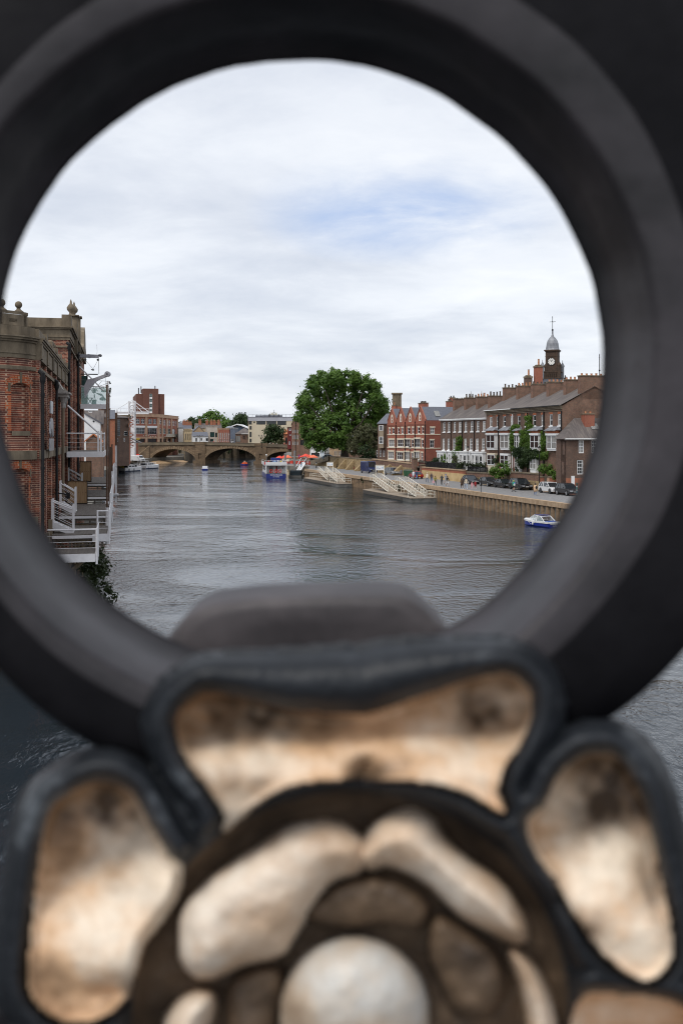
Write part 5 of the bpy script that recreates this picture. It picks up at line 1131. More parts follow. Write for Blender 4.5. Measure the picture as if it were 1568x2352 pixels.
def wall2(name,label,x0,x1,zt0,zt1,zmid,mlow,mup,cap=coping,butt=(),off=0.):
    a=WL(x0,off); b=WL(x1,off); fr=Fr((a.x,a.y),(b.x,b.y)); L=fr.L
    t=thing(name,label,'wall',(a.x,a.y,0),fr.ang)
    mb=MB(); mb.box(0,L,0,.55,2.3,zmid); mb.build('masonry',mlow,t)
    if mup is not None:
        mb=MB(); mb.add([(0,.02,zmid+.002),(L,.02,zmid+.002),(L,.5,zmid+.002),(0,.5,zmid+.002),(0,.02,zt0),(L,.02,zt1),(L,.5,zt1),(0,.5,zt0)],[(0,1,5,4),(1,2,6,5),(2,3,7,6),(3,0,4,7)]); mb.build('brick_course',mup,t)
    mb=MB(); mb.add([(0,-.08,zt0+.003),(L,-.08,zt1+.003),(L,.62,zt1+.003),(0,.62,zt0+.003),(0,-.08,zt0+.2),(L,-.08,zt1+.2),(L,.62,zt1+.2),(0,.62,zt0+.2)],[(0,1,5,4),(1,2,6,5),(2,3,7,6),(3,0,4,7),(4,5,6,7)]); mb.build('wall_coping',cap,t)
    for xb,w,o in butt:
        s=fr.sz((xb,1050))[0]; mb=MB(); z=min(zt0,zt1)-.4
        mb.prismx([(.1,2.3),(-o,2.3),(-o,2.7),(-.25,z),(.1,z)],s-w/2,s+w/2); mb.build('buttress',mlow,t)
    return t,fr
wall2('ramp_wall','low tan stone wall at the foot of the ramp beside the cafe',718,751,3.15,3.9,3.1,lime,lime)
t,fr=wall2('retaining_wall','tall pale limestone retaining wall with sloping buttresses under the big tree',752,853,5.25,5.25,4.3,lime,lime,stone,((775,.9,2.2),(794,.9,2.2),(813,.9,2.2),(838,1.2,2.6)))
mb=MB(); mb.add([(-9.,287,2.5),(-3.6,272,4.2),(-3.2,272.6,4.2),(-8.6,287.8,2.5),(-9.,287,3.9),(-3.6,272,5.4),(-3.2,272.6,5.4),(-8.6,287.8,3.9)],[(0,1,5,4),(1,2,6,5),(2,3,7,6),(3,0,4,7),(4,5,6,7)])
tag(mb.build('dark_ramp_wall',bst_d),'dark sloping parapet wall of the ramp right of the cafe tables','wall')
t,fr=wall2('garden_wall','garden wall of brick over limestone with a stepped pale coping and two buttresses',853.5,944,5.35,5.0,4.2,lime,bk_mix,coping,((897,.8,1.8),(922,1.,2.4)))
t,fr=wall2('garden_wall','long tan wall with an orange brick top under the iron railings',968,1069,4.45,4.5,3.95,M('warm_ashlar',(.40,.27,.12),(.56,.41,.21),.5,.9,.004,5.),bk_org,coping)
a=WL(945); b=WL(967); fr=Fr((a.x,a.y),(b.x,b.y)); t=thing('gateway','brick gate piers with a dark iron gate and steps in the garden wall','gate',(a.x,a.y,0),fr.ang); L=fr.L
for s0,s1,zt in ((0,L*.25,6.1),(L*.86,L,4.9)):
    mb=MB(); mb.box(s0,s1,-.05,.8,2.3,zt); mb.m=1; mb.box(s0-.1,s1+.1,-.15,.9,zt+.002,zt+.2); mb.build('pier',[bk_mix,stone],t)
mb=MB(); mb.box(L*.25,L*.86,1.6,1.75,2.4,4.3); mb.build('recess_wall',bk_dark,t); mb=MB()
for i in range(14): s=L*(.27+.58*i/13); mb.box(s-.03,s+.03,.9,.95,4.35,5.9)
mb.box(L*.25,L*.86,.9,.95,5.6,5.7); mb.box(L*.25,L*.86,.9,.95,4.5,4.6); mb.build('iron_gate',black,t)
mb=MB()
for i in range(6): mb.box(L*.25,L*.86,.2+.22*i,1.6,2.4+.3*i,2.7+.3*i)
mb.build('step',stone,t)
wall2('garden_wall','low brown brick wall on a tan base behind the dark estate car',1070.5,1141,4.25,4.4,3.55,lime,bk_mix,stone)
wall2('garden_wall','brown brick wall on a tan plinth below the ivy covered house',1172,1238.5,4.85,4.9,3.9,lime,bk_mix,stone)
t,fr=wall2('garden_wall','orange brick wall end with an arched niche beside the low sash windowed house',1239.5,1291,4.5,4.7,3.0,coping,bk_org,stone)
w=wpx(fr,r8,(845,875,465,520)); a,b,c,d=w[0]; mb=MB(); mb.box(a,b,-.02,.01,c,d); mb.build('niche_panel',M('pink_panel',(.5,.3,.2)),t); mb=MB(); mb.box(a-.8,a-.05,-.012,.01,c-.2,d); mb.build('niche',bst_d,t)
t,fr=wall2('retaining_wall','patch of limestone wall under the lime green shrub',1141.5,1171.5,4.3,4.5,3.6,lime,bk_mix,stone)
mb=MB(); s=fr.sz(q2(455,530)); mb.box(.0,.9,-.03,.01,2.4,3.5); mb.lathe((.45,-.01,3.5),[(.45,0),(.38,.25),(.2,.4),(.02,.45)],10,1.,.05); mb.build('dark_doorway',bst_d,t)
def railing(label,x0,x1,z,off,h=1.05):
    a=WL(x0,off); b=WL(x1,off); fr=Fr((a.x,a.y),(b.x,b.y)); t=thing('iron_railing',label,'railing',(a.x,a.y,z),fr.ang); L=fr.L
    mb=MB(); mb.box(0,L,-.03,.03,h-.12,h-.06); mb.box(0,L,-.03,.03,.1,.16); mb.build('rail',black,t)
    mb=MB(); k=int(L/.16)
    for i in range(k+1): s=L*i/k; w=.022 if i%12 else .05; mb.box(s-w,s+w,-w,w,0,h+(0.1 if w>.03 else 0))
    mb.build('bars',black,t)
railing('black iron railing on the long wall in front of the white bay windows',978,1068,4.65,.3,1.1); railing('black iron railing in the shrubs before the right hand terrace',1073,1120,4.4,.3,1.)
# ================= red gabled house =================
FRB=Fr((10.7,232.6),(17.9,212.)); fr=FRB; L=fr.L; Z0=4.3; ZV=14.2; ZP=17.2
t=thing('gabled_house','red brick house row with four pointed gables and cream stone window surrounds','house',(fr.o.x,fr.o.y,0),fr.ang)
top=wpx(fr,r6,(172,193,515,588),(215,242,512,580),(283,304,512,587),(328,355,508,583),(408,436,505,583),(462,485,505,580),(532,560,500,578),(588,610,498,578))
sm=wpx(fr,r6,(455,482,655,750),(582,606,655,752),(450,480,820,905),(575,600,820,915)); by=wpx(fr,r6,(172,245,655,745),(282,360,655,745),(372,445,650,745),(495,570,645,750),(166,240,805,895),(275,355,812,905),(370,440,810,910),(490,560,810,910))
gb=wpx(fr,r6,(205,221,365,440),(314,331,355,435),(431,449,350,430),(553,571,340,420))
mb=MB(); mb.wall(0,L,Z0,ZV,top+sm+by,0,.16)
gw=L/4; gpts=[]
for i in range(4): mb.add([(gw*i,0,ZV),(gw*(i+1),0,ZV),(gw*(i+.5),0,ZP)],[(0,1,2)])
mb.add([(0,0,Z0),(0,11,Z0),(0,11,ZV),(0,0,ZV)],[(0,3,2,1)])
F2=Fr((17.9,212.),(17.9+FRB.n.x*11,212.+FRB.n.y*11))
sw=wpx(F2,r6,(690,745,505,583),(685,738,662,755))
mb.build('wall',bk_red,t)
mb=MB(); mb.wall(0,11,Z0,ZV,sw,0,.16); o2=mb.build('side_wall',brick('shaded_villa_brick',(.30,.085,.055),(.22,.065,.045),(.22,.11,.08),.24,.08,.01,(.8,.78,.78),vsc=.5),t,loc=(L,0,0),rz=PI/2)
for w in sw: window(o2,*w,y=.06,kind='sash2')
for w in top+sm: window(t,*w,y=.05,kind='sash')
for w in by: window(t,*w,y=-.02,kind='bay3')
for w in gb: window(t,*w,y=-.04,kind='sash')
mb=MB()
for a,b,c,d in top+sm: mb.box(a-.12,b+.12,-.05,.02,d+.003,d+.28); mb.box(a-.1,b+.1,-.06,.02,c-.2,c-.003)
for a,b,c,d in by: mb.box(a-.14,b+.14,-.16,.02,d+.003,d+.3); mb.box(a-.14,b+.14,-.16,.02,c-.28,c-.003); mb.box(a-.14,a-.004,-.1,.02,c,d); mb.box(b+.004,b+.14,-.1,.02,c,d)
for a,b,c,d in gb: mb.box(a-.18,a-.004,-.05,.02,c,d); mb.box(b+.004,b+.18,-.05,.02,c,d); mb.lathe(((a+b)/2,-.04,d-.02),[((b-a)/2+.2,0),((b-a)/2+.12,.25),(.25,.45),(.02,.5)],12,1.,.05)
for z in (11.1,8.15,5.2): mb.box(-.02,L+.02,-.07,.02,z,z+.16)
mb.build('stone_dressing',creamp,t)
mb=MB(); 
for z in (11.1,8.15): mb.box(L-.02,L+.06,-.02,11,z,z+.16)
for a,b,c,d in sw: mb.box(L-.02,L+.05,a-.1,b+.1,d+.01,d+.28)
mb.build('side_band',creamp,t)
mb=MB(); mb.box(-.05,L+.05,-.12,.02,13.35,13.6); mb.box(-.05,L+.05,-.07,.02,13.1,13.34); mb.build('brick_corbel',bk_red,t)
mb=MB()
for i in range(4):
    a,b,c=gw*i,gw*(i+.5),gw*(i+1); yb=12
    mb.add([(a-.02,.15,ZV-.05),(b,.15,ZP-.03),(c+.02,.15,ZV-.05),(a-.02,yb,ZV-.05),(b,yb,ZP-.03),(c+.02,yb,ZV-.05)],[(0,1,4,3),(1,2,5,4)])
mb.build('slate_roof',slate,t)
mb=MB(); 
for i in range(4):
    a,b,c=gw*i,gw*(i+.5),gw*(i+1)
    for p,q in (((a,ZV),(b,ZP)),((b,ZP),(c,ZV))): mb.add([(p[0],-.08,p[1]),(q[0],-.08,q[1]),(q[0],.2,q[1]),(p[0],.2,p[1]),(p[0],-.08,p[1]+.16),(q[0],-.08,q[1]+.16),(q[0],.2,q[1]+.16),(p[0],.2,p[1]+.16)],[(0,1,5,4),(4,5,6,7),(2,3,7,6)])
mb.build('gable_coping',bk_red,t)
for s in (gw,gw*2,gw*3,L-.05): trim(t,'drain_pipe',black,(s-.07,s+.07,-.2,-.06,Z0,ZV-.2))
a=Vector((L-2,5,0)); mb=MB(); q=[(gw*3.62,6.,16.25),(gw*3.8,6.,15.2)]
mb.add([(gw*3.66,2.6,16.15),(gw*3.66,3.8,16.15),(gw*3.86,3.8,14.95),(gw*3.86,2.6,14.95)],[(0,1,2,3)]); mb.v=[(v[0]+.12,v[1],v[2]+.12) for v in mb.v]; mb.build('skylight',gl_c,t)
chimney(t,gw*1.3,6,15,18.3,3.0,1.2,bk_red,5,potd,.18,.4); chimney(t,gw*3.1,8,15,18.4,1.8,1.1,bk_red,3,potd,.18,.4)
q=PT(911,252); t=thing('stone_stack','broad dark stone topped chimney stack behind the red gables','chimney',(q[0],q[1],4)); 
mb=MB(); mb.box(-1.2,1.2,-1,1,0,14.3); mb.build('brick_shaft',bk_red,t); mb=MB(); mb.box(-1.1,1.1,-.9,.9,14.3,17.4); mb.box(-1.35,1.35,-1.15,1.15,17.4,17.8)
for i in range(4): x=-1.+i*.66; mb.box(x-.12,x+.12,-1.02,-.9,14.5,17.3)
mb.build('stone_top',stone,t)
# dark house with an oriel, left of the red one
fr=FrA(867,889.5,238,-.6); t=house('dark_house','dark brown house with a stacked cream panelled oriel beside the big tree',fr,4.3,zat(972,237),9,bk_dark,wpx(fr,r6,(15,35,790,865),(55,75,790,870),(98,118,790,870)),'ridge',slate,2.4,kind='sash')
w=wpx(fr,r6,(70,128,475,760))[0]; mb=MB(); mb.box(w[0],w[1],-.9,-.01,w[2],w[3]); mb.build('oriel',M('oriel_panel',(.22,.17,.12),(.30,.24,.17)),t)
for x in wpx(fr,r6,(70,128,478,540),(66,126,618,705)): window(t,w[0]+.02,w[1]-.02,x[2],x[3],y=-.96,kind='grid3x2')
q=fr.sz(r6(118,250)); chimney(t,q[0],5,14,q[1]+.5,1.,1.,bk_red,1)
# ================= middle terrace: four dark brick houses =================
FM=Fr((20.1,202.6),(26.96,184.2)); u=FM.L/4; ZE=14.25
tp=wpx(FM,r6,*[(a,b,440-.035*(a-850),558-.02*(a-850)) for a,b in ((850,878),(912,938),(985,1010),(1048,1078),(1122,1150),(1195,1228),(1272,1303),(1348,1380))])
md=wpx(FM,r6,*[(a,b,642,783+.012*(a-850)) for a,b in ((843,872),(905,932),(975,1005),(1043,1073),(1115,1145),(1185,1217),(1262,1295),(1338,1372))])
dn=[('brown brick terraced house next to the red gables, its white bay at the left end',0),('brown brick terraced house with a white pillared doorway hung with climbing green',1),('brown brick terraced house between a tall climbing plant and a lamp post, white bay below',2),('brown brick terraced house at the right end of the darker row, wide white bay',3)]
for lab,i in dn:
    x0=u*i; o=FM.loc(x0); t=thing('terraced_house',lab,'house',(o.x,o.y,0),FM.ang,'houses of the middle terrace')
    loc=lambda ws:[(a-x0,b-x0,c,d) for a,b,c,d in ws if x0<(a+b)/2<x0+u]
    wn=loc(tp)+loc(md); U=u-.006
    mb=MB(); mb.wall(0,U,4.2,ZE,wn,0,.16); mb.add([(0,0,4.2),(0,9,4.2),(0,9,ZE),(0,0,ZE),(0,4.5,ZE+2.7),(U,0,4.2),(U,9,4.2),(U,9,ZE),(U,0,ZE),(U,4.5,ZE+2.7)],[(0,3,4,2,1),(5,6,7,9,8)]); mb.build('wall',bk_dark,t)
    for w in wn: window(t,*w,y=.05,kind='sash6',sill=True)
    mb=MB(); mb.add([(0,-.35,ZE-.05),(U,-.35,ZE-.05),(U,4.5,ZE+2.72),(0,4.5,ZE+2.72),(U,9.3,ZE-.05),(0,9.3,ZE-.05)],[(0,1,2,3),(3,2,4,5)]); mb.build('roof',slate_br,t)
    mb=MB(); mb.box(0,U,-.35,-.2,ZE-.22,ZE-.06); mb.box(0,U,-.2,-.01,ZE-.4,ZE-.2)
    for k in range(14): mb.box(U*(k+.2)/14,U*(k+.7)/14,-.3,-.2,ZE-.38,ZE-.23)
    mb.build('cornice',white,t)
    a,b=.25,U-.3
    if i==0: b=U-.6
    mb=MB(); mb.box(a-.15,b+.15,-1.05,-.01,7.65,7.85); mb.box(a,b,-.9,-.01,7.15,7.64); mb.box(a,b,-.9,-.01,4.2,5.1)
    xs=[a,a+1.0,a+1.2,b-.95,b]
    for q in (a,a+.95,a+1.25,(a+1.25+b)/2,b-.2): mb.box(q,q+.2,-.9,-.7,5.1,7.15)
    mb.box(a,a+.2,-.7,0,5.1,7.15); mb.box(b-.2,b,-.7,0,5.1,7.15); mb.build('white_bay',white,t)
    window(t,a+1.5,(a+1.25+b)/2,5.1,7.1,y=-.84,kind='sash2'); window(t,(a+1.25+b)/2+.22,b-.22,5.1,7.1,y=-.84,kind='sash')
    mb=MB(); mb.box(a+.22,a+.95,-.35,-.25,4.2,6.4); mb.build('door',black if i%2 else M('maroon_door',(.14,.02,.02)),t)
    trim(t,'drain_pipe',black,(U-.15,U-.03,-.14,-.02,7.9,ZE-.4))
    chimney(t,.45,4.5,ZE+1.2,ZE+4.1,.9,3.4,bk_mix,5 if i else 0,potd if i%2 else potm,.17,.7)
# house roofs and stacks rising behind
fr=FrA(1003,1082,236,-.2); t=house('back_house','brown slate roofed house behind the middle terrace with three brick stacks',fr,4,zat(958,236),9,bk_dark,(),'ridge',slate_br,1.6)
for x,y,w in ((947,125,1.),(1038,150,1.8),(1145,182,2.)): p=fr.sz(r6(x,y)); chimney(t,p[0],4,12,p[1],w*1.3,1.2,bk_red,2,potd,.18,.4)
# ================= right terrace: five tall houses =================
FT=Fr((25.38,174.8),(32.0,144.5)); u=FT.L/5; ZE=15.15
tw=wpx(FT,r7,*[(a,b,1178-.044*(a-170),1295-.02*(a-170)) for a,b in ((170,200),(250,275),(330,360),(416,448),(500,533),(592,625),(683,717),(780,813),(877,912),(977,1013))])
bays=wpx(FT,r7,(170,266,1388,1550),(332,430,1388,1550),(505,547,1392,1540),(690,790,1392,1550),(886,1000,1396,1556)); gnd=wpx(FT,q4,(118,210,560,690),(283,380,565,690),(462,525,592,735),(656,730,592,745))
smallw=wpx(FT,r7,(155,172,1420,1490),(314,330,1425,1490),(860,880,1428,1500))
dn=['reddish brown terraced house at the left end of the taller row, white bay window','terraced house beside the white drain pipe, with a red arched doorway','terraced house wrapped in bright ivy around a half hidden white bay','terraced house with ivy climbing both sides of a white bay window','terraced house at the right end of its row, plain white bay above a leafy canopy']
for i,lab in enumerate(dn):
    x0=u*i; o=FT.loc(x0); t=thing('terraced_house',lab,'house',(o.x,o.y,0),FT.ang,'houses of the right hand terrace'); U=u-.006
    loc=lambda ws:[(a-x0,b-x0,c,d) for a,b,c,d in ws if x0-.3<(a+b)/2<x0+u]
    wn=[(max(a,.05),b,c,d) for a,b,c,d in loc(tw)]; bw=loc(bays); gw_=loc(gnd); sw_=[(max(a,.03),b,c,d) for a,b,c,d in loc(smallw)]
    wm=bk_dark if i not in (0,4) else bk_mix
    mb=MB(); mb.wall(0,U,4.2,ZE,wn+sw_,0,.16); mb.add([(0,0,4.2),(0,10,4.2),(0,10,ZE),(0,0,ZE),(0,5,ZE+2.8),(U,0,2.4),(U,10,2.4),(U,10,ZE),(U,0,ZE),(U,5,ZE+2.8)],[(0,3,4,2,1),(5,6,7,9,8)]); mb.build('wall',wm,t)
    for w in wn: window(t,*w,y=.05,kind='sash',sill=True)
    for w in sw_: window(t,*w,y=.05,kind='sash')
    for a,b,c,d in wn: mb=MB(); mb.box(a-.1,b+.1,-.03,.02,d+.02,d+.34); mb.build('brick_lintel',bk_or,t)
    for a,b,c,d in bw:
        window(t,a,b,c,d,y=-.62,kind='bay2')
        mb=MB(); mb.box(a,b,-.55,-.01,c-.25,c-.01); mb.box(a-.02,a+.08,-.54,0,c,d); mb.box(b-.08,b+.02,-.54,0,c,d); mb.box(a-.15,b+.15,-.75,-.01,d+.01,d+.3); mb.build('bay_box',white,t)
        mb=MB(); mb.m=0; mb.box(a,b,-.6,-.01,d+.31,d+.75); mb.m=1; mb.add([(a-.3,-.9,d+.76),(b+.3,-.9,d+.76),(b-.1,0,d+1.35),(a+.1,0,d+1.35),(a-.3,0,d+.76),(b+.3,0,d+.76)],[(0,1,2,3),(0,3,4),(1,5,2)]); mb.box(a-.32,b+.32,-.95,-.85,d+.66,d+.755); mb.build('bay_roof',[bk_or,lead],t)
    for a,b,c,d in gw_:
        window(t,a,b,c,d,y=-.5,kind='bay2'); mb=MB(); mb.box(a,b,-.42,-.01,4.2,c-.01); mb.box(a-.1,b+.1,-.5,-.01,d+.01,d+.25); mb.box(a,a+.08,-.42,0,c,d); mb.box(b-.08,b,-.42,0,c,d); mb.build('bay_box',white if i else creamp,t)
    if i in (1,2): mb=MB(); mb.box(.2,1.1,-.04,.0,4.2,6.9); mb.m=1; mb.lathe((.65,-.03,6.9),[(.5,0),(.42,.3),(.2,.48),(.02,.52)],10,1.,.06); mb.build('door',[M('red_door',(.25,.05,.03)),bk_or],t)
    mb=MB(); mb.add([(0,-.45,ZE+.02),(U+(.15 if i==4 else 0),-.45,ZE+.02),(U+(.15 if i==4 else 0),5,ZE+2.85),(0,5,ZE+2.85),(U,10.3,ZE+.02),(0,10.3,ZE+.02)],[(0,1,2,3),(3,2,4,5)]); mb.build('roof',slate_br,t)
    mb=MB()
    for z0,z1,pr in ((ZE-.75,-.0+ZE-.62,.1),(ZE-.5,ZE-.35,.2),(ZE-.3,ZE-.12,.3),(ZE-.1,ZE+.0,.46)): mb.box(0,U,-pr,-.005,z0,z1)
    mb.build('cornice',stone if i else stone,t)
    trim(t,'gutter',white if i<2 else black,(0,U,-.55,-.47,ZE-.02,ZE+.1))
    trim(t,'drain_pipe',white if i==1 else black,(U-.18,U-.04,-.2,-.05,4.3,ZE-.8))
    chimney(t,.5,5.,ZE+1.2,ZE+4.0,.95,4.,bk_mix,6,potm if i in(1,3,4) else potd,.17,.55 if i<2 else .36)
    if i==4:
        chimney(t,U-.5,5.2,ZE+1.,ZE+4.3,1.,4.6,bk_mix,6,potm,.18,.34)
        mb=MB(); mb.tube([(U-.3,6.,ZE+4),(U-.3,6,ZE+7.6)],.05,6); mb.sph((U-.3,6,ZE+5.2),.14,n=8); mb.box(U-.5,U-.1,5.98,6.02,ZE+7.1,ZE+7.16); mb.build('wind_vane',black,t)
        mb=MB(); mb.cyl((U+.06,7.,10.),(U+.06,7.,14.6),.05,n=6); mb.box(U+.02,U+.1,6.6,7.4,14.4,14.5); mb.build('aerial',white,t)
# low house in front of the gable end
d=FT.d; nn=FT.n; c0=Vector((31.75,141.))
FH=Fr((c0.x,c0.y),(c0.x+nn.x*13,c0.y+nn.y*13)); FHL=Fr((c0.x-d.x*1.7,c0.y-d.y*1.7),(c0.x,c0.y))
wn=wpx(FH,q4,(1232,1298,378,542),(1393,1462,378,542),(1213,1290,630,808),(1378,1450,638,815)); wn+=[(a+3.6,b+3.6,c,dd) for a,b,c,dd in wn]
t=house('low_house','low brown brick house with small paned white sash windows on an orange brick base',FH,2.3,10.35,3.3,bk_dark,wn,'lean',slate_br,3.0,kind='sash6',eave=.35)
mb=MB(); wl=wpx(FHL,q4,(1030,1060,398,560),(1018,1048,650,808)); mb.wall(0,FHL.L,2.3,10.3,wl,0,.14); o=mb.build('return_wall',bk_dark,t); dv=FHL.o-FH.o; o.location=(dv.dot(FH.d),dv.dot(FH.n),0); o.rotation_euler.z=FHL.ang-FH.ang
for w in wl: window(o,*w,y=.04,kind='sash2')
trim(t,'gutter',white,(-.3,FH.L,-.5,-.4,10.25,10.4)); trim(t,'orange_brick_base',bk_org,(-.01,FH.L,-.035,-.003,2.3,4.75)); 
q=FH.sz(r8(1152,505)); trim(t,'notice',white,(q[0]-.25,q[0]+.25,-.07,-.04,q[1]-.6,q[1]+.6))
p=FH.sz(r7(1342,1165),2.); chimney(t,p[0],2.3,11,p[1]+.2,1.5,1.2,bk_red,2,potm,.15,.4)
mb=MB(); mb.add([(4.6,1.2,11.6),(5.8,1.2,11.6),(5.8,2.2,12.45),(4.6,2.2,12.45)],[(0,1,2,3)]); mb.v=[(v[0],v[1],v[2]+.12) for v in mb.v]; mb.build('skylight',gl_c,t)
# ================= clock tower and church tower =================
q=PT(1268,262); t=thing('clock_tower','dark brown clock tower with white dials, lead dome and weather vane above the terrace','tower',(q[0],q[1],0),-.40)
ctb=brick('clock_tower_stone',(.10,.062,.042),(.065,.045,.035),(.06,.045,.035),.5,.2,.02,(.7,.7,.7),vsc=.3)
a=1.5; mb=MB(); mb.box(-a,a,-a,a,24,33.0)
for sx in (-a,a-.35):
    for sy in (-a,a-.35): mb.box(sx-.06,sx+.41,sy-.06,sy+.41,27.5,32.98)
mb.box(-a-.1,a+.1,-a-.1,a+.1,30.2+1.5,31.9); mb.build('shaft',ctb,t)
mb=MB(); mb.box(-a-.2,a+.2,-a-.2,a+.2,33,33.2); mb.box(-a-.38,a+.38,-a-.38,a+.38,33.2,33.5); mb.build('cornice',ctb,t)
mb=MB(); n_=4
def sqd(prof,mb):
    vs=[];fs=[]
    for r_,z in prof:
        for k in range(8):
            an=PI/4*k+PI/8; r2_=r_/max(abs(math.cos(an)),abs(math.sin(an)))*.94; vs.append((r2_*math.cos(an),r2_*math.sin(an),z))
    for i in range(len(prof)-1):
        for k in range(8): fs.append((i*8+k,i*8+(k+1)%8,(i+1)*8+(k+1)%8,(i+1)*8+k))
    mb.add(vs,fs)
sqd([(1.95,33.5),(1.75,33.8),(1.62,34.5),(1.55,35.2),(1.3,36.),(.8,36.7),(.4,37.1),(.22,37.7),(.2,38.6)],mb); mb.build('dome',lead,t)
mb=MB(); mb.sph((0,0,38.8),.28,n=8); mb.cyl((0,0,38.8),(0,0,42.2),.07,n=6); mb.box(-.8,.8,-.04,.04,40.9,41.0); mb.box(-.04,.04,-.8,.8,40.9,41.0); mb.sph((0,0,42.2),.1,.1,.25,6); mb.build('weather_vane',black,t)
dial=M('clock_dial_white',(.72,.70,.66))
for rz_ in (0.,-PI/2):
    e=MB(); e.cyl((0,-.02,0),(0,-.1,0),1.0,n=28); o=e.build('clock_face',dial,t); o.rotation_euler.z=rz_; o.location=(math.sin(rz_)*a,-math.cos(rz_)*a,30.4); 
    e=MB(); 
    for k in range(12): an=PI*k/6; e.cyl((math.sin(an)*.68,-.12,math.cos(an)*.68),(math.sin(an)*.9,-.12,math.cos(an)*.9),.06,n=4)
    e.tube([(math.cos(x*PI/12)*.98,-.11,math.sin(x*PI/12)*.98) for x in range(24)],.06,5,True,True)
    e.cyl((0,-.13,0),(math.sin(.65)*.62,-.13,math.cos(.65)*.62),.05,n=4); e.cyl((0,-.14,0),(math.sin(-.45)*.46,-.14,math.cos(-.45)*.46),.07,n=4); e.build('clock_hands',black,o)
mb=MB(); a2=2.2; mb.box(-a2,a2,-a2,a2,18,25.9); mb.build('base_block',slate,t)
mb=MB(); mb.box(-a2-.15,a2+.15,-a2-.15,a2+.15,25.9,26.15); mb.box(-a2-.1,a2+.1,-a2-.1,-a2+.25,27.6,27.85); mb.box(-a2-.1,-a2+.25,-a2+.26,a2,27.6,27.85); mb.box(a2-.25,a2+.1,-a2+.26,a2,27.6,27.85)
for k in range(9): x=-a2+.1+k*(2*a2-.2)/8; mb.box(x-.14,x+.14,-a2-.02,-a2+.2,26.15,27.6); mb.box(-a2-.02,-a2+.2,x-.14,x+.14,26.15,27.6)
mb.build('balustrade',ctb,t)
for sx in (-1,1):
    for sy in (-1,1): mb=MB(); mb.lathe((sx*a2,sy*a2,25.9),[(.42,0),(.42,3.2),(.55,3.3),(.5,3.6),(.3,4.0),(.08,4.4),(.05,5.0)],8); mb.build('corner_turret',[lead if sx*sy>0 else ctb],t)
q=PT(1297,258); t=thing('roof_statue','small dark statue figure on a roof edge right of the clock tower','statue',(q[0],q[1],23.)); mb=MB(); mb.box(-.3,.3,-.3,.3,-3,1.5); mb.build('pedestal',ctb,t); mb=MB(); mb.lathe((0,0,1.5),[(.32,0),(.25,.8),(.3,1.4),(.12,1.7),(.17,1.9),(.1,2.15)],8); mb.cyl((.2,0,2.7),(.4,0,3.3),.08); mb.build('figure',black,t)
for x,y0,y1,w,m_,lab in ((1235,838,900,2.,bk_red,'tall red brick chimney stack left of the clock tower'),(1212,862,905,1.9,bk_dark,'dark square chimney stack with a corbelled cap, left of the tall red one')):
    q=PT(x,222); z1=zat(y0,222); t=thing('tall_chimney',lab,'chimney',(q[0],q[1],4)); mb=MB(); mb.box(-w*.42,w*.42,-.8,.8,0,z1-4.6); mb.build('shaft',m_,t); mb=MB(); mb.box(-w*.42-.12,w*.42+.12,-.92,.92,z1-4.6,z1-4.25); mb.box(-w*.3,w*.3,-.6,.6,z1-4.25,z1-4.); mb.build('cap',stone,t)
    mb=MB(); mb.lathe((0.1,0,z1-4.),[(.22,0),(.2,1.2),(.26,1.3)],8); mb.build('chimney_pot',potm,t)
q=PT(1095,400); t=thing('church_tower','pale stone church tower with tall pinnacles rising behind the terrace roofs','tower',(q[0],q[1],0),-.3)
a=2.15; mb=MB(); w_=[(-1.4,-.25,19.,21.6),(.25,1.4,19.,21.6)]; mb.wall(-a,a,2,23.6,w_,-a,.4,True); mb.add([(-a,-a,2),(-a,a,2),(-a,a,23.6),(-a,-a,23.6),(a,-a,2),(a,a,2),(a,a,23.6),(a,-a,23.6)],[(0,3,2,1),(4,5,6,7),(3,7,6,2)]); mb.build('shaft',M('church_stone',(.24,.18,.13),(.38,.28,.19),.6,.9),t)
mb=MB(); mb.box(-a-.15,a+.15,-a-.15,a+.15,22.3,22.6); mb.box(-a-.05,a+.05,-a-.05,a+.05,23.6,24.1)
for k in range(6): x=-a+.2+k*(2*a-.4)/5; mb.box(x-.22,x+.22,-a-.06,-a+.2,24.1,24.7); mb.box(-a-.06,-a+.2,x-.22,x+.22,24.1,24.7)
mb.build('battlement',stone,t)
for sx,sy,h in ((-1,-1,6.5),(1,-1,6.6),(-1,1,6.),(1,1,6.),(0,-1,5.),(-1,0,4.6),(1,0,4.6),(0,1,5.)):
    mb=MB(); x,y=sx*a,sy*a; mb.box(x-.3,x+.3,y-.3,y+.3,22.6,22.6+h*.58); mb.lathe((x,y,22.6+h*.58),[(.34,0),(.26,.2),(.05,h*.42)],4); mb.build('pinnacle',M('pinnacle_stone',(.13,.105,.085),(.22,.18,.14)) if 'pinnacle_stone' not in bpy.data.materials else bpy.data.materials['pinnacle_stone'],t)
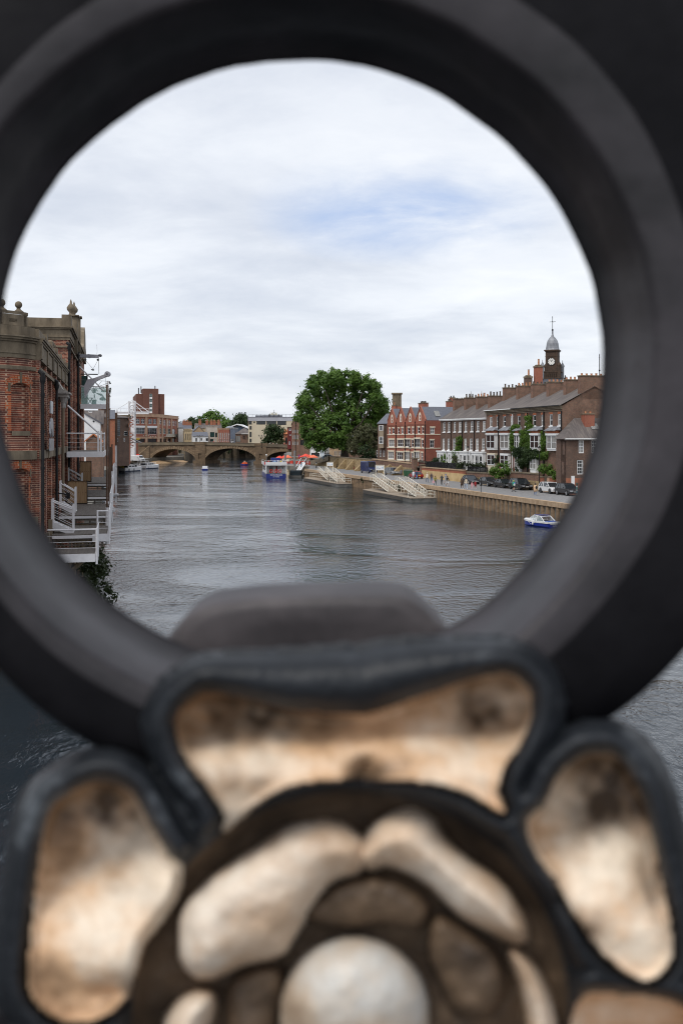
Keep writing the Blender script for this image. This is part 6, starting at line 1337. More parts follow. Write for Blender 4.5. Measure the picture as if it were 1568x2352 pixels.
# ================= trees and plants of the right bank =================
rr=random.Random(21)
pl=[(790,872,42,26),(745,892,40,34),(838,890,38,36),(716,918,34,34),(862,925,24,40),(790,915,50,42),(705,950,26,30),(740,955,44,44),(838,955,40,40),(720,988,38,34),(770,985,46,44),(718,1012,26,18),(748,1020,26,16),(785,1016,28,20),(868,958,20,28),(850,985,30,22),(770,865,22,14),(812,862,20,14),(700,930,18,16),(690,945,10,12),(878,940,10,16),(800,950,45,50,-3),(736,1030,14,9),(700,970,16,20)]
pl=[(x,y,rx*.86,ry*.86,rr.uniform(-3,3)) for x,y,rx,ry,*_ in pl]
for _ in range(46):      # boughs that break the outline
    an=rr.uniform(-.15,PI+.15); k=rr.uniform(.86,1.06); pl.append((786+math.cos(an)*98*k,950-math.sin(an)*92*k+rr.uniform(-6,6),rr.uniform(7,15),rr.uniform(6,12),rr.uniform(-7,7)))
for _ in range(16): pl.append((786+rr.uniform(-86,70),rr.uniform(985,1030),rr.uniform(8,15),rr.uniform(7,13),rr.uniform(-8,2)))
L_=plobes(pl,266); c=W((791,1051),266)
tree('plane_tree','huge spreading plane tree with dense green crown above the limestone wall','tree',(c.x,266,4.3),L_,58000,.31,lf_plane,1.05,22,18,zsplit=7.)
L_=plobes([(835,995,28,18),(815,1012,24,20),(855,1005,20,22),(845,1025,26,18),(812,1030,18,14),(838,983,20,10),(862,992,12,10)],252)
tree('olive_tree','smaller grey green feathery tree in front of the plane tree','tree',(W((838,1050),252).x,252,4.3),L_,5200,.24,lf_olive,.3,23,6)
L_=plobes([(840,1036,20,14),(848,1046,16,10),(832,1047,14,9)],248)
tree('dark_bush','dark green bush below the feathery tree, against parked cars','shrub',(W((842,1052),248).x,248,4.3),L_,1500,.22,lf_dark,0,24,part='foliage')
def shrub(name,lab,pts,Y,n,sz,m,seed,zb=None,dy=1.):
    L_=plobes(pts,Y,dy); x=sum(c.x for c,r in L_)/len(L_); z=zb if zb is not None else min(c.z-r.z for c,r in L_)
    tree(name,lab,'shrub',(x,Y,z),L_,n,sz,m,0,seed,part='foliage')
shrub('lime_shrub','large lime green shrub spilling over the wall above the parked cars',[(1150,1078,20,13),(1138,1084,14,12),(1163,1080,12,13),(1148,1092,16,9),(1156,1068,12,7)],161,1700,.17,lf_lime,31)
shrub('leafy_canopy','bright leafy climber spread like a canopy beneath the end bay window',[(1262,1042,24,8),(1245,1047,10,8),(1280,1040,12,9),(1258,1050,16,5)],150,1400,.16,lf_lime,32)
shrub('hedge_shrub','bright green shrub bank above the orange brick wall end',[(1252,1074,14,9),(1268,1074,12,8),(1244,1080,8,8),(1258,1083,12,6)],148,1200,.15,lf_lime,33)
shrub('trailing_ivy','ivy trailing down the orange brick wall beside the low house',[(1276,1090,9,11),(1282,1096,7,9),(1270,1086,8,6)],145.5,700,.14,lf_ivy,34)
shrub('grey_sapling','thin grey green sapling between the leafy canopy and the low house',[(1278,1060,9,9),(1284,1066,7,9)],149,420,.14,lf_olive,35,4.4)
shrub('wall_shrub','dark clipped bush at the left end of the white bays',[(1002,1062,10,9),(996,1066,8,7)],201,600,.2,lf_dark,36,4.4)
shrub('conifer','narrow upright brown green conifer between white bays',[(1044,1062,3.6,9),(1044,1056,2.6,7)],190,330,.16,lf_olive,37,4.4)
shrub('garden_plants','dark mixed garden plants with orange flowers behind the iron railing',[(1058,1068,12,6),(1082,1070,14,6),(1098,1070,12,7),(1116,1070,10,8)],178,1300,.16,lf_bank,38)
shrub('rose_bush','tall rose bush with pale blooms in front of the first white bay',[(1137,1058,5,8),(1142,1052,4,7)],169,330,.13,lf_dark,39)
shrub('garden_plants','dark flowering garden border in front of the ivy house',[(1192,1078,10,6),(1206,1078,12,7),(1222,1079,10,6)],160,1000,.14,lf_bank,40)
mb=MB(); L_=plobes([(1214,1066,5,5),(1216,1071,4,4)],160.5); o=L_[0][0]; leaves(mb,[(c-o,r) for c,r in L_],260,.12,R); t=thing('hanging_basket','hanging basket of purple and orange flowers on the ivy house','plant',o); mb.build('flowers',leafmat('mixed_flowers',(.09,.10,.03),(.45,.12,.07),5.,(.32,.08,.38)),t)
def ivy(name,lab,fr,rg,rects,n,sz,m,seed,dep=.28):
    rnd=random.Random(seed); mb=MB(); ar=[(w,(w[1]-w[0])*(w[3]-w[2])) for w in wpx(fr,rg,*rects)]; tot=sum(a for _,a in ar)
    o=fr.loc((ar[0][0][0]+ar[0][0][1])/2,ar[0][0][2]); t=thing(name,lab,'climbing plant',o,fr.ang); x0=(ar[0][0][0]+ar[0][0][1])/2; z0=ar[0][0][2]
    for w,a in ar:
        k=max(2,int(n*a/tot/20)); lob=[(Vector((rnd.uniform(w[0],w[1])-x0,-rnd.uniform(.05,dep),rnd.uniform(w[2],w[3])-z0)),Vector((.22,.08,.26))) for _ in range(k)]
        leaves(mb,lob,k*26,sz,rnd,0.)
    mb.build('foliage',m,t)
ivy('wall_ivy','bright green ivy covering the front of two terraced houses around their windows',FT,r7,((440,500,1290,1568),(500,545,1330,1385),(548,690,1345,1568),(612,662,1170,1350),(795,855,1350,1568),(690,800,1340,1385),(625,700,1290,1345),(455,540,1285,1330)),5200,.12,lf_ivy,51)
ivy('wall_ivy','dark bushy creeper hanging below the ivy house bays',FT,q4,((440,760,480,600),(530,650,600,720)),2600,.14,lf_dark,52,.8)
ivy('climbing_plant','tall thin creeper rising the full front of a brown brick house',FM,r6,((1020,1072,800,980),(1062,1085,690,800),(1075,1095,600,700)),1500,.13,lf_ivy,53,.9)
ivy('climbing_plant','short green creeper around the first white doorway',FM,r6,((892,930,835,1000),),700,.13,lf_ivy,54,1.0)
# ================= staith cafe =================
def parasol(x,yt,hw,Y,m,lab):
    a=W((x,yt),Y); h=a.z-2.43; w=hw/F*Y; t=thing('parasol',lab,'umbrella',(a.x,Y,2.43),R.uniform(0,1),'red parasols of the riverside cafe')
    mb=MB(); mb.lathe((0,0,h-.75),[(w,-.12),(w,0),(w*.5,.45),(.05,.75)],8); mb.build('canopy',m,t)
    mb=MB(); mb.cyl((0,0,0),(0,0,h+.08),.045,n=6); mb.build('pole',timber,t); mb=MB(); mb.lathe((0,0,0),[(.35,0),(.33,.1),(.1,.16)],10); mb.build('base',black,t)
prd=M('red_canvas',(.62,.045,.03),(.70,.08,.045),2.,.8); por=M('orange_red_canvas',(.70,.13,.06),(.78,.20,.10),2.,.8)
for (x,y,hw,Y,m),lab in zip(((642,1046.5,10,303,prd),(653,1045.5,9,309,prd),(661,1045,9.5,300,por),(702,1042,11,301,prd),(711,1044,8,308,por),(719,1044.6,11.5,297,por),(692,1046.5,8,313,prd)),
  ('red parasol with a yellow hem, leftmost above the tour boat','red parasol peeping out behind the two left hand ones','orange red parasol above the cream menu board','tallest red parasol beside the no waiting sign','small orange parasol squeezed between two large ones','wide orange parasol nearest the ramp, rightmost of the cafe','dark red parasol furthest back under the bridge arch')): parasol(x,y,hw,Y,m,lab)
for i in range(7):
    x=660+i*9.2; Y=305-i*2.2; q=W((x,1060),Y); lab=['first red cafe barrier screen, next to the tour boat mast','red cafe screen second from the boat','red cafe screen in the middle left of the terrace edge','red cafe screen behind the grey mooring post','red cafe screen below the tallest parasol','red cafe screen second from the ramp','last red cafe screen beside the ramp wall'][i]
    t=thing('cafe_screen',lab,'barrier',(q.x,Y,2.43),-.3,'red screens round the riverside cafe'); mb=MB(); mb.box(-.5,.5,-.02,.02,.15,1.0); mb.build('panel',prd,t)
    for sx in (-.55,.55): mb=MB(); mb.box(sx-.04,sx+.04,-.04,.04,0,1.08); mb.box(sx-.05,sx+.05,-.25,.25,0,.05); mb.build('leg',black,t)
q=W((657,1056),299); t=thing('menu_board','cream menu board on legs beneath the left parasols','board',(q.x,299,2.43)); mb=MB(); mb.box(-1.1,.9,-.04,.04,.9,1.75); mb.build('panel',creamp,t)
for sx in (-1.,.8): mb=MB(); mb.box(sx-.05,sx+.05,-.05,.05,0,.9); mb.build('leg',timber,t)
# houses behind the plane tree, along the staith
fr=FrA(712,736,325,-.3); house('white_inn','white jettied upper storey of an inn at the end of the bridge',fr,2.4,zat(1022,325),8,white,(),'ridge',slate,2.2,holes=[(.4,3.2,2.5,zat(1040,325))])
fr=FrA(735,745.5,322,-.3); house('blue_timber_house','narrow white house with pale blue framing beside the inn',fr,2.4,zat(1006,322),8,M('pale_blue_white',(.45,.52,.58),(.6,.64,.68)),wpx(fr,s5,(432,448,90,180),(470,488,90,180)),'ridge',slate,2.,kind='grid1x3',fm=M('blue_frame',(.08,.2,.32)))
fr=FrA(745,756,318,-.3); t=house('black_timber_house','black and white half timbered house seen under the tree',fr,2.4,zat(1002,318),8,white,(),'ridge',bk_mix,2.); mb=MB()
for i in range(6): s=fr.L*i/5; mb.box(s-.09,s+.09,-.06,-.005,2.4,zat(1002,318))
for z in (5.4,8.): mb.box(0,fr.L,-.05,-.006,z,z+.22)
mb.build('timber_frame',black,t)
fr=FrA(756,783,312,-.3); house('tan_house','tan stone house with pale windows behind the plane tree trunk',fr,3,zat(1000,312),9,coping,wpx(fr,s5,(720,740,130,225),(755,775,130,225),(805,825,130,225),(835,860,130,225)),'ridge',slate,2.4,kind='grid2x2')
fr=FrA(784,812,306,-.3); house('brick_cottage','plain brown brick house right of the plane tree trunk',fr,3.5,zat(1002,306),9,bk_mix,wpx(fr,s5,(1000,1020,110,180)),'ridge',slate,2.4,kind='grid2x2')
fr=FrA(812,868,300,-.35); house('brick_house','long brown brick house with white door posts behind the feathery tree',fr,4,zat(985,300),9,bk_dark,wpx(fr,s5,(1060,1085,120,180),(1200,1230,40,110),(1300,1330,40,110),(1420,1450,20,90)),'ridge',slate,2.8,kind='grid2x3')
# ================= pontoons, gangways and signs =================
cr=M('cream_white_rail_paint',(.58,.52,.40),(.76,.73,.66),1.3,.5); pdk=M('pontoon_boards',(.20,.155,.11),(.33,.27,.21),1.5,.85,stretch=(1,4,1)); pfl=M('grey_float',(.075,.072,.065),(.16,.155,.145),.9,.8,stretch=(.3,1,2))
def pontoon(name,lab,Ya,Yb,y0,y1,gates,lowrail):
    a,b=qs(Ya),qs(Yb); o=FQ.loc(a); t=thing(name,lab,'pontoon',(o.x,o.y,0),FQ.ang); L=b-a
    mb=MB(); mb.prismz([(0,y0*.55),(2.5,y0),(L,y0),(L,y1),(0,y1)],-.3,.62); mb.build('float',pfl,t)
    mb=MB(); mb.prismz([(-.05,y0*.55-.08),(2.5,y0-.08),(L+.06,y0-.08),(L+.06,y1),(0,y1)],.625,.74); mb.build('deck',pdk,t)
    mb=MB(); mb.box(2.5,L*.85,y0-.12,y0-.09,.1,.25); mb.box(2.5,L*.85,y0-.12,y0-.09,.4,.5); mb.build('rubbing_strake',timber,t)
    mb=MB()
    def post(x,y): mb.box(x-.035,x+.035,y-.035,y+.035,.74,1.82)
    def run(p,q):
        n_=max(1,int(math.dist(p,q)/1.5))
        for i in range(n_+1): f=i/n_; post(p[0]+(q[0]-p[0])*f,p[1]+(q[1]-p[1])*f)
        for z in (1.3,1.8): mb.cyl((p[0],p[1],z),(q[0],q[1],z),.04,n=6)
    for p,q in lowrail: run((p[0]*L,p[1]),(q[0]*L,q[1]))
    mb.build('railing',cr,t)
    for ga,gb,gy in gates: gangway(ga,gb,gy)
def gangway(Ya,Yb,gy):
    a,b=qs(Ya),qs(Yb); o=FQ.loc(a,0,gy); lab={232:'cream railed gangway furthest up the quay, under the first cruise sign',225:'cream railed gangway second from the far end of the quay',187:'cream railed gangway under the larger cruise sign',172:'cream railed gangway nearest the camera, beside the woman at the rail'}[Ya]
    t=thing('gangway',lab,'gangway',(o.x,o.y,0),FQ.ang,'cream gangways down to the pontoons'); L=b-a; W_=1.7; z0,z1=2.5,.85
    mb=MB(); mb.add([(0,0,z0-.1),(L,0,z1-.1),(L,W_,z1-.1),(0,W_,z0-.1),(0,0,z0),(L,0,z1),(L,W_,z1),(0,W_,z0)],[(0,3,2,1),(4,5,6,7),(0,1,5,4),(1,2,6,5),(2,3,7,6),(3,0,4,7)]); mb.box(-2.,-.01,-.1,-gy+.1,z0-.12,z0-.02); mb.build('ramp_deck',pdk,t)
    mb=MB()
    for y in (0.,W_):
        n_=7; P=[(L*i/n_,z0+(z1-z0)*i/n_) for i in range(n_+1)]
        mb.cyl((0,y,z0+1.15),(L,y,z1+1.15),.055,n=6); mb.cyl((0,y,z0+.0),(L,y,z1+.0),.06,n=6); mb.cyl((0,y,z0+.6),(L,y,z1+.6),.03,n=5)
        for x,z in P: mb.box(x-.035,x+.035,y-.035,y+.035,z,z+1.15)
        for (x,z),(x2,z2) in zip(P,P[1:]): mb.cyl((x,y,z+1.15),(x2,y,z2),.025,n=5)
        for x,xx in ((-2.,0.),): 
            mb.cyl((x,y,z0+1.15),(xx,y,z0+1.15),.05,n=6); mb.cyl((x,y,z0+.55),(xx,y,z0+.55),.03,n=5)
            for q in (x,(x+xx)/2): mb.box(q-.035,q+.035,y-.035,y+.035,z0-.1,z0+1.15)
    for i in range(6): y=W_*i/5; mb.box(-2.03,-1.98,y-.02,y+.02,z0-.1,z0+1.1)
    mb.cyl((-2,0,z0+1.1),(-2,W_,z0+1.1),.04,n=6); mb.build('side_rail',cr,t)
pontoon('pontoon','long grey landing pontoon with cream rails, the one further up the quay',245,212,-3.4,-.3,((232,224.5,-2.3),(225,216.5,-2.3)),(((.0,-1.4),(.36,-.6)),((.36,-.6),(.8,-.6)),((.78,-3.2),(1.,-3.2)),((1.,-3.2),(1.,-.5))))
pontoon('pontoon','weathered landing pontoon with cream rails, the one nearer the camera',191,162,-5.0,-.7,((187,178,-3.6),(172,163.5,-3.7)),(((.0,-2.4),(.4,-1.2)),((.4,-1.2),(1.,-1.2)),((.92,-4.8),(1.,-4.8)),((1.,-4.8),(1.,-.9))))
bl1=M('sign_light_blue',(.10,.35,.60)); bl2=M('sign_navy',(.02,.05,.22))
def csign(x0,x1,y0,y1,Y,z0,lab):
    a=W((x0,y0),Y); b=W((x1,y1),Y); t=thing('cruise_sign',lab,'sign',(a.x,Y,z0),-.12); w=b.x-a.x; ht=a.z-z0; hb=b.z-z0; h=ht-hb
    mb=MB(); mb.box(0,w,-.03,.03,hb,ht); mb.build('panel',white,t)
    for s in (0.,w): mb=MB(); mb.box(s-.07,s+.07,-.05,.05,0,ht+.06); mb.build('post',cr,t)
    mb=MB(); mb.box(-.07,w+.07,-.05,.05,ht+.061,ht+.14); mb.build('top_bar',cr,t)
    text('lettering','city',h*.36,bl1,t,(w*.08,-.035,hb+h*.70),(PI/2,0,0),.004,'LEFT'); text('lettering','cruises',h*.36,bl2,t,(w*.08,-.035,hb+h*.34),(PI/2,0,0),.004,'LEFT')
    mb=MB(); mb.prism([(w*.74,hb+h*.5),(w*.95,hb+h*.62),(w*.8,hb+h*.66)],-.045,-.032); mb.prism([(w*.76,hb+h*.36),(w*.97,hb+h*.48),(w*.82,hb+h*.50)],-.045,-.032); mb.build('wave_logo',bl1,t)
csign(751,764.5,1062.5,1070.5,233,2.5,'white city cruises sign at the further gangway'); csign(862.5,881.5,1069.5,1080,188.5,2.5,'white city cruises sign on tall cream posts at the nearer gangways')
q=W((760,1074),234); t=thing('blue_notice','small dark blue notice board under the further cruise sign','sign',(q.x-.9,234.2,2.43)); mb=MB(); mb.box(-.3,.3,-.03,.03,.4,1.0); mb.build('panel',bl2,t); mb=MB(); mb.box(-.04,.04,-.03,.03,0,.4); mb.build('leg',black,t)
# street lamps and posts
def lamp(x,Y,yt,lab,heads=1,z0=2.43):
    q=W((x,1050),Y); t=thing('street_lamp',lab,'lamp',(q.x,Y,z0)); h=zat(yt,Y)-z0
    mb=MB(); mb.lathe((0,0,0),[(.16,0),(.15,.5),(.07,.7),(.06,h*.6),(.05,h-.85),(.09,h-.8)],10); mb.box(-.3,.3,-.02,.02,h-1.15,h-1.1); mb.build('post',black,t)
    for i in range(heads):
        x_=(i-(heads-1)/2)*1.0
        mb=MB(); mb.lathe((x_,0,h-.8 if heads==1 else h-.7),[(.10,0),(.24,.5)],6); mb.build('lantern',M('lamp_glass',(.45,.42,.36),rough=.2) if 'lamp_glass' not in bpy.data.materials else bpy.data.materials['lamp_glass'],t)
        mb=MB(); mb.lathe((x_,0,h-.3 if heads==1 else h-.2),[(.29,0),(.12,.2),(.04,.3)],6); mb.build('lantern_cap',black,t)
    if heads>1: mb=MB(); mb.cyl((-(heads-1)/2.,0,h-.75),((heads-1)/2.,0,h-.75),.05,n=6); mb.build('cross_arm',black,t)
lamp(1238,148.5,1024,'black lamp post in front of the ivy covered house'); lamp(940.9,211,1023,'black lamp post before the red gabled house'); lamp(1073.6,179,1024.,'black lamp post with two white notices by the dark saloon car')
for x,yy in ((1068,1068.5),(1077,1074)): 
    q=W((x,yy),178.8); t=thing('white_notice','upper white notice plate on the lamp post' if yy<1070 else 'lower white notice plate on the lamp post','sign',q); mb=MB(); mb.box(-.24,.24,-.02,.02,-.24,.24); mb.build('plate',white,t); mb=MB(); mb.box(-.3 if x>1075 else .2,.3 if x<1070 else -.2,.021,.03,-.02,.02); mb.build('bracket',black,t)
lamp(838.,250,1040,'slim lamp post on the limestone wall'); lamp(726.5,262,1060,'lamp post by the ramp end of the quay')
for x,Y,yt,lab in ((459,402,1000,'three lantern lamp on the bridge above the left pier'),(601,391,999,'three lantern lamp on the bridge in front of the cream office'),(336,409,998,'bridge lamp before the arched shop windows'),(352,408,1000,'second bridge lamp right of the arched shop windows')): lamp(x,Y,yt,lab,3,6.3)
q=W((1326.6,1161),116.); t=thing('sticker_post','dark green quay post patched with coloured stickers at the kerb','post',(q.x,116.6,2.45)); h=2.75
mb=MB(); mb.lathe((0,0,0),[(.17,0),(.16,.35),(.1,.4),(.08,h-.2)],10); mb.sph((0,0,h-.1),.11,n=10); mb.build('shaft',M('bottle_green_paint',(.015,.06,.045),(.03,.09,.07),6.,.5),t)
for i,(z,c) in enumerate(((1.1,(.5,.4,.05)),(1.35,(.6,.6,.6)),(1.6,(.08,.3,.4)),(1.82,(.55,.55,.5)),(2.05,(.1,.35,.3)),(2.25,(.6,.6,.6)))): mb=MB(); mb.cyl((0,0,z),(0,0,z+.14),.098,n=10); mb.build('sticker',M('sticker_paint',c),t)
q=QL(1103.5); t=thing('mooring_pole','thin black pole standing at the kerb in front of the estate car','post',(q.x,q.y,1.5)); mb=MB(); mb.cyl((0,-.15,0),(0,-.15,zat(1098,q.y)-1.5),.05,n=6); mb.sph((0,-.15,zat(1098,q.y)-1.5),.07,n=6); mb.build('pole',black,t); mb=MB(); mb.box(-.08,.08,-.2,-.1,.4,.6); mb.build('clamp',black,t)
for x,Y,yt,yb,lab in ((677,263,1037,1095,'tall grey steel mooring post beside the tour boat'),(655,285,1043,1075,'grey steel mooring post behind the tour boat')):
    q=W((x,1050),Y); t=thing('mooring_post',lab,'post',(q.x,Y,-.5)); h=zat(yt,Y)+.5; mb=MB(); mb.cyl((0,0,0),(0,0,h),.28,n=12); mb.build('shaft',M('grey_steel_post',(.16,.15,.145),(.26,.25,.24),1.),t); mb=MB(); mb.lathe((0,0,h),[(.3,0),(.3,.1),(.05,.2)],12); mb.build('cap',lead,t)
q=W((695,1066),296); t=thing('parking_sign','round no waiting sign on a grey pole beside the cafe','sign',(q.x-.9,292,2.43)); mb=MB(); mb.cyl((0,0,0),(0,0,3.),.05,n=6); mb.build('pole',M('sign_pole',(.3,.3,.3)),t); mb=MB(); mb.m=0; mb.cyl((0,-.06,2.75),(0,-.09,2.75),.34,n=18); mb.m=1; mb.cyl((0,-.091,2.75),(0,-.1,2.75),.25,n=18); mb.m=0; mb.box(-.25,.25,-.1,-.06,1.9,2.35); mb.m=2; mb.cbox((0,-.105,2.75),.5,.01,.07); mb.build('roundel',[M('sign_red',(.5,.02,.02)),M('sign_blue',(.02,.08,.4)),M('sign_red_bar',(.55,.03,.03))],t)
# ================= vehicles =================
tyre=M('tyre_rubber',(.012,.012,.012),rough=.8); rimm=M('alloy_rim',(.30,.30,.31),rough=.3,metal=.6); rimd=M('dark_rim',(.03,.03,.032),rough=.35); lampw=M('headlamp_lens',(.45,.47,.5),rough=.1); lampr=M('tail_lamp',(.4,.01,.01),rough=.2); platew=M('white_plate',(.6,.6,.58)); platey=M('yellow_plate',(.65,.5,.03)); gcar=glass('car_glass',(.02,.024,.028),.03)
def paint(n_,c,r_=.25):
    m,n,l,b=nt(n_); b.inputs['Base Color'].default_value=c4(c); b.inputs['Roughness'].default_value=r_; b.inputs['Coat Weight'].default_value=.25; b.inputs['Specular IOR Level'].default_value=.35; b.inputs['Coat Roughness'].default_value=.06; return m
def car(lab,name,pos,ang,pm,L=4.5,W_=1.84,H=1.6,style='suv',rim=None,rearplate=False,lightrim=False):
    """nose along +Y of the local space"""
    t=thing(name,lab,'van' if style=='van' else 'car',pos,ang); h=W_/2; rim=rim or rimm
    bl={'suv':.98,'estate':.9,'saloon':.86,'hatch':.95,'van':1.25}[style]
    a=-L/2; e=L/2
    if style=='van': prof=[(a,.35),(a,bl+1.15),(a+.1,H-.05),(e-1.35,H),(e-1.2,H-.1),(e-.8,bl+.1),(e-.15,bl-.12),(e,.75),(e-.02,.35)]
    else: prof=[(a+.05,.32),(a-.0,.62),(a+.06,bl-.02),(a+.25,bl+.0),(e-1.35,bl),(e-.5,bl-.1),(e-.12,bl-.25),(e,.62),(e-.03,.32)]
    mb=MB()
    def slab(k,x0,x1):
        c=(0,.62); P0=[((p[0])*k[0],c[1]+(p[1]-c[1])*k[1]) for p in prof]; P1=[((p[0])*k[2],c[1]+(p[1]-c[1])*k[3]) for p in prof]; n_=len(P0)
        mb.add([(x0,p[0],p[1]) for p in P0]+[(x1,p[0],p[1]) for p in P1],[(i,(i+1)%n_,(i+1)%n_+n_,i+n_) for i in range(n_)]+([tuple(range(n_-1,-1,-1))] if k[0]<k[2] or x0==-h else [])+([tuple(range(n_,2*n_))] if k[2]<k[0] else []))
    slab((.95,.90,1.,1.),-h,-h*.88); slab((1.,1.,1.,1.),-h*.88,h*.88); slab((1.,1.,.95,.90),h*.88,h)
    mb.build('body',pm,t,True if style=='zz' else False)
    if style!='van':
        rb={'suv':(a+.12,a+.45,e-2.1,e-1.15),'estate':(a+.12,a+.55,e-2.3,e-1.4),'saloon':(a+.35,a+1.15,e-2.35,e-1.35),'hatch':(a+.12,a+.6,e-2.2,e-1.2)}[style]
        ww,wt=h*.94,h*.74
        V=[(-ww,rb[0],bl-.02),(ww,rb[0],bl-.02),(wt,rb[1],H-.06),(-wt,rb[1],H-.06),(-ww,rb[3],bl-.02),(ww,rb[3],bl-.02),(wt,rb[2],H-.06),(-wt,rb[2],H-.06)]
        mb=MB(); mb.add(V,[(0,1,2,3),(5,4,7,6),(4,0,3,7),(1,5,6,2),(3,2,6,7)]); mb.build('window_glass',gcar,t)
        mb=MB(); mb.add([(-wt-.02,rb[1]-.03,H-.06),(wt+.02,rb[1]-.03,H-.06),(wt+.02,rb[2]+.03,H-.06),(-wt-.02,rb[2]+.03,H-.06),(-wt*.8,rb[1]+.15,H),(wt*.8,rb[1]+.15,H),(wt*.8,rb[2]-.2,H),(-wt*.8,rb[2]-.2,H)],[(0,1,5,4),(1,2,6,5),(2,3,7,6),(3,0,4,7),(4,5,6,7)])
        for sx in (-1,1):
            for p,q in (((sx*ww,rb[0],bl),(sx*wt,rb[1],H-.06)),((sx*ww,rb[3],bl),(sx*wt,rb[2],H-.06)),((sx*ww*1.0,(rb[0]+rb[3])/2-.1,bl),(sx*wt,(rb[1]+rb[2])/2-.1,H-.06)),((sx*ww,rb[0]+.75,bl),(sx*wt,rb[1]+.55,H-.06))): mb.cyl(p,q,.05,n=6)
        mb.build('roof_panel',pm,t)
    else:
        mb=MB(); mb.add([(-h*.86,e-.79,bl+.14),(h*.86,e-.79,bl+.14),(h*.8,e-1.19,H-.16),(-h*.8,e-1.19,H-.16)],[(0,1,2,3)]); mb.v=[(x,y+.02,z+.02) for x,y,z in mb.v]; mb.build('windscreen',gcar,t)
        for sx in (-1,1): mb=MB(); mb.add([(sx*(h+.004),e-.95,bl+.05),(sx*(h+.004),e-1.9,bl+.05),(sx*(h*.99),e-1.9,H-.5),(sx*h*.99,e-1.3,H-.5)],[(0,1,2,3)]); mb.build('side_window',gcar,t)
        for k in range(4): mb=MB(); mb.box(-h-.012,-h-.002,a+.6,e-2.3,1.0+.32*k,1.1+.32*k); mb.build('side_stripe',M('pale_lettering_stripe',(.4,.42,.5)) if 'pale_lettering_stripe' not in bpy.data.materials else bpy.data.materials['pale_lettering_stripe'],t)
        mb=MB(); mb.cyl((0,e-.05,.86),(0,e+.02,.86),.1,n=12); mb.build('grille_badge',rimm,t)
    wr=.36 if style in('suv','van') else .33
    for sy in (a+.85,e-.88):
        for sx in (-1,1):
            mb=MB(); mb.cyl((sx*(h-.2),sy,wr),(sx*(h+.02),sy,wr),wr,n=16); w=mb.build('wheel',tyre,t)
            mb=MB(); mb.cyl((sx*(h+.021),sy,wr),(sx*(h+.03),sy,wr),wr*.66,n=14); 
            for k in range(5): an=k*2*PI/5; mb.cyl((sx*(h+.035),sy,wr),(sx*(h+.035),sy+math.cos(an)*wr*.6,wr+math.sin(an)*wr*.6),.035,n=4)
            mb.build('rim',rim,w)
            mb=MB(); mb.tube([(sx*(h-.02),sy+math.cos(x)*(wr+.06),wr+math.sin(x)*(wr+.06)) for x in [PI*i/8 for i in range(9)]],.035,5); mb.build('wheel_arch',tyre if style=='suv' else pm,t)
    for sx in (-1,1):
        mb=MB(); mb.box(sx*h*.62-.22,sx*h*.62+.22,e-.16,e+.0,bl-.38,bl-.24); mb.build('headlight',lampw,t)
        mb=MB(); mb.box(sx*h*.7-.18,sx*h*.7+.18,a-.01,a+.1,bl-.3,bl-.08); mb.build('tail_light',lampr,t)
        mb=MB(); mb.sph((sx*(h+.1),e-1.55 if style!='van' else e-.95,bl+.12),.1,.08,.1 if style!='van' else .2,8); mb.build('side_mirror',pm,t)
    mb=MB(); mb.box(-h*.6,h*.6,e-.04,e+.015,.42,bl-.42); mb.build('grille',tyre,t)
    mb=MB(); mb.box(-.26,.26,e+.016,e+.03,.5,.62); mb.build('number_plate',platew,t)
    mb=MB(); mb.box(-.26,.26,a-.03,a-.0,.6,.74); mb.build('number_plate',platey,t)
    return t
ANG=math.atan2(-.965,.262)-PI/2
pk=paint('black_car_paint',(.008,.008,.009)); pg=paint('graphite_car_paint',(.022,.022,.025)); pw=paint('white_car_paint',(.62,.62,.62)); pgr=paint('silver_grey_paint',(.20,.205,.21)); prr=paint('red_car_paint',(.28,.012,.012)); pb=paint('blue_van_paint',(.016,.026,.085)); pnv=paint('blue_black_paint_car',(.010,.012,.02))
def parked(x,**k):
    Y=(70.74-2.2)/(.2717+(x-CX)/F); return Vector(((x-CX)/F*Y+.9,Y,2.45))
car('black compact suv with alloy wheels parked nearest the camera','parked_car',parked(1288),ANG,pg,4.5,1.86,1.68,'suv')
car('white crossover parked just behind the nearest black suv','parked_car',parked(1250),ANG,pw,4.6,1.86,1.6,'suv',rimd)
car('black boxy suv with black wheels, a rider passing in front','parked_car',parked(1181),ANG,pk,4.9,2.0,1.78,'suv',rimd)
car('low sleek black saloon between the boxy suv and the estate','parked_car',parked(1144.5),ANG,pk,4.8,1.9,1.42,'saloon',rimd)
car('black estate car with bright silver wheels','parked_car',parked(1110),ANG,pk,4.7,1.84,1.5,'estate')
car('blue black saloon at the far end of the parked row, behind the family','parked_car',parked(1068),ANG,pnv,4.7,1.86,1.5,'saloon')
car('red car seen from behind with a yellow plate beside the green bins','parked_car',Vector((14.6,196,2.45)),ANG+PI,prr,4.2,1.8,1.42,'saloon')
car('silver grey suv parked behind the cruise sign','parked_car',Vector((10.9,214,2.45)),ANG+.1,pgr,4.6,1.88,1.62,'suv')
car('dark blue panel van with a high roof by the buttressed wall','parked_van',Vector((6.2,226,2.45)),ANG+.1,pb,5.6,2.0,2.7,'van')
car('silver blue saloon half hidden on the upper terrace behind the limestone wall','parked_car',Vector((-3.2,276,4.38)),ANG+1.2,paint('pale_blue_car',(.22,.27,.32)),4.5,1.8,1.5,'saloon')
car('dark car on the upper terrace under the feathery tree','parked_car',Vector((6.9,252,4.38)),ANG+.6,pg,4.5,1.8,1.5,'estate')
car('pale silver suv at the right end of the upper terrace','parked_car',Vector((9.4,249,4.38)),ANG+.3,paint('champagne_paint',(.36,.34,.31)),4.6,1.85,1.75,'suv')
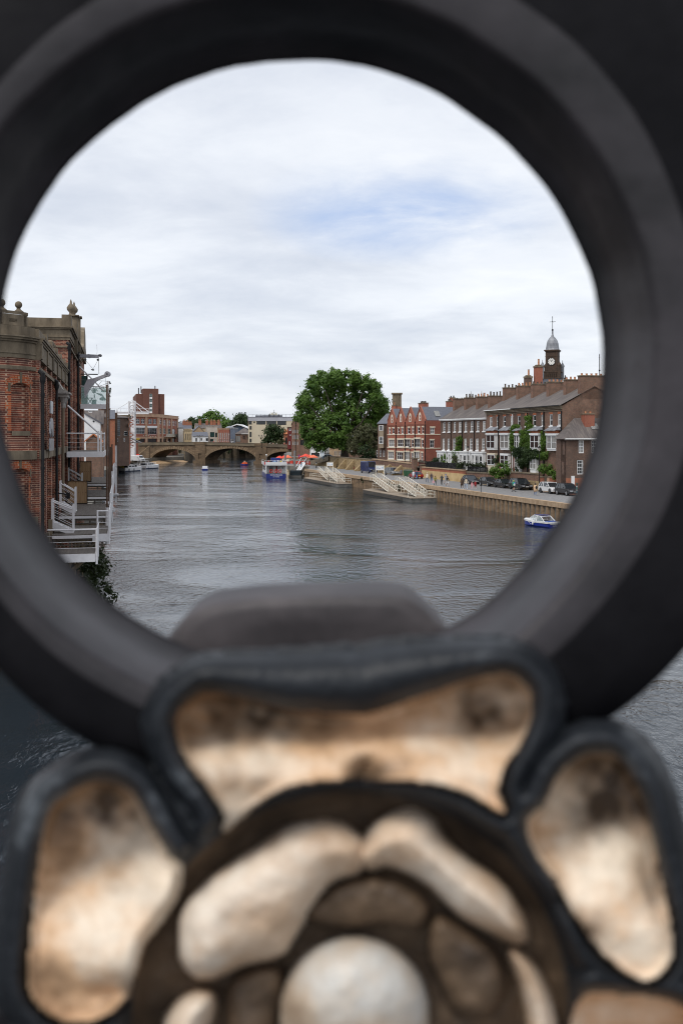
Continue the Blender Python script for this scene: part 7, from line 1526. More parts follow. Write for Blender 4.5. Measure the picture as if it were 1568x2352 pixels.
q=W((310,1050),338); car('white van parked beside the foot of the white crane','parked_van',Vector((q.x+.6,340,2.25)),-2.2,paint('white_van_paint',(.6,.6,.6)),5.2,1.95,2.2,'van')
q=W((299,1050),342); car('small dark car parked left of the crane mast','parked_car',Vector((q.x-1.0,344,2.25)),-2.2,pk,4.1,1.75,1.5,'hatch')
def wbin(x,Y,lab):
    q=W((x,1050),Y); t=thing('wheelie_bin',lab,'bin',(q.x,Y,2.45),-.3); mb=MB(); mb.add([(-.5,-.4,.12),(.5,-.4,.12),(.5,.4,.12),(-.5,.4,.12),(-.62,-.5,1.3),(.62,-.5,1.3),(.62,.5,1.3),(-.62,.5,1.3)],[(0,3,2,1),(0,1,5,4),(1,2,6,5),(2,3,7,6),(3,0,4,7),(4,5,6,7)]); mb.build('tub',M('green_bin_plastic',(.02,.075,.035),(.03,.10,.05),2.,.5),t)
    mb=MB(); mb.prismx([(-.56,1.31),(.56,1.31),(.5,1.5),(-.5,1.42)],-.66,.66); mb.build('lid',M('bin_lid_green',(.012,.04,.022),rough=.5),t)
    for sx in (-.5,.5): mb=MB(); mb.cyl((sx-.04,-.3,.1),(sx+.04,-.3,.1),.1,n=8); mb.build('wheel',tyre,t)
wbin(934,204,'large green wheeled bin left of the red car'); wbin(941.5,203,'second green wheeled bin, the one touching the red car')
q=W((921,1096),199); 
for i,(x,lab) in enumerate(((813,'bicycle leaning on the limestone wall nearest the van'),(783,'dark bicycle against the buttressed wall beside the further sign'),(774,'second bicycle propped behind the further cruise sign'))):
    a=WL(x,-1.0); t=thing('bicycle',lab,'bicycle',(a.x,a.y,2.45),ANG+PI/2)
    for sx in (-.52,.52): mb=MB(); mb.tube([(sx+math.cos(k*PI/8)*.33,0,.34+math.sin(k*PI/8)*.33) for k in range(16)],.025,5,True,True); mb.build('wheel',tyre,t)
    mb=MB(); 
    for p_,q_ in (((-.52,0,.34),(-.15,0,.85)),((-.52,0,.34),(0,0,.32)),((0,0,.32),(-.15,0,.85)),((0,0,.32),(.38,0,.8)),((-.15,0,.8),(.38,0,.8)),((.52,0,.34),(.36,0,.95))): mb.cyl(p_,q_,.025,n=5)
    mb.build('frame',black if i else M('red_frame',(.3,.03,.02)),t); mb=MB(); mb.box(-.28,-.02,-.06,.06,.9,.96); mb.build('saddle',black,t); mb=MB(); mb.cyl((.34,-.25,1.),(.34,.25,1.),.02,n=5); mb.build('handlebar',black,t)
# ================= boats =================
bblue=paint('boat_blue',(.012,.025,.17),.3); bwhite=M('boat_white',(.62,.62,.62),(.74,.74,.74),.8,.35); redm=M('lifebuoy_red',(.6,.03,.02)); 
def hull(mb,L,B,h,z0=-.35,bow=.35,tr=.92,n=10):
    rows=[]
    for i in range(n+1):
        f=i/n; y=L*f; w=B/2*(tr+(1-tr)*min(1,f*4))*(1 if f<1-bow else math.sqrt(max(0.0,1-((f-(1-bow))/bow)**2)))
        w=max(w,.02); hh=h*(1+.25*max(0,f-.5)*2)
        rows.append([(-w*.8,y,z0),(-w,y,.1),(-w,y,hh),(w,y,hh),(w,y,.1),(w*.8,y,z0)])
    vs=[v for r_ in rows for v in r_]; fs=[]
    for i in range(n):
        for k in range(5): fs.append((i*6+k,(i+1)*6+k,(i+1)*6+k+1,i*6+k+1))
    fs.append(tuple(range(6))); mb.add(vs,fs)
    return rows
# tour boat: stern towards the camera
o=Vector((-16.75,256,0)); t=thing('tour_boat','blue and white double deck tour boat moored stern on, lifebuoys on its rail','boat',o,math.atan2(24.,-3.2)-PI/2)
Lb=25; Bb=5.5; mb=MB(); hull(mb,Lb,Bb,1.15); mb.build('hull',bblue,t)
mb=MB(); mb.box(-2.6,2.6,.02,20,1.16,1.24); mb.build('lower_deck',M('boat_deck_grey',(.2,.2,.2)),t)
mb=MB(); wins=[(.6+i*2.3,2.4+i*2.3,1.75,2.85) for i in range(7)]
mb.box(-2.5,2.5,2.4,2.5,1.25,3.3); mb.box(-2.45,-2.35,2.5,19,1.25,3.3); mb.box(2.35,2.45,2.5,19,1.25,3.3); mb.box(-2.45,2.45,19,19.1,1.25,3.3)
mb.box(-2.7,-2.45,.0,2.4,1.25,3.3); mb.box(2.5,2.7,.0,.35,1.25,3.3); mb.build('cabin',bwhite,t)
for i in range(6):
    for sx in (-1,1): mb=MB(); y=3.4+i*2.5; mb.box(sx*2.455-.01,sx*2.455+.01,y,y+1.9,1.9,2.95); mb.build('cabin_window',gl_d,t)
for x in (.9,1.9): mb=MB(); mb.cyl((x,2.36,2.6),(x,2.41,2.6),.17,n=14); mb.build('porthole',gl_d,t)
mb=MB(); mb.box(-1.6,-.7,2.34,2.39,1.3,3.0); mb.build('cabin_window',gl_d,t); mb=MB(); mb.box(.05,.5,2.34,2.39,1.3,3.1); mb.build('cabin_door',M('boat_door_red',(.2,.02,.02)),t)
mb=MB(); mb.box(-2.75,2.75,-.1,20,3.31,3.5); mb.box(-2.75,2.75,-.14,-.02,3.5,4.2); mb.box(-2.75,-2.65,-.02,20,3.5,4.15); mb.box(2.65,2.75,-.02,20,3.5,4.15); mb.build('upper_deck',bwhite,t)
mb=MB()
for x in [-2.7+i*.9 for i in range(7)]: mb.cyl((x,-.08,4.2),(x,-.08,4.55),.03,n=5)
mb.cyl((-2.7,-.08,4.55),(2.7,-.08,4.55),.035,n=5); mb.cyl((-2.7,-.08,4.55),(-2.7,20,4.55),.035,n=5); mb.cyl((2.7,-.08,4.55),(2.7,20,4.55),.035,n=5)
for z in (1.7,2.15): mb.cyl((-2.5,.05,z),(2.5,.05,z),.03,n=5)
for x in (-2.5,-1.2,0,1.2,2.5): mb.cyl((x,.05,1.24),(x,.05,2.2),.03,n=5)
mb.build('rail',bwhite,t)
for x in (-1.3,-.05,.95): mb=MB(); mb.tube([(x+math.cos(k*PI/8)*.36,-.03,1.85+math.sin(k*PI/8)*.36) for k in range(16)],.10,6,True,True); b_=mb.build('lifebuoy',redm,t)
for k in range(3): mb=MB(); mb.box(-2.82,-2.76,1.+k*1.3,1.9+k*1.3,3.5,4.2); mb.build('life_raft_panel',redm,t)
mb=MB(); mb.box(-.9,1.5,7,10,3.5,5.1); mb.build('wheelhouse',bblue,t)
mb=MB()
for i in range(8): mb.box(-2.2+.55*i,-1.85+.55*i,1.5,1.9,3.5,3.95)
mb.build('deck_seat',M('seat_blue',(.03,.12,.35)),t)
for x,z,c in ((-1.6,4.35,(.5,.06,.05)),(-1.0,4.3,(.05,.05,.06)),(-.4,4.32,(.45,.42,.4)),(.3,4.3,(.06,.16,.35)),(.9,4.34,(.4,.35,.05)),(1.7,4.3,(.1,.1,.11))): pass
text('lettering','RIVER PRINCE',.5,white,t,(0,-.015,.85),(PI/2,0,0),.004); text('lettering','OF YORK',.4,white,t,(0,-.015,.38),(PI/2,0,0),.004)
mb=MB(); mb.cyl((-2.4,2,3.5),(-2.4,2,6),.03,n=5); mb.sph((-2.4,2,6.0),.22,n=8); mb.build('mast_lamp',bwhite,t)
q=Vector((-12.2,262,0)); t=thing('boarding_pontoon','dark floating boarding stage with a railed ramp between the tour boat and the slipway','pontoon',q,-.1)
mb=MB(); mb.box(-1.7,1.7,0,14,-.3,.5); mb.build('float',pfl,t); mb=MB()
for x in (-1.6,1.6):
    for i in range(8): mb.cyl((x,i*2,.5),(x,i*2,1.9),.05,n=5)
    for z in (1.,1.45,1.88): mb.cyl((x,0,z),(x,14,z),.04,n=5)
for z in (1.,1.45,1.88): mb.cyl((-1.6,0,z),(1.6,0,z),.04,n=5)
mb.build('railing',black,t); mb=MB(); mb.add([(-1.5,8,.6),(-.2,8,.6),(.6,18,3.6),(-.9,18,3.6)],[(0,1,2,3)]); mb.tube([(-1.5,8,1.7),(-.9,18,4.7)],.09,6); mb.tube([(-.2,8,1.7),(.6,18,4.7)],.09,6); mb.build('ramp',bwhite,t)
mb=MB(); mb.box(-1.5,1.3,.3,4,.55,1.75); mb.build('rubber_tank',M('dark_teal_tank',(.015,.03,.04)),t)
# open dinghy with outboard
q=G((699,1094),0); t=thing('dinghy','small white dinghy with a black outboard motor at the foot of the slipway','boat',(q.x,q.y,0),-.5); mb=MB(); hull(mb,3.6,1.5,.42,-.1); mb.build('hull',bwhite,t)
mb=MB(); mb.box(-.16,.16,-.3,.02,-.3,.95); mb.sph((0,-.15,.9),.25,.25,.3,10); mb.build('outboard_motor',black,t); mb=MB(); mb.box(-.6,.6,1.2,1.5,.3,.36); mb.build('seat',timber,t)
def cruiser(lab,pos,ang,L,B,dk_=False,canopy=None,yellow=False):
    t=thing('cabin_cruiser',lab,'boat',pos,ang); mb=MB(); hull(mb,L,B,1.15); mb.build('hull',bwhite,t)
    mb=MB(); hull(mb,L*.99,B*1.015,.28,-.36); mb.build('waterline_band',M('navy_waterline',(.02,.03,.07)) if 'navy_waterline' not in bpy.data.materials else bpy.data.materials['navy_waterline'],t)
    mb=MB(); hw=B*.4; mb.prismx([(1.4,1.15),(1.5,1.9),(L*.5,1.95),(L*.68,1.3),(L*.75,1.3),(L*.75,1.15)],-hw,hw); mb.build('cabin',bwhite,t)
    for sx in (-1,1):
        for i in range(3): mb=MB(); mb.box(sx*(hw+.006)-.006,sx*(hw+.006)+.006,1.8+i*1.15,2.7+i*1.15,1.4,1.78); mb.build('cabin_window',gl_d,t)
    mb=MB(); mb.box(-hw*.75,hw*.75,1.38,1.44,1.25,1.85); mb.build('rear_window',gl_d,t)
    if canopy:
        mb=MB()
        for y in (.3,2.2): mb.tube([(-hw,y,1.1),(-hw*.95,y,2.6),(0,y,2.85),(hw*.95,y,2.6),(hw,y,1.1)],.05,6)
        mb.cyl((-hw*.95,.3,2.6),(-hw*.95,2.2,2.6),.04,n=5); mb.cyl((hw*.95,.3,2.6),(hw*.95,2.2,2.6),.04,n=5); mb.build('canopy_frame',bwhite,t)
        if canopy==2: mb=MB(); mb.add([(-hw*.95,.3,2.6),(0,.3,2.86),(hw*.95,.3,2.6),(-hw*.95,2.2,2.6),(0,2.2,2.86),(hw*.95,2.2,2.6)],[(0,1,4,3),(1,2,5,4)]); mb.build('canopy',bwhite,t)
    if yellow:
        for x in (-.6,.4): mb=MB(); mb.tube([(x+math.cos(k*PI/6)*.3,.2,1.5+math.sin(k*PI/6)*.3) for k in range(12)],.09,6,True,True); mb.build('yellow_lifebuoy',M('buoy_yellow',(.6,.45,.02)),t)
    for y in (1.5,3.5): mb=MB(); mb.lathe((B/2+.1,y,.2),[(.05,0),(.13,.15),(.13,.6),(.05,.75)],8); mb.build('fender',black if yellow else bwhite,t)
    mb=MB(); mb.tube([(-hw*.9,L*.72,1.35),(-hw*.8,L*.72,1.9),(0,L*.97,1.95),(hw*.8,L*.72,1.9),(hw*.9,L*.72,1.35)],.03,5); mb.build('bow_rail',bwhite,t)
    return t
q=G((280,1083),0); cruiser('white cabin cruiser with yellow lifebuoys at its stern, left of its neighbour',(q.x,q.y,0),-.62,8.,3.3,yellow=True)
q=G((325,1077),0); cruiser('white motor cruiser with a tubular canopy frame and dark stern doors',(q.x,q.y,0),-.38,9.5,4.,canopy=1)
q=Vector((-69.6,316,0)); cruiser('white boat with a rounded white canopy moored behind the left cruiser',q,-.6,7.,2.6,canopy=2)
# dark covered cruiser behind the warehouse deck
q=G((228,1133),0); t=thing('covered_boat','dark narrow boat under a black and grey cover, behind the warehouse decks','boat',(q.x,q.y,0),.2); mb=MB(); hull(mb,12,2.9,1.0); mb.build('hull',black,t)
mb=MB(); mb.prism([(-1.25,1.),(-1.15,2.7),(.2,3.6),(.8,3.5),(1.3,1.9),(1.3,1.)],.3,9); mb.m=1; mb.prism([(.3,3.62),(.85,3.52),(1.36,1.9),(1.36,1.),(.9,1.)],.1,.29); mb.build('cover',[M('black_canvas',(.015,.016,.018),rough=.7),M('grey_canvas',(.25,.28,.31),rough=.6)],t)
# small boats out on the river
def runabout(lab,p,L,B,ang,hm,tm,pers=0,name='motor_boat'):
    q=G(p,0); t=thing(name,lab,'boat',(q.x,q.y,0),ang); mb=MB(); hull(mb,L,B,.5,-.2); mb.build('hull',hm,t); mb=MB(); mb.prismx([(.9,.5),(1.,1.25),(L*.55,1.3),(L*.68,.6),(L*.72,.5)],-B*.42,B*.42); mb.m=1; mb.prismx([(1.02,.75),(1.06,1.15),(L*.5,1.18),(L*.6,.75)],-B*.43,B*.43); mb.build('cabin',[tm,gl_d],t)
    mb=MB(); mb.tube([(-B*.46,.1,.55),(-B*.47,L*.5,.62),(B*.47,L*.5,.62),(B*.46,.1,.55)],.04,5); mb.build('gunwale',bwhite,t); return t
runabout('small navy and white motor boat heading for the left arch',(470.5,1080.2),4.6,2.,.1,bblue,bwhite); 
q=G((567,1069),0); t=thing('pedal_boat','small red and orange hire boat under the middle arch','boat',(q.x,q.y,0),.9); mb=MB(); hull(mb,3.2,1.7,.5,-.15); mb.build('hull',bblue,t); mb=MB(); mb.prismx([(.3,.5),(.5,1.1),(1.4,1.2),(2.2,.55)],-.7,.7); mb.build('seat_pod',M('orange_red_seat',(.65,.10,.03)),t); mb=MB(); mb.cyl((-.3,1.,1.2),(-.3,1.,1.75),.18,n=8); mb.cyl((.35,1.2,1.2),(.35,1.2,1.7),.18,n=8); mb.build('lifejacket',M('white_orange',(.6,.4,.3)),t)
q=G((404,1061),0); runabout('blue boat glimpsed through the left arch of the bridge',(411,1055.5),5.5,2.2,1.2,bblue,bwhite)
mb=MB(); mb.tube([(0,0,.05),(1.2,.2,.25),(3.,-.2,.1),(4.4,.3,.5)],[.16,.14,.1,.05],6); mb.tube([(1.2,.2,.25),(1.9,.6,.9)],[.08,.03],5); mb.tube([(3.,-.2,.1),(3.4,.2,.8)],[.06,.03],5); q=G((435,1060),0); t=thing('driftwood','dark snagged tree branch lying in the water by the left bridge pier','branch',(q.x-1,q.y,0)); mb.build('branch',bark,t)
# LUCY, the blue and white day boat
q=G((1280,1211),0); A=Vector((q.x,q.y,0)); dirb=Vector((-4.0,7.5,0)).normalized(); t=thing('day_boat','blue and white day boat with a glazed cabin moored at the quay on the right','boat',(A.x-.45,A.y-.2,0),math.atan2(dirb.y,dirb.x)-PI/2); t.scale=(.82,.82,.82)
Ld=6.4; Bd=2.35; mb=MB(); hull(mb,Ld,Bd,.62,-.2,.42); mb.build('hull',paint('lucy_blue',(.012,.028,.22),.25),t)
mb=MB(); rows=[]
for i in range(13):
    f=i/12; y=Ld*f; w=Bd/2*1.03*(1 if f<.58 else math.sqrt(max(0,1-((f-.58)/.42)**2))); w=max(w,.03); zz=.62*(1+.25*max(0,f-.5)*2); rows.append((w,y,zz))
for (w,y,z),(w2,y2,z2) in zip(rows,rows[1:]):
    for sx in (-1,1): mb.add([(sx*w,y,z-.08),(sx*w2,y2,z2-.08),(sx*w2,y2,z2+.16),(sx*w,y,z+.16),(sx*w*.72,y,z+.18),(sx*w2*.72,y2,z2+.18)],[(0,1,2,3),(3,2,5,4)])
for (w,y,z),(w2,y2,z2) in list(zip(rows,rows[1:]))[7:]: mb.add([(-w*.73,y,z+.17),(w*.73,y,z+.17),(w2*.73,y2,z2+.17),(-w2*.73,y2,z2+.17)],[(0,1,2,3)])
mb.box(-Bd*.5,Bd*.5,-.02,.75,.55,.72); mb.build('gunwale',bwhite,t)
mb=MB(); mb.box(-Bd*.42,Bd*.42,.75,Ld*.6,.15,.2); mb.build('cockpit_floor',M('boat_floor_grey',(.22,.23,.25)),t)
mb=MB()
wp=[(-.95,1.15,.78),(-.85,1.9,1.42),(-.7,3.7,1.52),(-.55,5.0,.92)]
for sx in (-1,1):
    pts=[(sx*a,b,c) for a,b,c in ((1.0,.95,.75),(.88,1.9,1.45),(.78,3.5,1.58),(.5,4.9,.98))]
    mb.tube(pts,.055,6); mb.cyl((sx*.85,2.7,1.52),(sx*.98,2.75,.8),.05,n=6); mb.cyl((sx*.78,3.5,1.58),(sx*.9,3.75,.85),.05,n=6)
for y,z,w in ((1.9,1.45,.88),(3.5,1.58,.78),(2.7,1.53,.83)): mb.cyl((-w,y,z),(w,y,z),.05,n=6)
mb.build('cabin_frame',bwhite,t)
mb=MB(); 
for sx in (-1,1): mb.add([(sx*.99,1.0,.78),(sx*.96,3.6,.85),(sx*.78,3.5,1.55),(sx*.87,1.95,1.43)],[(0,1,2,3)]); mb.add([(sx*.96,3.65,.86),(sx*.5,4.85,1.0),(sx*.76,3.55,1.55)],[(0,1,2)])
mb.add([(-.5,4.85,1.),(.5,4.85,1.),(.76,3.52,1.57),(-.76,3.52,1.57)],[(0,1,2,3)])
cg,_n,_l,_b=nt('clear_cabin_glass'); _b.inputs['Base Color'].default_value=(.5,.6,.62,1); _b.inputs['Roughness'].default_value=.04; _b.inputs['Alpha'].default_value=.4
mb.build('cabin_glass',cg,t)
mb=MB(); mb.box(-.8,.8,1.95,3.5,1.58,1.64); mb.build('roof_panel',bblue,t); mb=MB(); mb.box(-.95,.95,.7,1.2,.72,.84); mb.build('stern_seat',M('blue_seat_pad',(.02,.07,.3)),t)
mb=MB(); mb.box(-.85,.85,2.3,2.6,.5,.62); mb.box(-.3,.3,3.3,3.6,.2,1.); mb.build('bench',timber,t)
text('lettering','LUCY',.3,white,t,(.1,-.012,.15),(PI/2,0,0),.004); mb=MB(); mb.box(-.75,.65,-.03,-.001,.36,.56); mb.build('name_board',M('grey_name_board',(.35,.35,.38)),t)
mb=MB(); mb.lathe((-1.22,3.3,.15),[(.04,0),(.12,.1),(.12,.35),(.04,.45)],8); mb.build('fender',bwhite,t); mb=MB(); mb.tube([(-1.2,4.6,.75),(-1.35,3.6,.25),(-1.22,2.6,.62)],.018,5); mb.build('rope',bwhite,t)
q=G((1300,1203),.45); o=q; t=thing('work_pontoon','grey work float with a steel box at the right edge of the river','pontoon',(q.x+1.0,q.y+.6,0),-.25); mb=MB(); mb.box(-.9,6,-.8,2.2,-.3,.42); mb.build('float',pfl,t); mb=MB(); mb.box(.7,3.4,-.3,1.6,.43,1.65); mb.build('steel_box',M('grey_box_steel',(.20,.20,.21),(.28,.28,.29),2.),t); mb=MB(); mb.cyl((-.5,1.8,.4),(-.5,1.8,2.4),.04,n=5); mb.cyl((-.5,1.8,2.4),(2.4,1.8,2.3),.05,n=5); mb.cyl((2.4,1.8,.4),(2.4,1.8,2.3),.04,n=5); mb.build('hand_rail',steel_w,t)
base=Vector((q.x+.6,q.y+.4,.43))
for dx,dy,c,lab in ((-.1,.5,(.75,.33,.02),'orange drum furthest left beside the grey steel box'),(.22,.75,(.78,.36,.02),'orange drum tucked behind the other two'),(.5,.2,(.80,.34,.015),'bright orange drum nearest the steel box'),(.15,.1,(.62,.6,.58),'white plastic can between the orange drums')):
    t=thing('plastic_drum',lab,'drum',base+Vector((dx,dy,0))); mb=MB(); h=.62 if c[2]<.1 else .5; rr_=.2 if c[2]<.1 else .13; mb.lathe((0,0,0),[(rr_*.9,0),(rr_,.05),(rr_,h*.45),(rr_*.94,h*.5),(rr_,h*.55),(rr_,h*.93),(rr_*.6,h),(rr_*.3,h+.02)],12); mb.build('drum_body',M('drum_plastic_%d'%int(c[1]*1000),c,rough=.45),t); mb=MB(); mb.cyl((.06,0,h),(.06,0,h+.06),.05,n=8); mb.build('cap',black if c[2]<.1 else redm,t)
q=W((306.3,1022.5+16),372); t=thing('lifebuoy_post','red lifebuoy holder on the bank below the end of the bridge','lifebuoy',W((317,1048),360)); mb=MB(); mb.tube([(math.cos(k*PI/8)*.55,0,math.sin(k*PI/8)*.55) for k in range(16)],.25,8,True,True); mb.m=1; mb.box(-.3,.3,-.26,-.2,-.55,-.3); mb.build('lifebuoy',[redm,white],t); mb=MB(); mb.cyl((0,.1,-2.2),(0,.1,0),.07,n=6); mb.build('post',black,t)
# water birds
dk_p=[((268,1132),'duck nearest the white river post'),((274,1133.5),'duck second from the white river post'),((281,1131),'duck leading the small group beside the posts'),((320,1117),'lone duck further out on the left water'),((700-175,1098.5),'duck alone in mid river below the middle arch'),((575,1109),'dark bird left of the tour boat'),((433,1093),'small duck between the left cruiser and the motor boat'),((462,1112.5),'duck alone off the bow of the tiny motor boat')]
for (p,lab) in dk_p:
    q=G(p,0); t=thing('duck',lab,'duck',(q.x,q.y,0),R.uniform(0,6.28),'ducks on the river'); mb=MB(); mb.sph((0,0,.08),.2,.11,.11,10); mb.tube([(.16,0,.12),(.22,0,.22),(.24,0,.28)],[.05,.045,.05],6); mb.sph((.26,0,.3),.065,.055,.055,8); mb.cyl((.31,0,.29),(.38,0,.28),.025,.012,6); mb.cyl((-.18,0,.12),(-.28,0,.17),.06,.01,6); mb.build('duck_body',M('duck_brown',(.05,.035,.025),(.13,.09,.06),8.) if 'duck_brown' not in bpy.data.materials else bpy.data.materials['duck_brown'],t,True)
# ================= people =================
SK={}
def colm(c,r_=.8):
    k=('cloth',)+tuple(round(x,3) for x in c)
    if k not in SK: SK[k]=M('cloth_colour',c,tuple(min(1,x*1.35) for x in c),9.,r_)
    return SK[k]
skin=M('skin',(.40,.24,.16),(.47,.30,.21),20.,.55)
def person(lab,pos,ang,top,legs,hair=(.03,.02,.015),h=1.72,pose='walk',shorts=False,coat=None,group=None,name='person',extra=None,shoe=(.03,.03,.03),hood=None):
    k=h/1.75; t=thing(name,lab,'person',pos,ang,group)
    st={'walk':.30,'stand':.05,'sit':0.}[pose]
    V=[];E=[];Rr=[];Z=[]
    def ch(pts,zone,start=None):
        prev=start
        for x,y,z,r_ in pts:
            V.append((x*k,y*k,z*k)); Rr.append(r_*k); i=len(V)-1
            if prev is not None: E.append((prev,i)); Z.append((prev,i,zone))
            prev=i
        return prev
    pz=.93 if pose!='sit' else .52
    d=pz-.93
    ch([(0,0,pz,.15)],'legs'); ch([(0,0,1.12+d,.135),(0,.01,1.3+d,.155),(0,0,1.43+d,.115)],'top',0)
    sh=3; ch([(0,0,1.5+d,.055)],'skin',sh); nk=len(V)-1; ch([(0,-.015,1.58+d,.085),(0,-.02,1.66+d,.098),(0,-.01,1.74+d,.07)],'skin',nk)
    for s,f in ((-1,1),(1,-1)):
        sw=st*f*.55
        if pose=='sit': ch([(s*.19,0,1.41+d,.062),(s*.24,-.03,1.15+d,.05)],'top',sh); e=len(V)-1; ch([(s*.2,-.26,1.08+d,.04)],'top',e); e=len(V)-1; ch([(s*.17,-.33,1.1+d,.035)],'skin',e)
        elif extra=='arms_up' : ch([(s*.19,0,1.41,.062),(s*.25,-.06,1.16,.05)],'top',sh); e=len(V)-1; ch([(s*.10,-.25,1.32,.04)],'top',e); e=len(V)-1; ch([(s*.05,-.28,1.38,.036)],'skin',e)
        else: ch([(s*.19,0,1.41,.062),(s*.25,sw*.5,1.14,.05)],'top',sh); e=len(V)-1; ch([(s*.26,-sw*.9-.06 if sw>0 else sw*.6-.06,.9,.04)],'top',e); e=len(V)-1; ch([(s*.26,-.08+(-sw if sw>0 else sw*.7),.80,.036)],'skin',e)
        if pose=='sit':
            ch([(s*.10,-.05,.5,.10),(s*.12,-.45,.5,.075)],'legs',0); e=len(V)-1; ch([(s*.12,-.46,.08,.05)],'skin' if shorts else 'legs',e); e=len(V)-1; ch([(s*.12,-.58,.05,.045)],'shoe',e)
        else:
            lg=st*-f
            ch([(s*.095,0,.86,.105),(s*.10,-lg*.45-.02,.50,.07)],'legs',0); e=len(V)-1; ch([(s*.10,-lg*.75+(.12 if lg<0 else 0.),.10,.05)],'skin' if shorts else 'legs',e); e=len(V)-1
            vx,vy,vz=V[e]; V.append((vx,vy-.15*k,.045*k)); Rr.append(.042*k); E.append((e,len(V)-1)); Z.append((e,len(V)-1,'shoe'))
    me=bpy.data.meshes.new('tmp'); me.from_pydata(V,E,[]); ob=bpy.data.objects.new('tmp',me); C.objects.link(ob)
    m_=ob.modifiers.new('s','SKIN')
    for i,sv in enumerate(me.skin_vertices[0].data): sv.radius=(Rr[i],Rr[i]*.85); sv.use_root=(i==0)
    ob.modifiers.new('u','SUBSURF').levels=1
    dg=bpy.context.evaluated_depsgraph_get(); dg.update(); nm=bpy.data.meshes.new_from_object(ob.evaluated_get(dg)); bpy.data.objects.remove(ob)
    zi={'top':0,'legs':1,'skin':2,'shoe':3}; nm.materials.clear()
    for c in (colm(top),colm(legs),skin,colm(shoe)): nm.materials.append(c)
    VV=[Vector(v) for v in V]
    for p in nm.polygons:
        best=None; c=p.center
        for a,b,z in Z:
            A_,B_=VV[a],VV[b]; u=B_-A_; f=max(0,min(1,(c-A_).dot(u)/max(u.length_squared,1e-9))); dd=(c-A_-u*f).length-(Rr[a]*(1-f)+Rr[b]*f)
            if best is None or dd<best[0]: best=(dd,z)
        p.material_index=zi[best[1]]; p.use_smooth=True
    bo=bpy.data.objects.new('body',nm); C.objects.link(bo); bo.parent=t
    mb=MB(); hz=(1.675+d)*k
    mb.lathe((0,.012*k,hz),[(.108*k,-.03*k),(.112*k,.02*k),(.09*k,.075*k),(.03*k,.108*k)],10); mb.lathe((0,.05*k,hz-.1*k),[(.075*k,0),(.09*k,.1*k)],8); mb.build('hair' if hood is None else 'hat',colm(hair if hood is None else hood),t,True)
    if coat: mb=MB(); mb.lathe((0,0,(.55)*k),[(.25*k,0),(.21*k,.4*k),(.19*k,.6*k),(.20*k,.85*k),(.1*k,.93*k)],12,1.,.78); mb.build('coat',colm(coat),t,True)
    mb=MB(); mb.sph((0,-.118*k,hz-.045*k),.014*k,.022*k,.02*k,6); mb.build('nose',skin,t)
    return t
def at(p,z=2.44): return G(p,z)
person('person in a white hooded jacket and jeans walking beside the long tan wall',at((980.5,1108)),.2,(.62,.56,.47),(.05,.09,.17),(.55,.5,.42),hood=(.60,.54,.46))
person('person in a dark navy top and blue jeans, right of the white hooded one',at((990.5,1108)),.1,(.03,.025,.04),(.05,.10,.22))
person('person in an olive jacket carrying a pink shopping bag',at((999.3,1115)),.3,(.17,.15,.02),(.015,.015,.017),(.05,.03,.02),1.6)
o=at((999.3,1115)); t=thing('shopping_bag','pale pink shopping bag held by the person in olive','bag',o+Vector((-.33,-.05,.42))); mb=MB(); mb.prismz([(-.2,-.07),(.2,-.07),(.2,.07),(-.2,.07)],0,.4); mb.build('bag_body',M('pink_bag',(.6,.35,.38)),t); mb=MB(); mb.tube([(-.1,0,.4),(-.05,0,.52),(.05,0,.52),(.1,0,.4)],.012,5); mb.build('handle',white,t)
person('person in black with a teal panelled top holding a phone up',at((1014,1114)),-.2,(.012,.03,.045),(.012,.012,.014),h=1.76,pose='stand',extra='arms_up')
person('person in a grey shirt and blue cap walking behind a boy in shorts',at((1023.2,1111.5)),.6,(.30,.32,.36),(.35,.35,.36),shorts=True,hood=(.05,.16,.42))
person('person in a black hoodie and white shorts striding along the quay',at((1027,1117)),.5,(.02,.02,.022),(.55,.55,.55),shorts=True)
person('person in a long brown skirt and dark jacket at the left of the family',at((1060.3,1122.8)),.1,(.03,.022,.018),(.07,.04,.022),coat=(.06,.036,.022),shoe=(.6,.6,.6))
person('person in a cream jumper and pale jeans in the middle of the family',at((1069.8,1122.8)),.1,(.58,.50,.38),(.30,.38,.50),shoe=(.6,.6,.6))
person('small child in pink holding hands on the quay',at((1083.2,1124)),.2,(.62,.30,.33),(.60,.28,.32),(.1,.05,.03),1.22,shoe=(.6,.6,.6))
person('small child in a dark red coat beside the child in pink',at((1091,1122.8)),.1,(.22,.015,.02),(.20,.015,.02),(.09,.05,.03),1.25,shorts=True,coat=(.24,.016,.02),shoe=(.6,.6,.6))
o=at((1179,1129.5)); person('person in a green helmet and blue backpack riding a balance board',o+Vector((0,0,.18)),2.6,(.02,.28,.17),(.015,.015,.018),hood=(.35,.45,.05),h=1.5,pose='stand',shorts=True)
t=thing('balance_board','black two wheeled balance board under the rider in green','scooter',o); mb=MB(); mb.box(-.22,.22,-.1,.1,.1,.17); mb.build('board',black,t)
for sx in (-.28,.28): mb=MB(); mb.cyl((sx-.05,0,.09),(sx+.05,0,.09),.09,n=10); mb.build('wheel',tyre,t)
t=thing('backpack','white and blue backpack worn by the rider in green','bag',o+Vector((.07,-.16,1.05))); mb=MB(); mb.sph((0,0,0),.15,.1,.24,10); mb.build('bag_body',M('white_pack',(.55,.55,.5)),t); mb=MB(); mb.box(-.13,.13,-.05,.03,.15,.3); mb.build('flap',M('blue_pack',(.04,.12,.5)),t)
person('person in a long beige padded coat walking away past the white car',at((1228.3,1138)),2.9,(.42,.28,.17),(.04,.10,.24),(.03,.02,.02),1.68,coat=(.50,.34,.21),shoe=(.6,.6,.6))
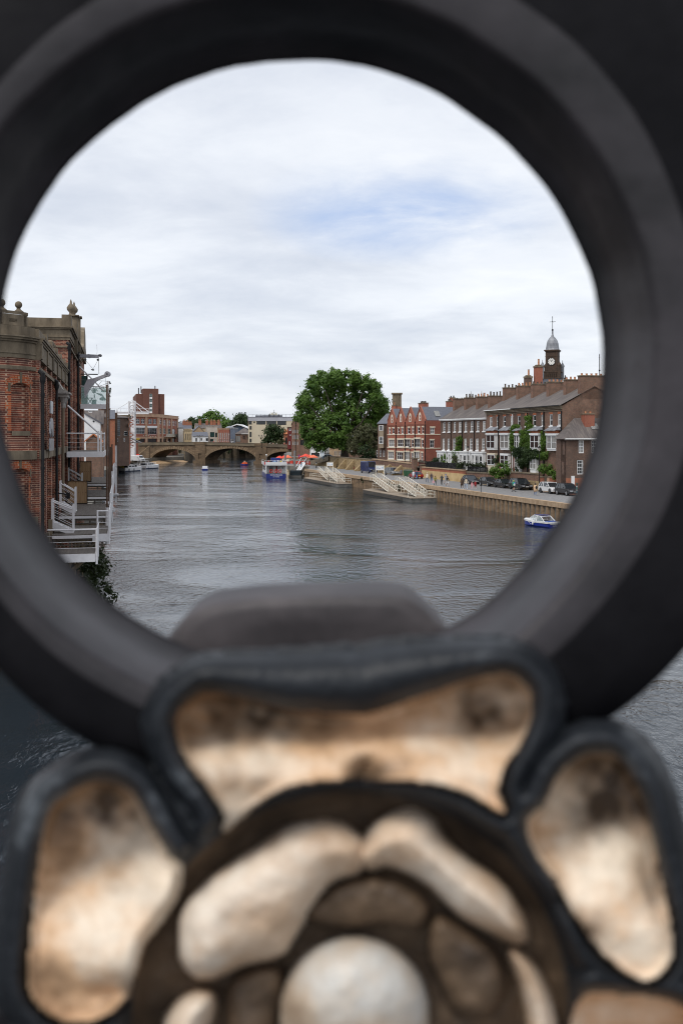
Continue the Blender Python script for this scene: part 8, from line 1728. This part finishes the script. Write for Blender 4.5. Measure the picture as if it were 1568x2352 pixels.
o=at((1228.3,1138)); t=thing('backpack','small black backpack hung on the beige coat','bag',o+Vector((.12,-.2,1.12))); mb=MB(); mb.sph((0,0,0),.15,.1,.22,10); mb.build('bag_body',black,t); mb=MB(); mb.tube([(-.1,.05,.18),(-.1,.2,.3),(-.1,.3,.1)],.02,5); mb.build('strap',black,t)
person('person in a long grey coat standing against a wall buttress',at((921,1096)),.2,(.10,.10,.11),(.08,.08,.085),(.10,.05,.02),coat=(.11,.11,.12),pose='stand')
person('fair haired person in a pale blouse and black shorts by the nearest gangway',at((949,1101)),2.8,(.50,.52,.55),(.02,.02,.02),(.40,.25,.10),shorts=True,coat=(.52,.54,.57))
person('person in a navy jumper and blue trousers beside the red car',at((956.5,1101.5)),2.7,(.02,.04,.10),(.06,.20,.38),(.3,.25,.2))
person('person in black striding up from the slipway',at((702,1071.5)),.9,(.03,.025,.025),(.12,.07,.05),shorts=True,h=1.7)
person('person in a white top walking beside the one in black near the ramp',at((706.8,1071)),.8,(.45,.42,.42),(.35,.3,.28),(.35,.25,.15),shorts=True)
person('person in a dark coat and bright blue trousers by the no waiting sign',at((691.5,1073.5)),.2,(.03,.03,.035),(.06,.22,.42))
person('person in orange standing on the ramp by the dark parapet wall',Vector((-4.6,277,3.9)),.3,(.55,.14,.05),(.06,.06,.07))
cs=[(.06,.05,.05),(.35,.33,.34),(.30,.06,.06),(.10,.12,.2),(.5,.48,.45),(.04,.04,.045),(.2,.16,.12),(.45,.2,.2)]
seats=['leftmost','second','third','fourth','fifth','sixth','seventh','eighth','ninth','tenth','eleventh','rightmost']
cn=['black','pale grey','dark red','navy','off white','charcoal','brown','dusty pink']
for i in range(12):
    x=661+i*5.; Y=309-i*.9+R.uniform(0,3.); q=W((x,1060),Y); person('cafe guest in %s seated under the red parasols, %s in the row'%(cn[i%8],seats[i]),(q.x,Y,2.46),R.uniform(-1,1),cs[i%8],cs[(i+3)%8],[(.03,.02,.015),(.25,.16,.08),(.4,.38,.36)][i%3],R.uniform(1.6,1.8),'sit',group='guests at the riverside cafe')
for i in range(6):
    x=664+i*9.; Y=311-i*1.6; q=W((x,1060),Y); t=thing('cafe_table','small round cafe table, %s of the six behind the red screens'%seats[i],'table',(q.x,Y-.6,2.44),0,'tables of the riverside cafe'); mb=MB(); mb.cyl((0,0,.7),(0,0,.74),.42,n=14); mb.build('table_top',timber,t); mb=MB(); mb.cyl((0,0,0),(0,0,.7),.04,n=6); mb.cyl((0,0,0),(0,0,.03),.25,n=10); mb.build('pedestal',black,t)
TB_=bpy.data.objects['tour_boat']
for i,(x,c,cc) in enumerate(((-1.9,'red',(.5,.05,.05)),(-1.2,'black',(.03,.03,.03)),(-.3,'pale blue',(.25,.4,.55)),(.6,'white',(.55,.55,.53)),(1.3,'yellow',(.5,.4,.05)),(2.0,'navy',(.03,.05,.14)))):
    p=TB_.location+Matrix.Rotation(TB_.rotation_euler.z,3,'Z')@Vector((x,1.2+.3*(i%2),3.51)); person('passenger in %s seated on the upper deck of the tour boat'%c,p,PI*(i%2)+.2,cc,(.05,.05,.07),pose='sit',h=1.75,group='passengers on the tour boat')
for i,(x,c,cc) in enumerate(((530,'white',(.6,.6,.6)),(618,'white shirt',(.55,.55,.55)),(625,'pink',(.6,.35,.3)),(633,'grey',(.3,.3,.3)),(488,'red',(.5,.05,.05)),(384,'pale',(.55,.5,.5)),(650,'bright red',(.6,.05,.04)))):
    s=FBR.sz((x,1016))[0]; o=FBR.loc(s,0,1.0); person('person in %s crossing the stone bridge, %s'%(c,('beyond the second arch','left of the round tree','right of the white shirted one','third in the small group','above the left pier','over the left arch','at the right of the round tree')[i]),(o.x,o.y,topz(s)-1.15),R.uniform(0,6),cc,(.05,.06,.1),group='people on the bridge')
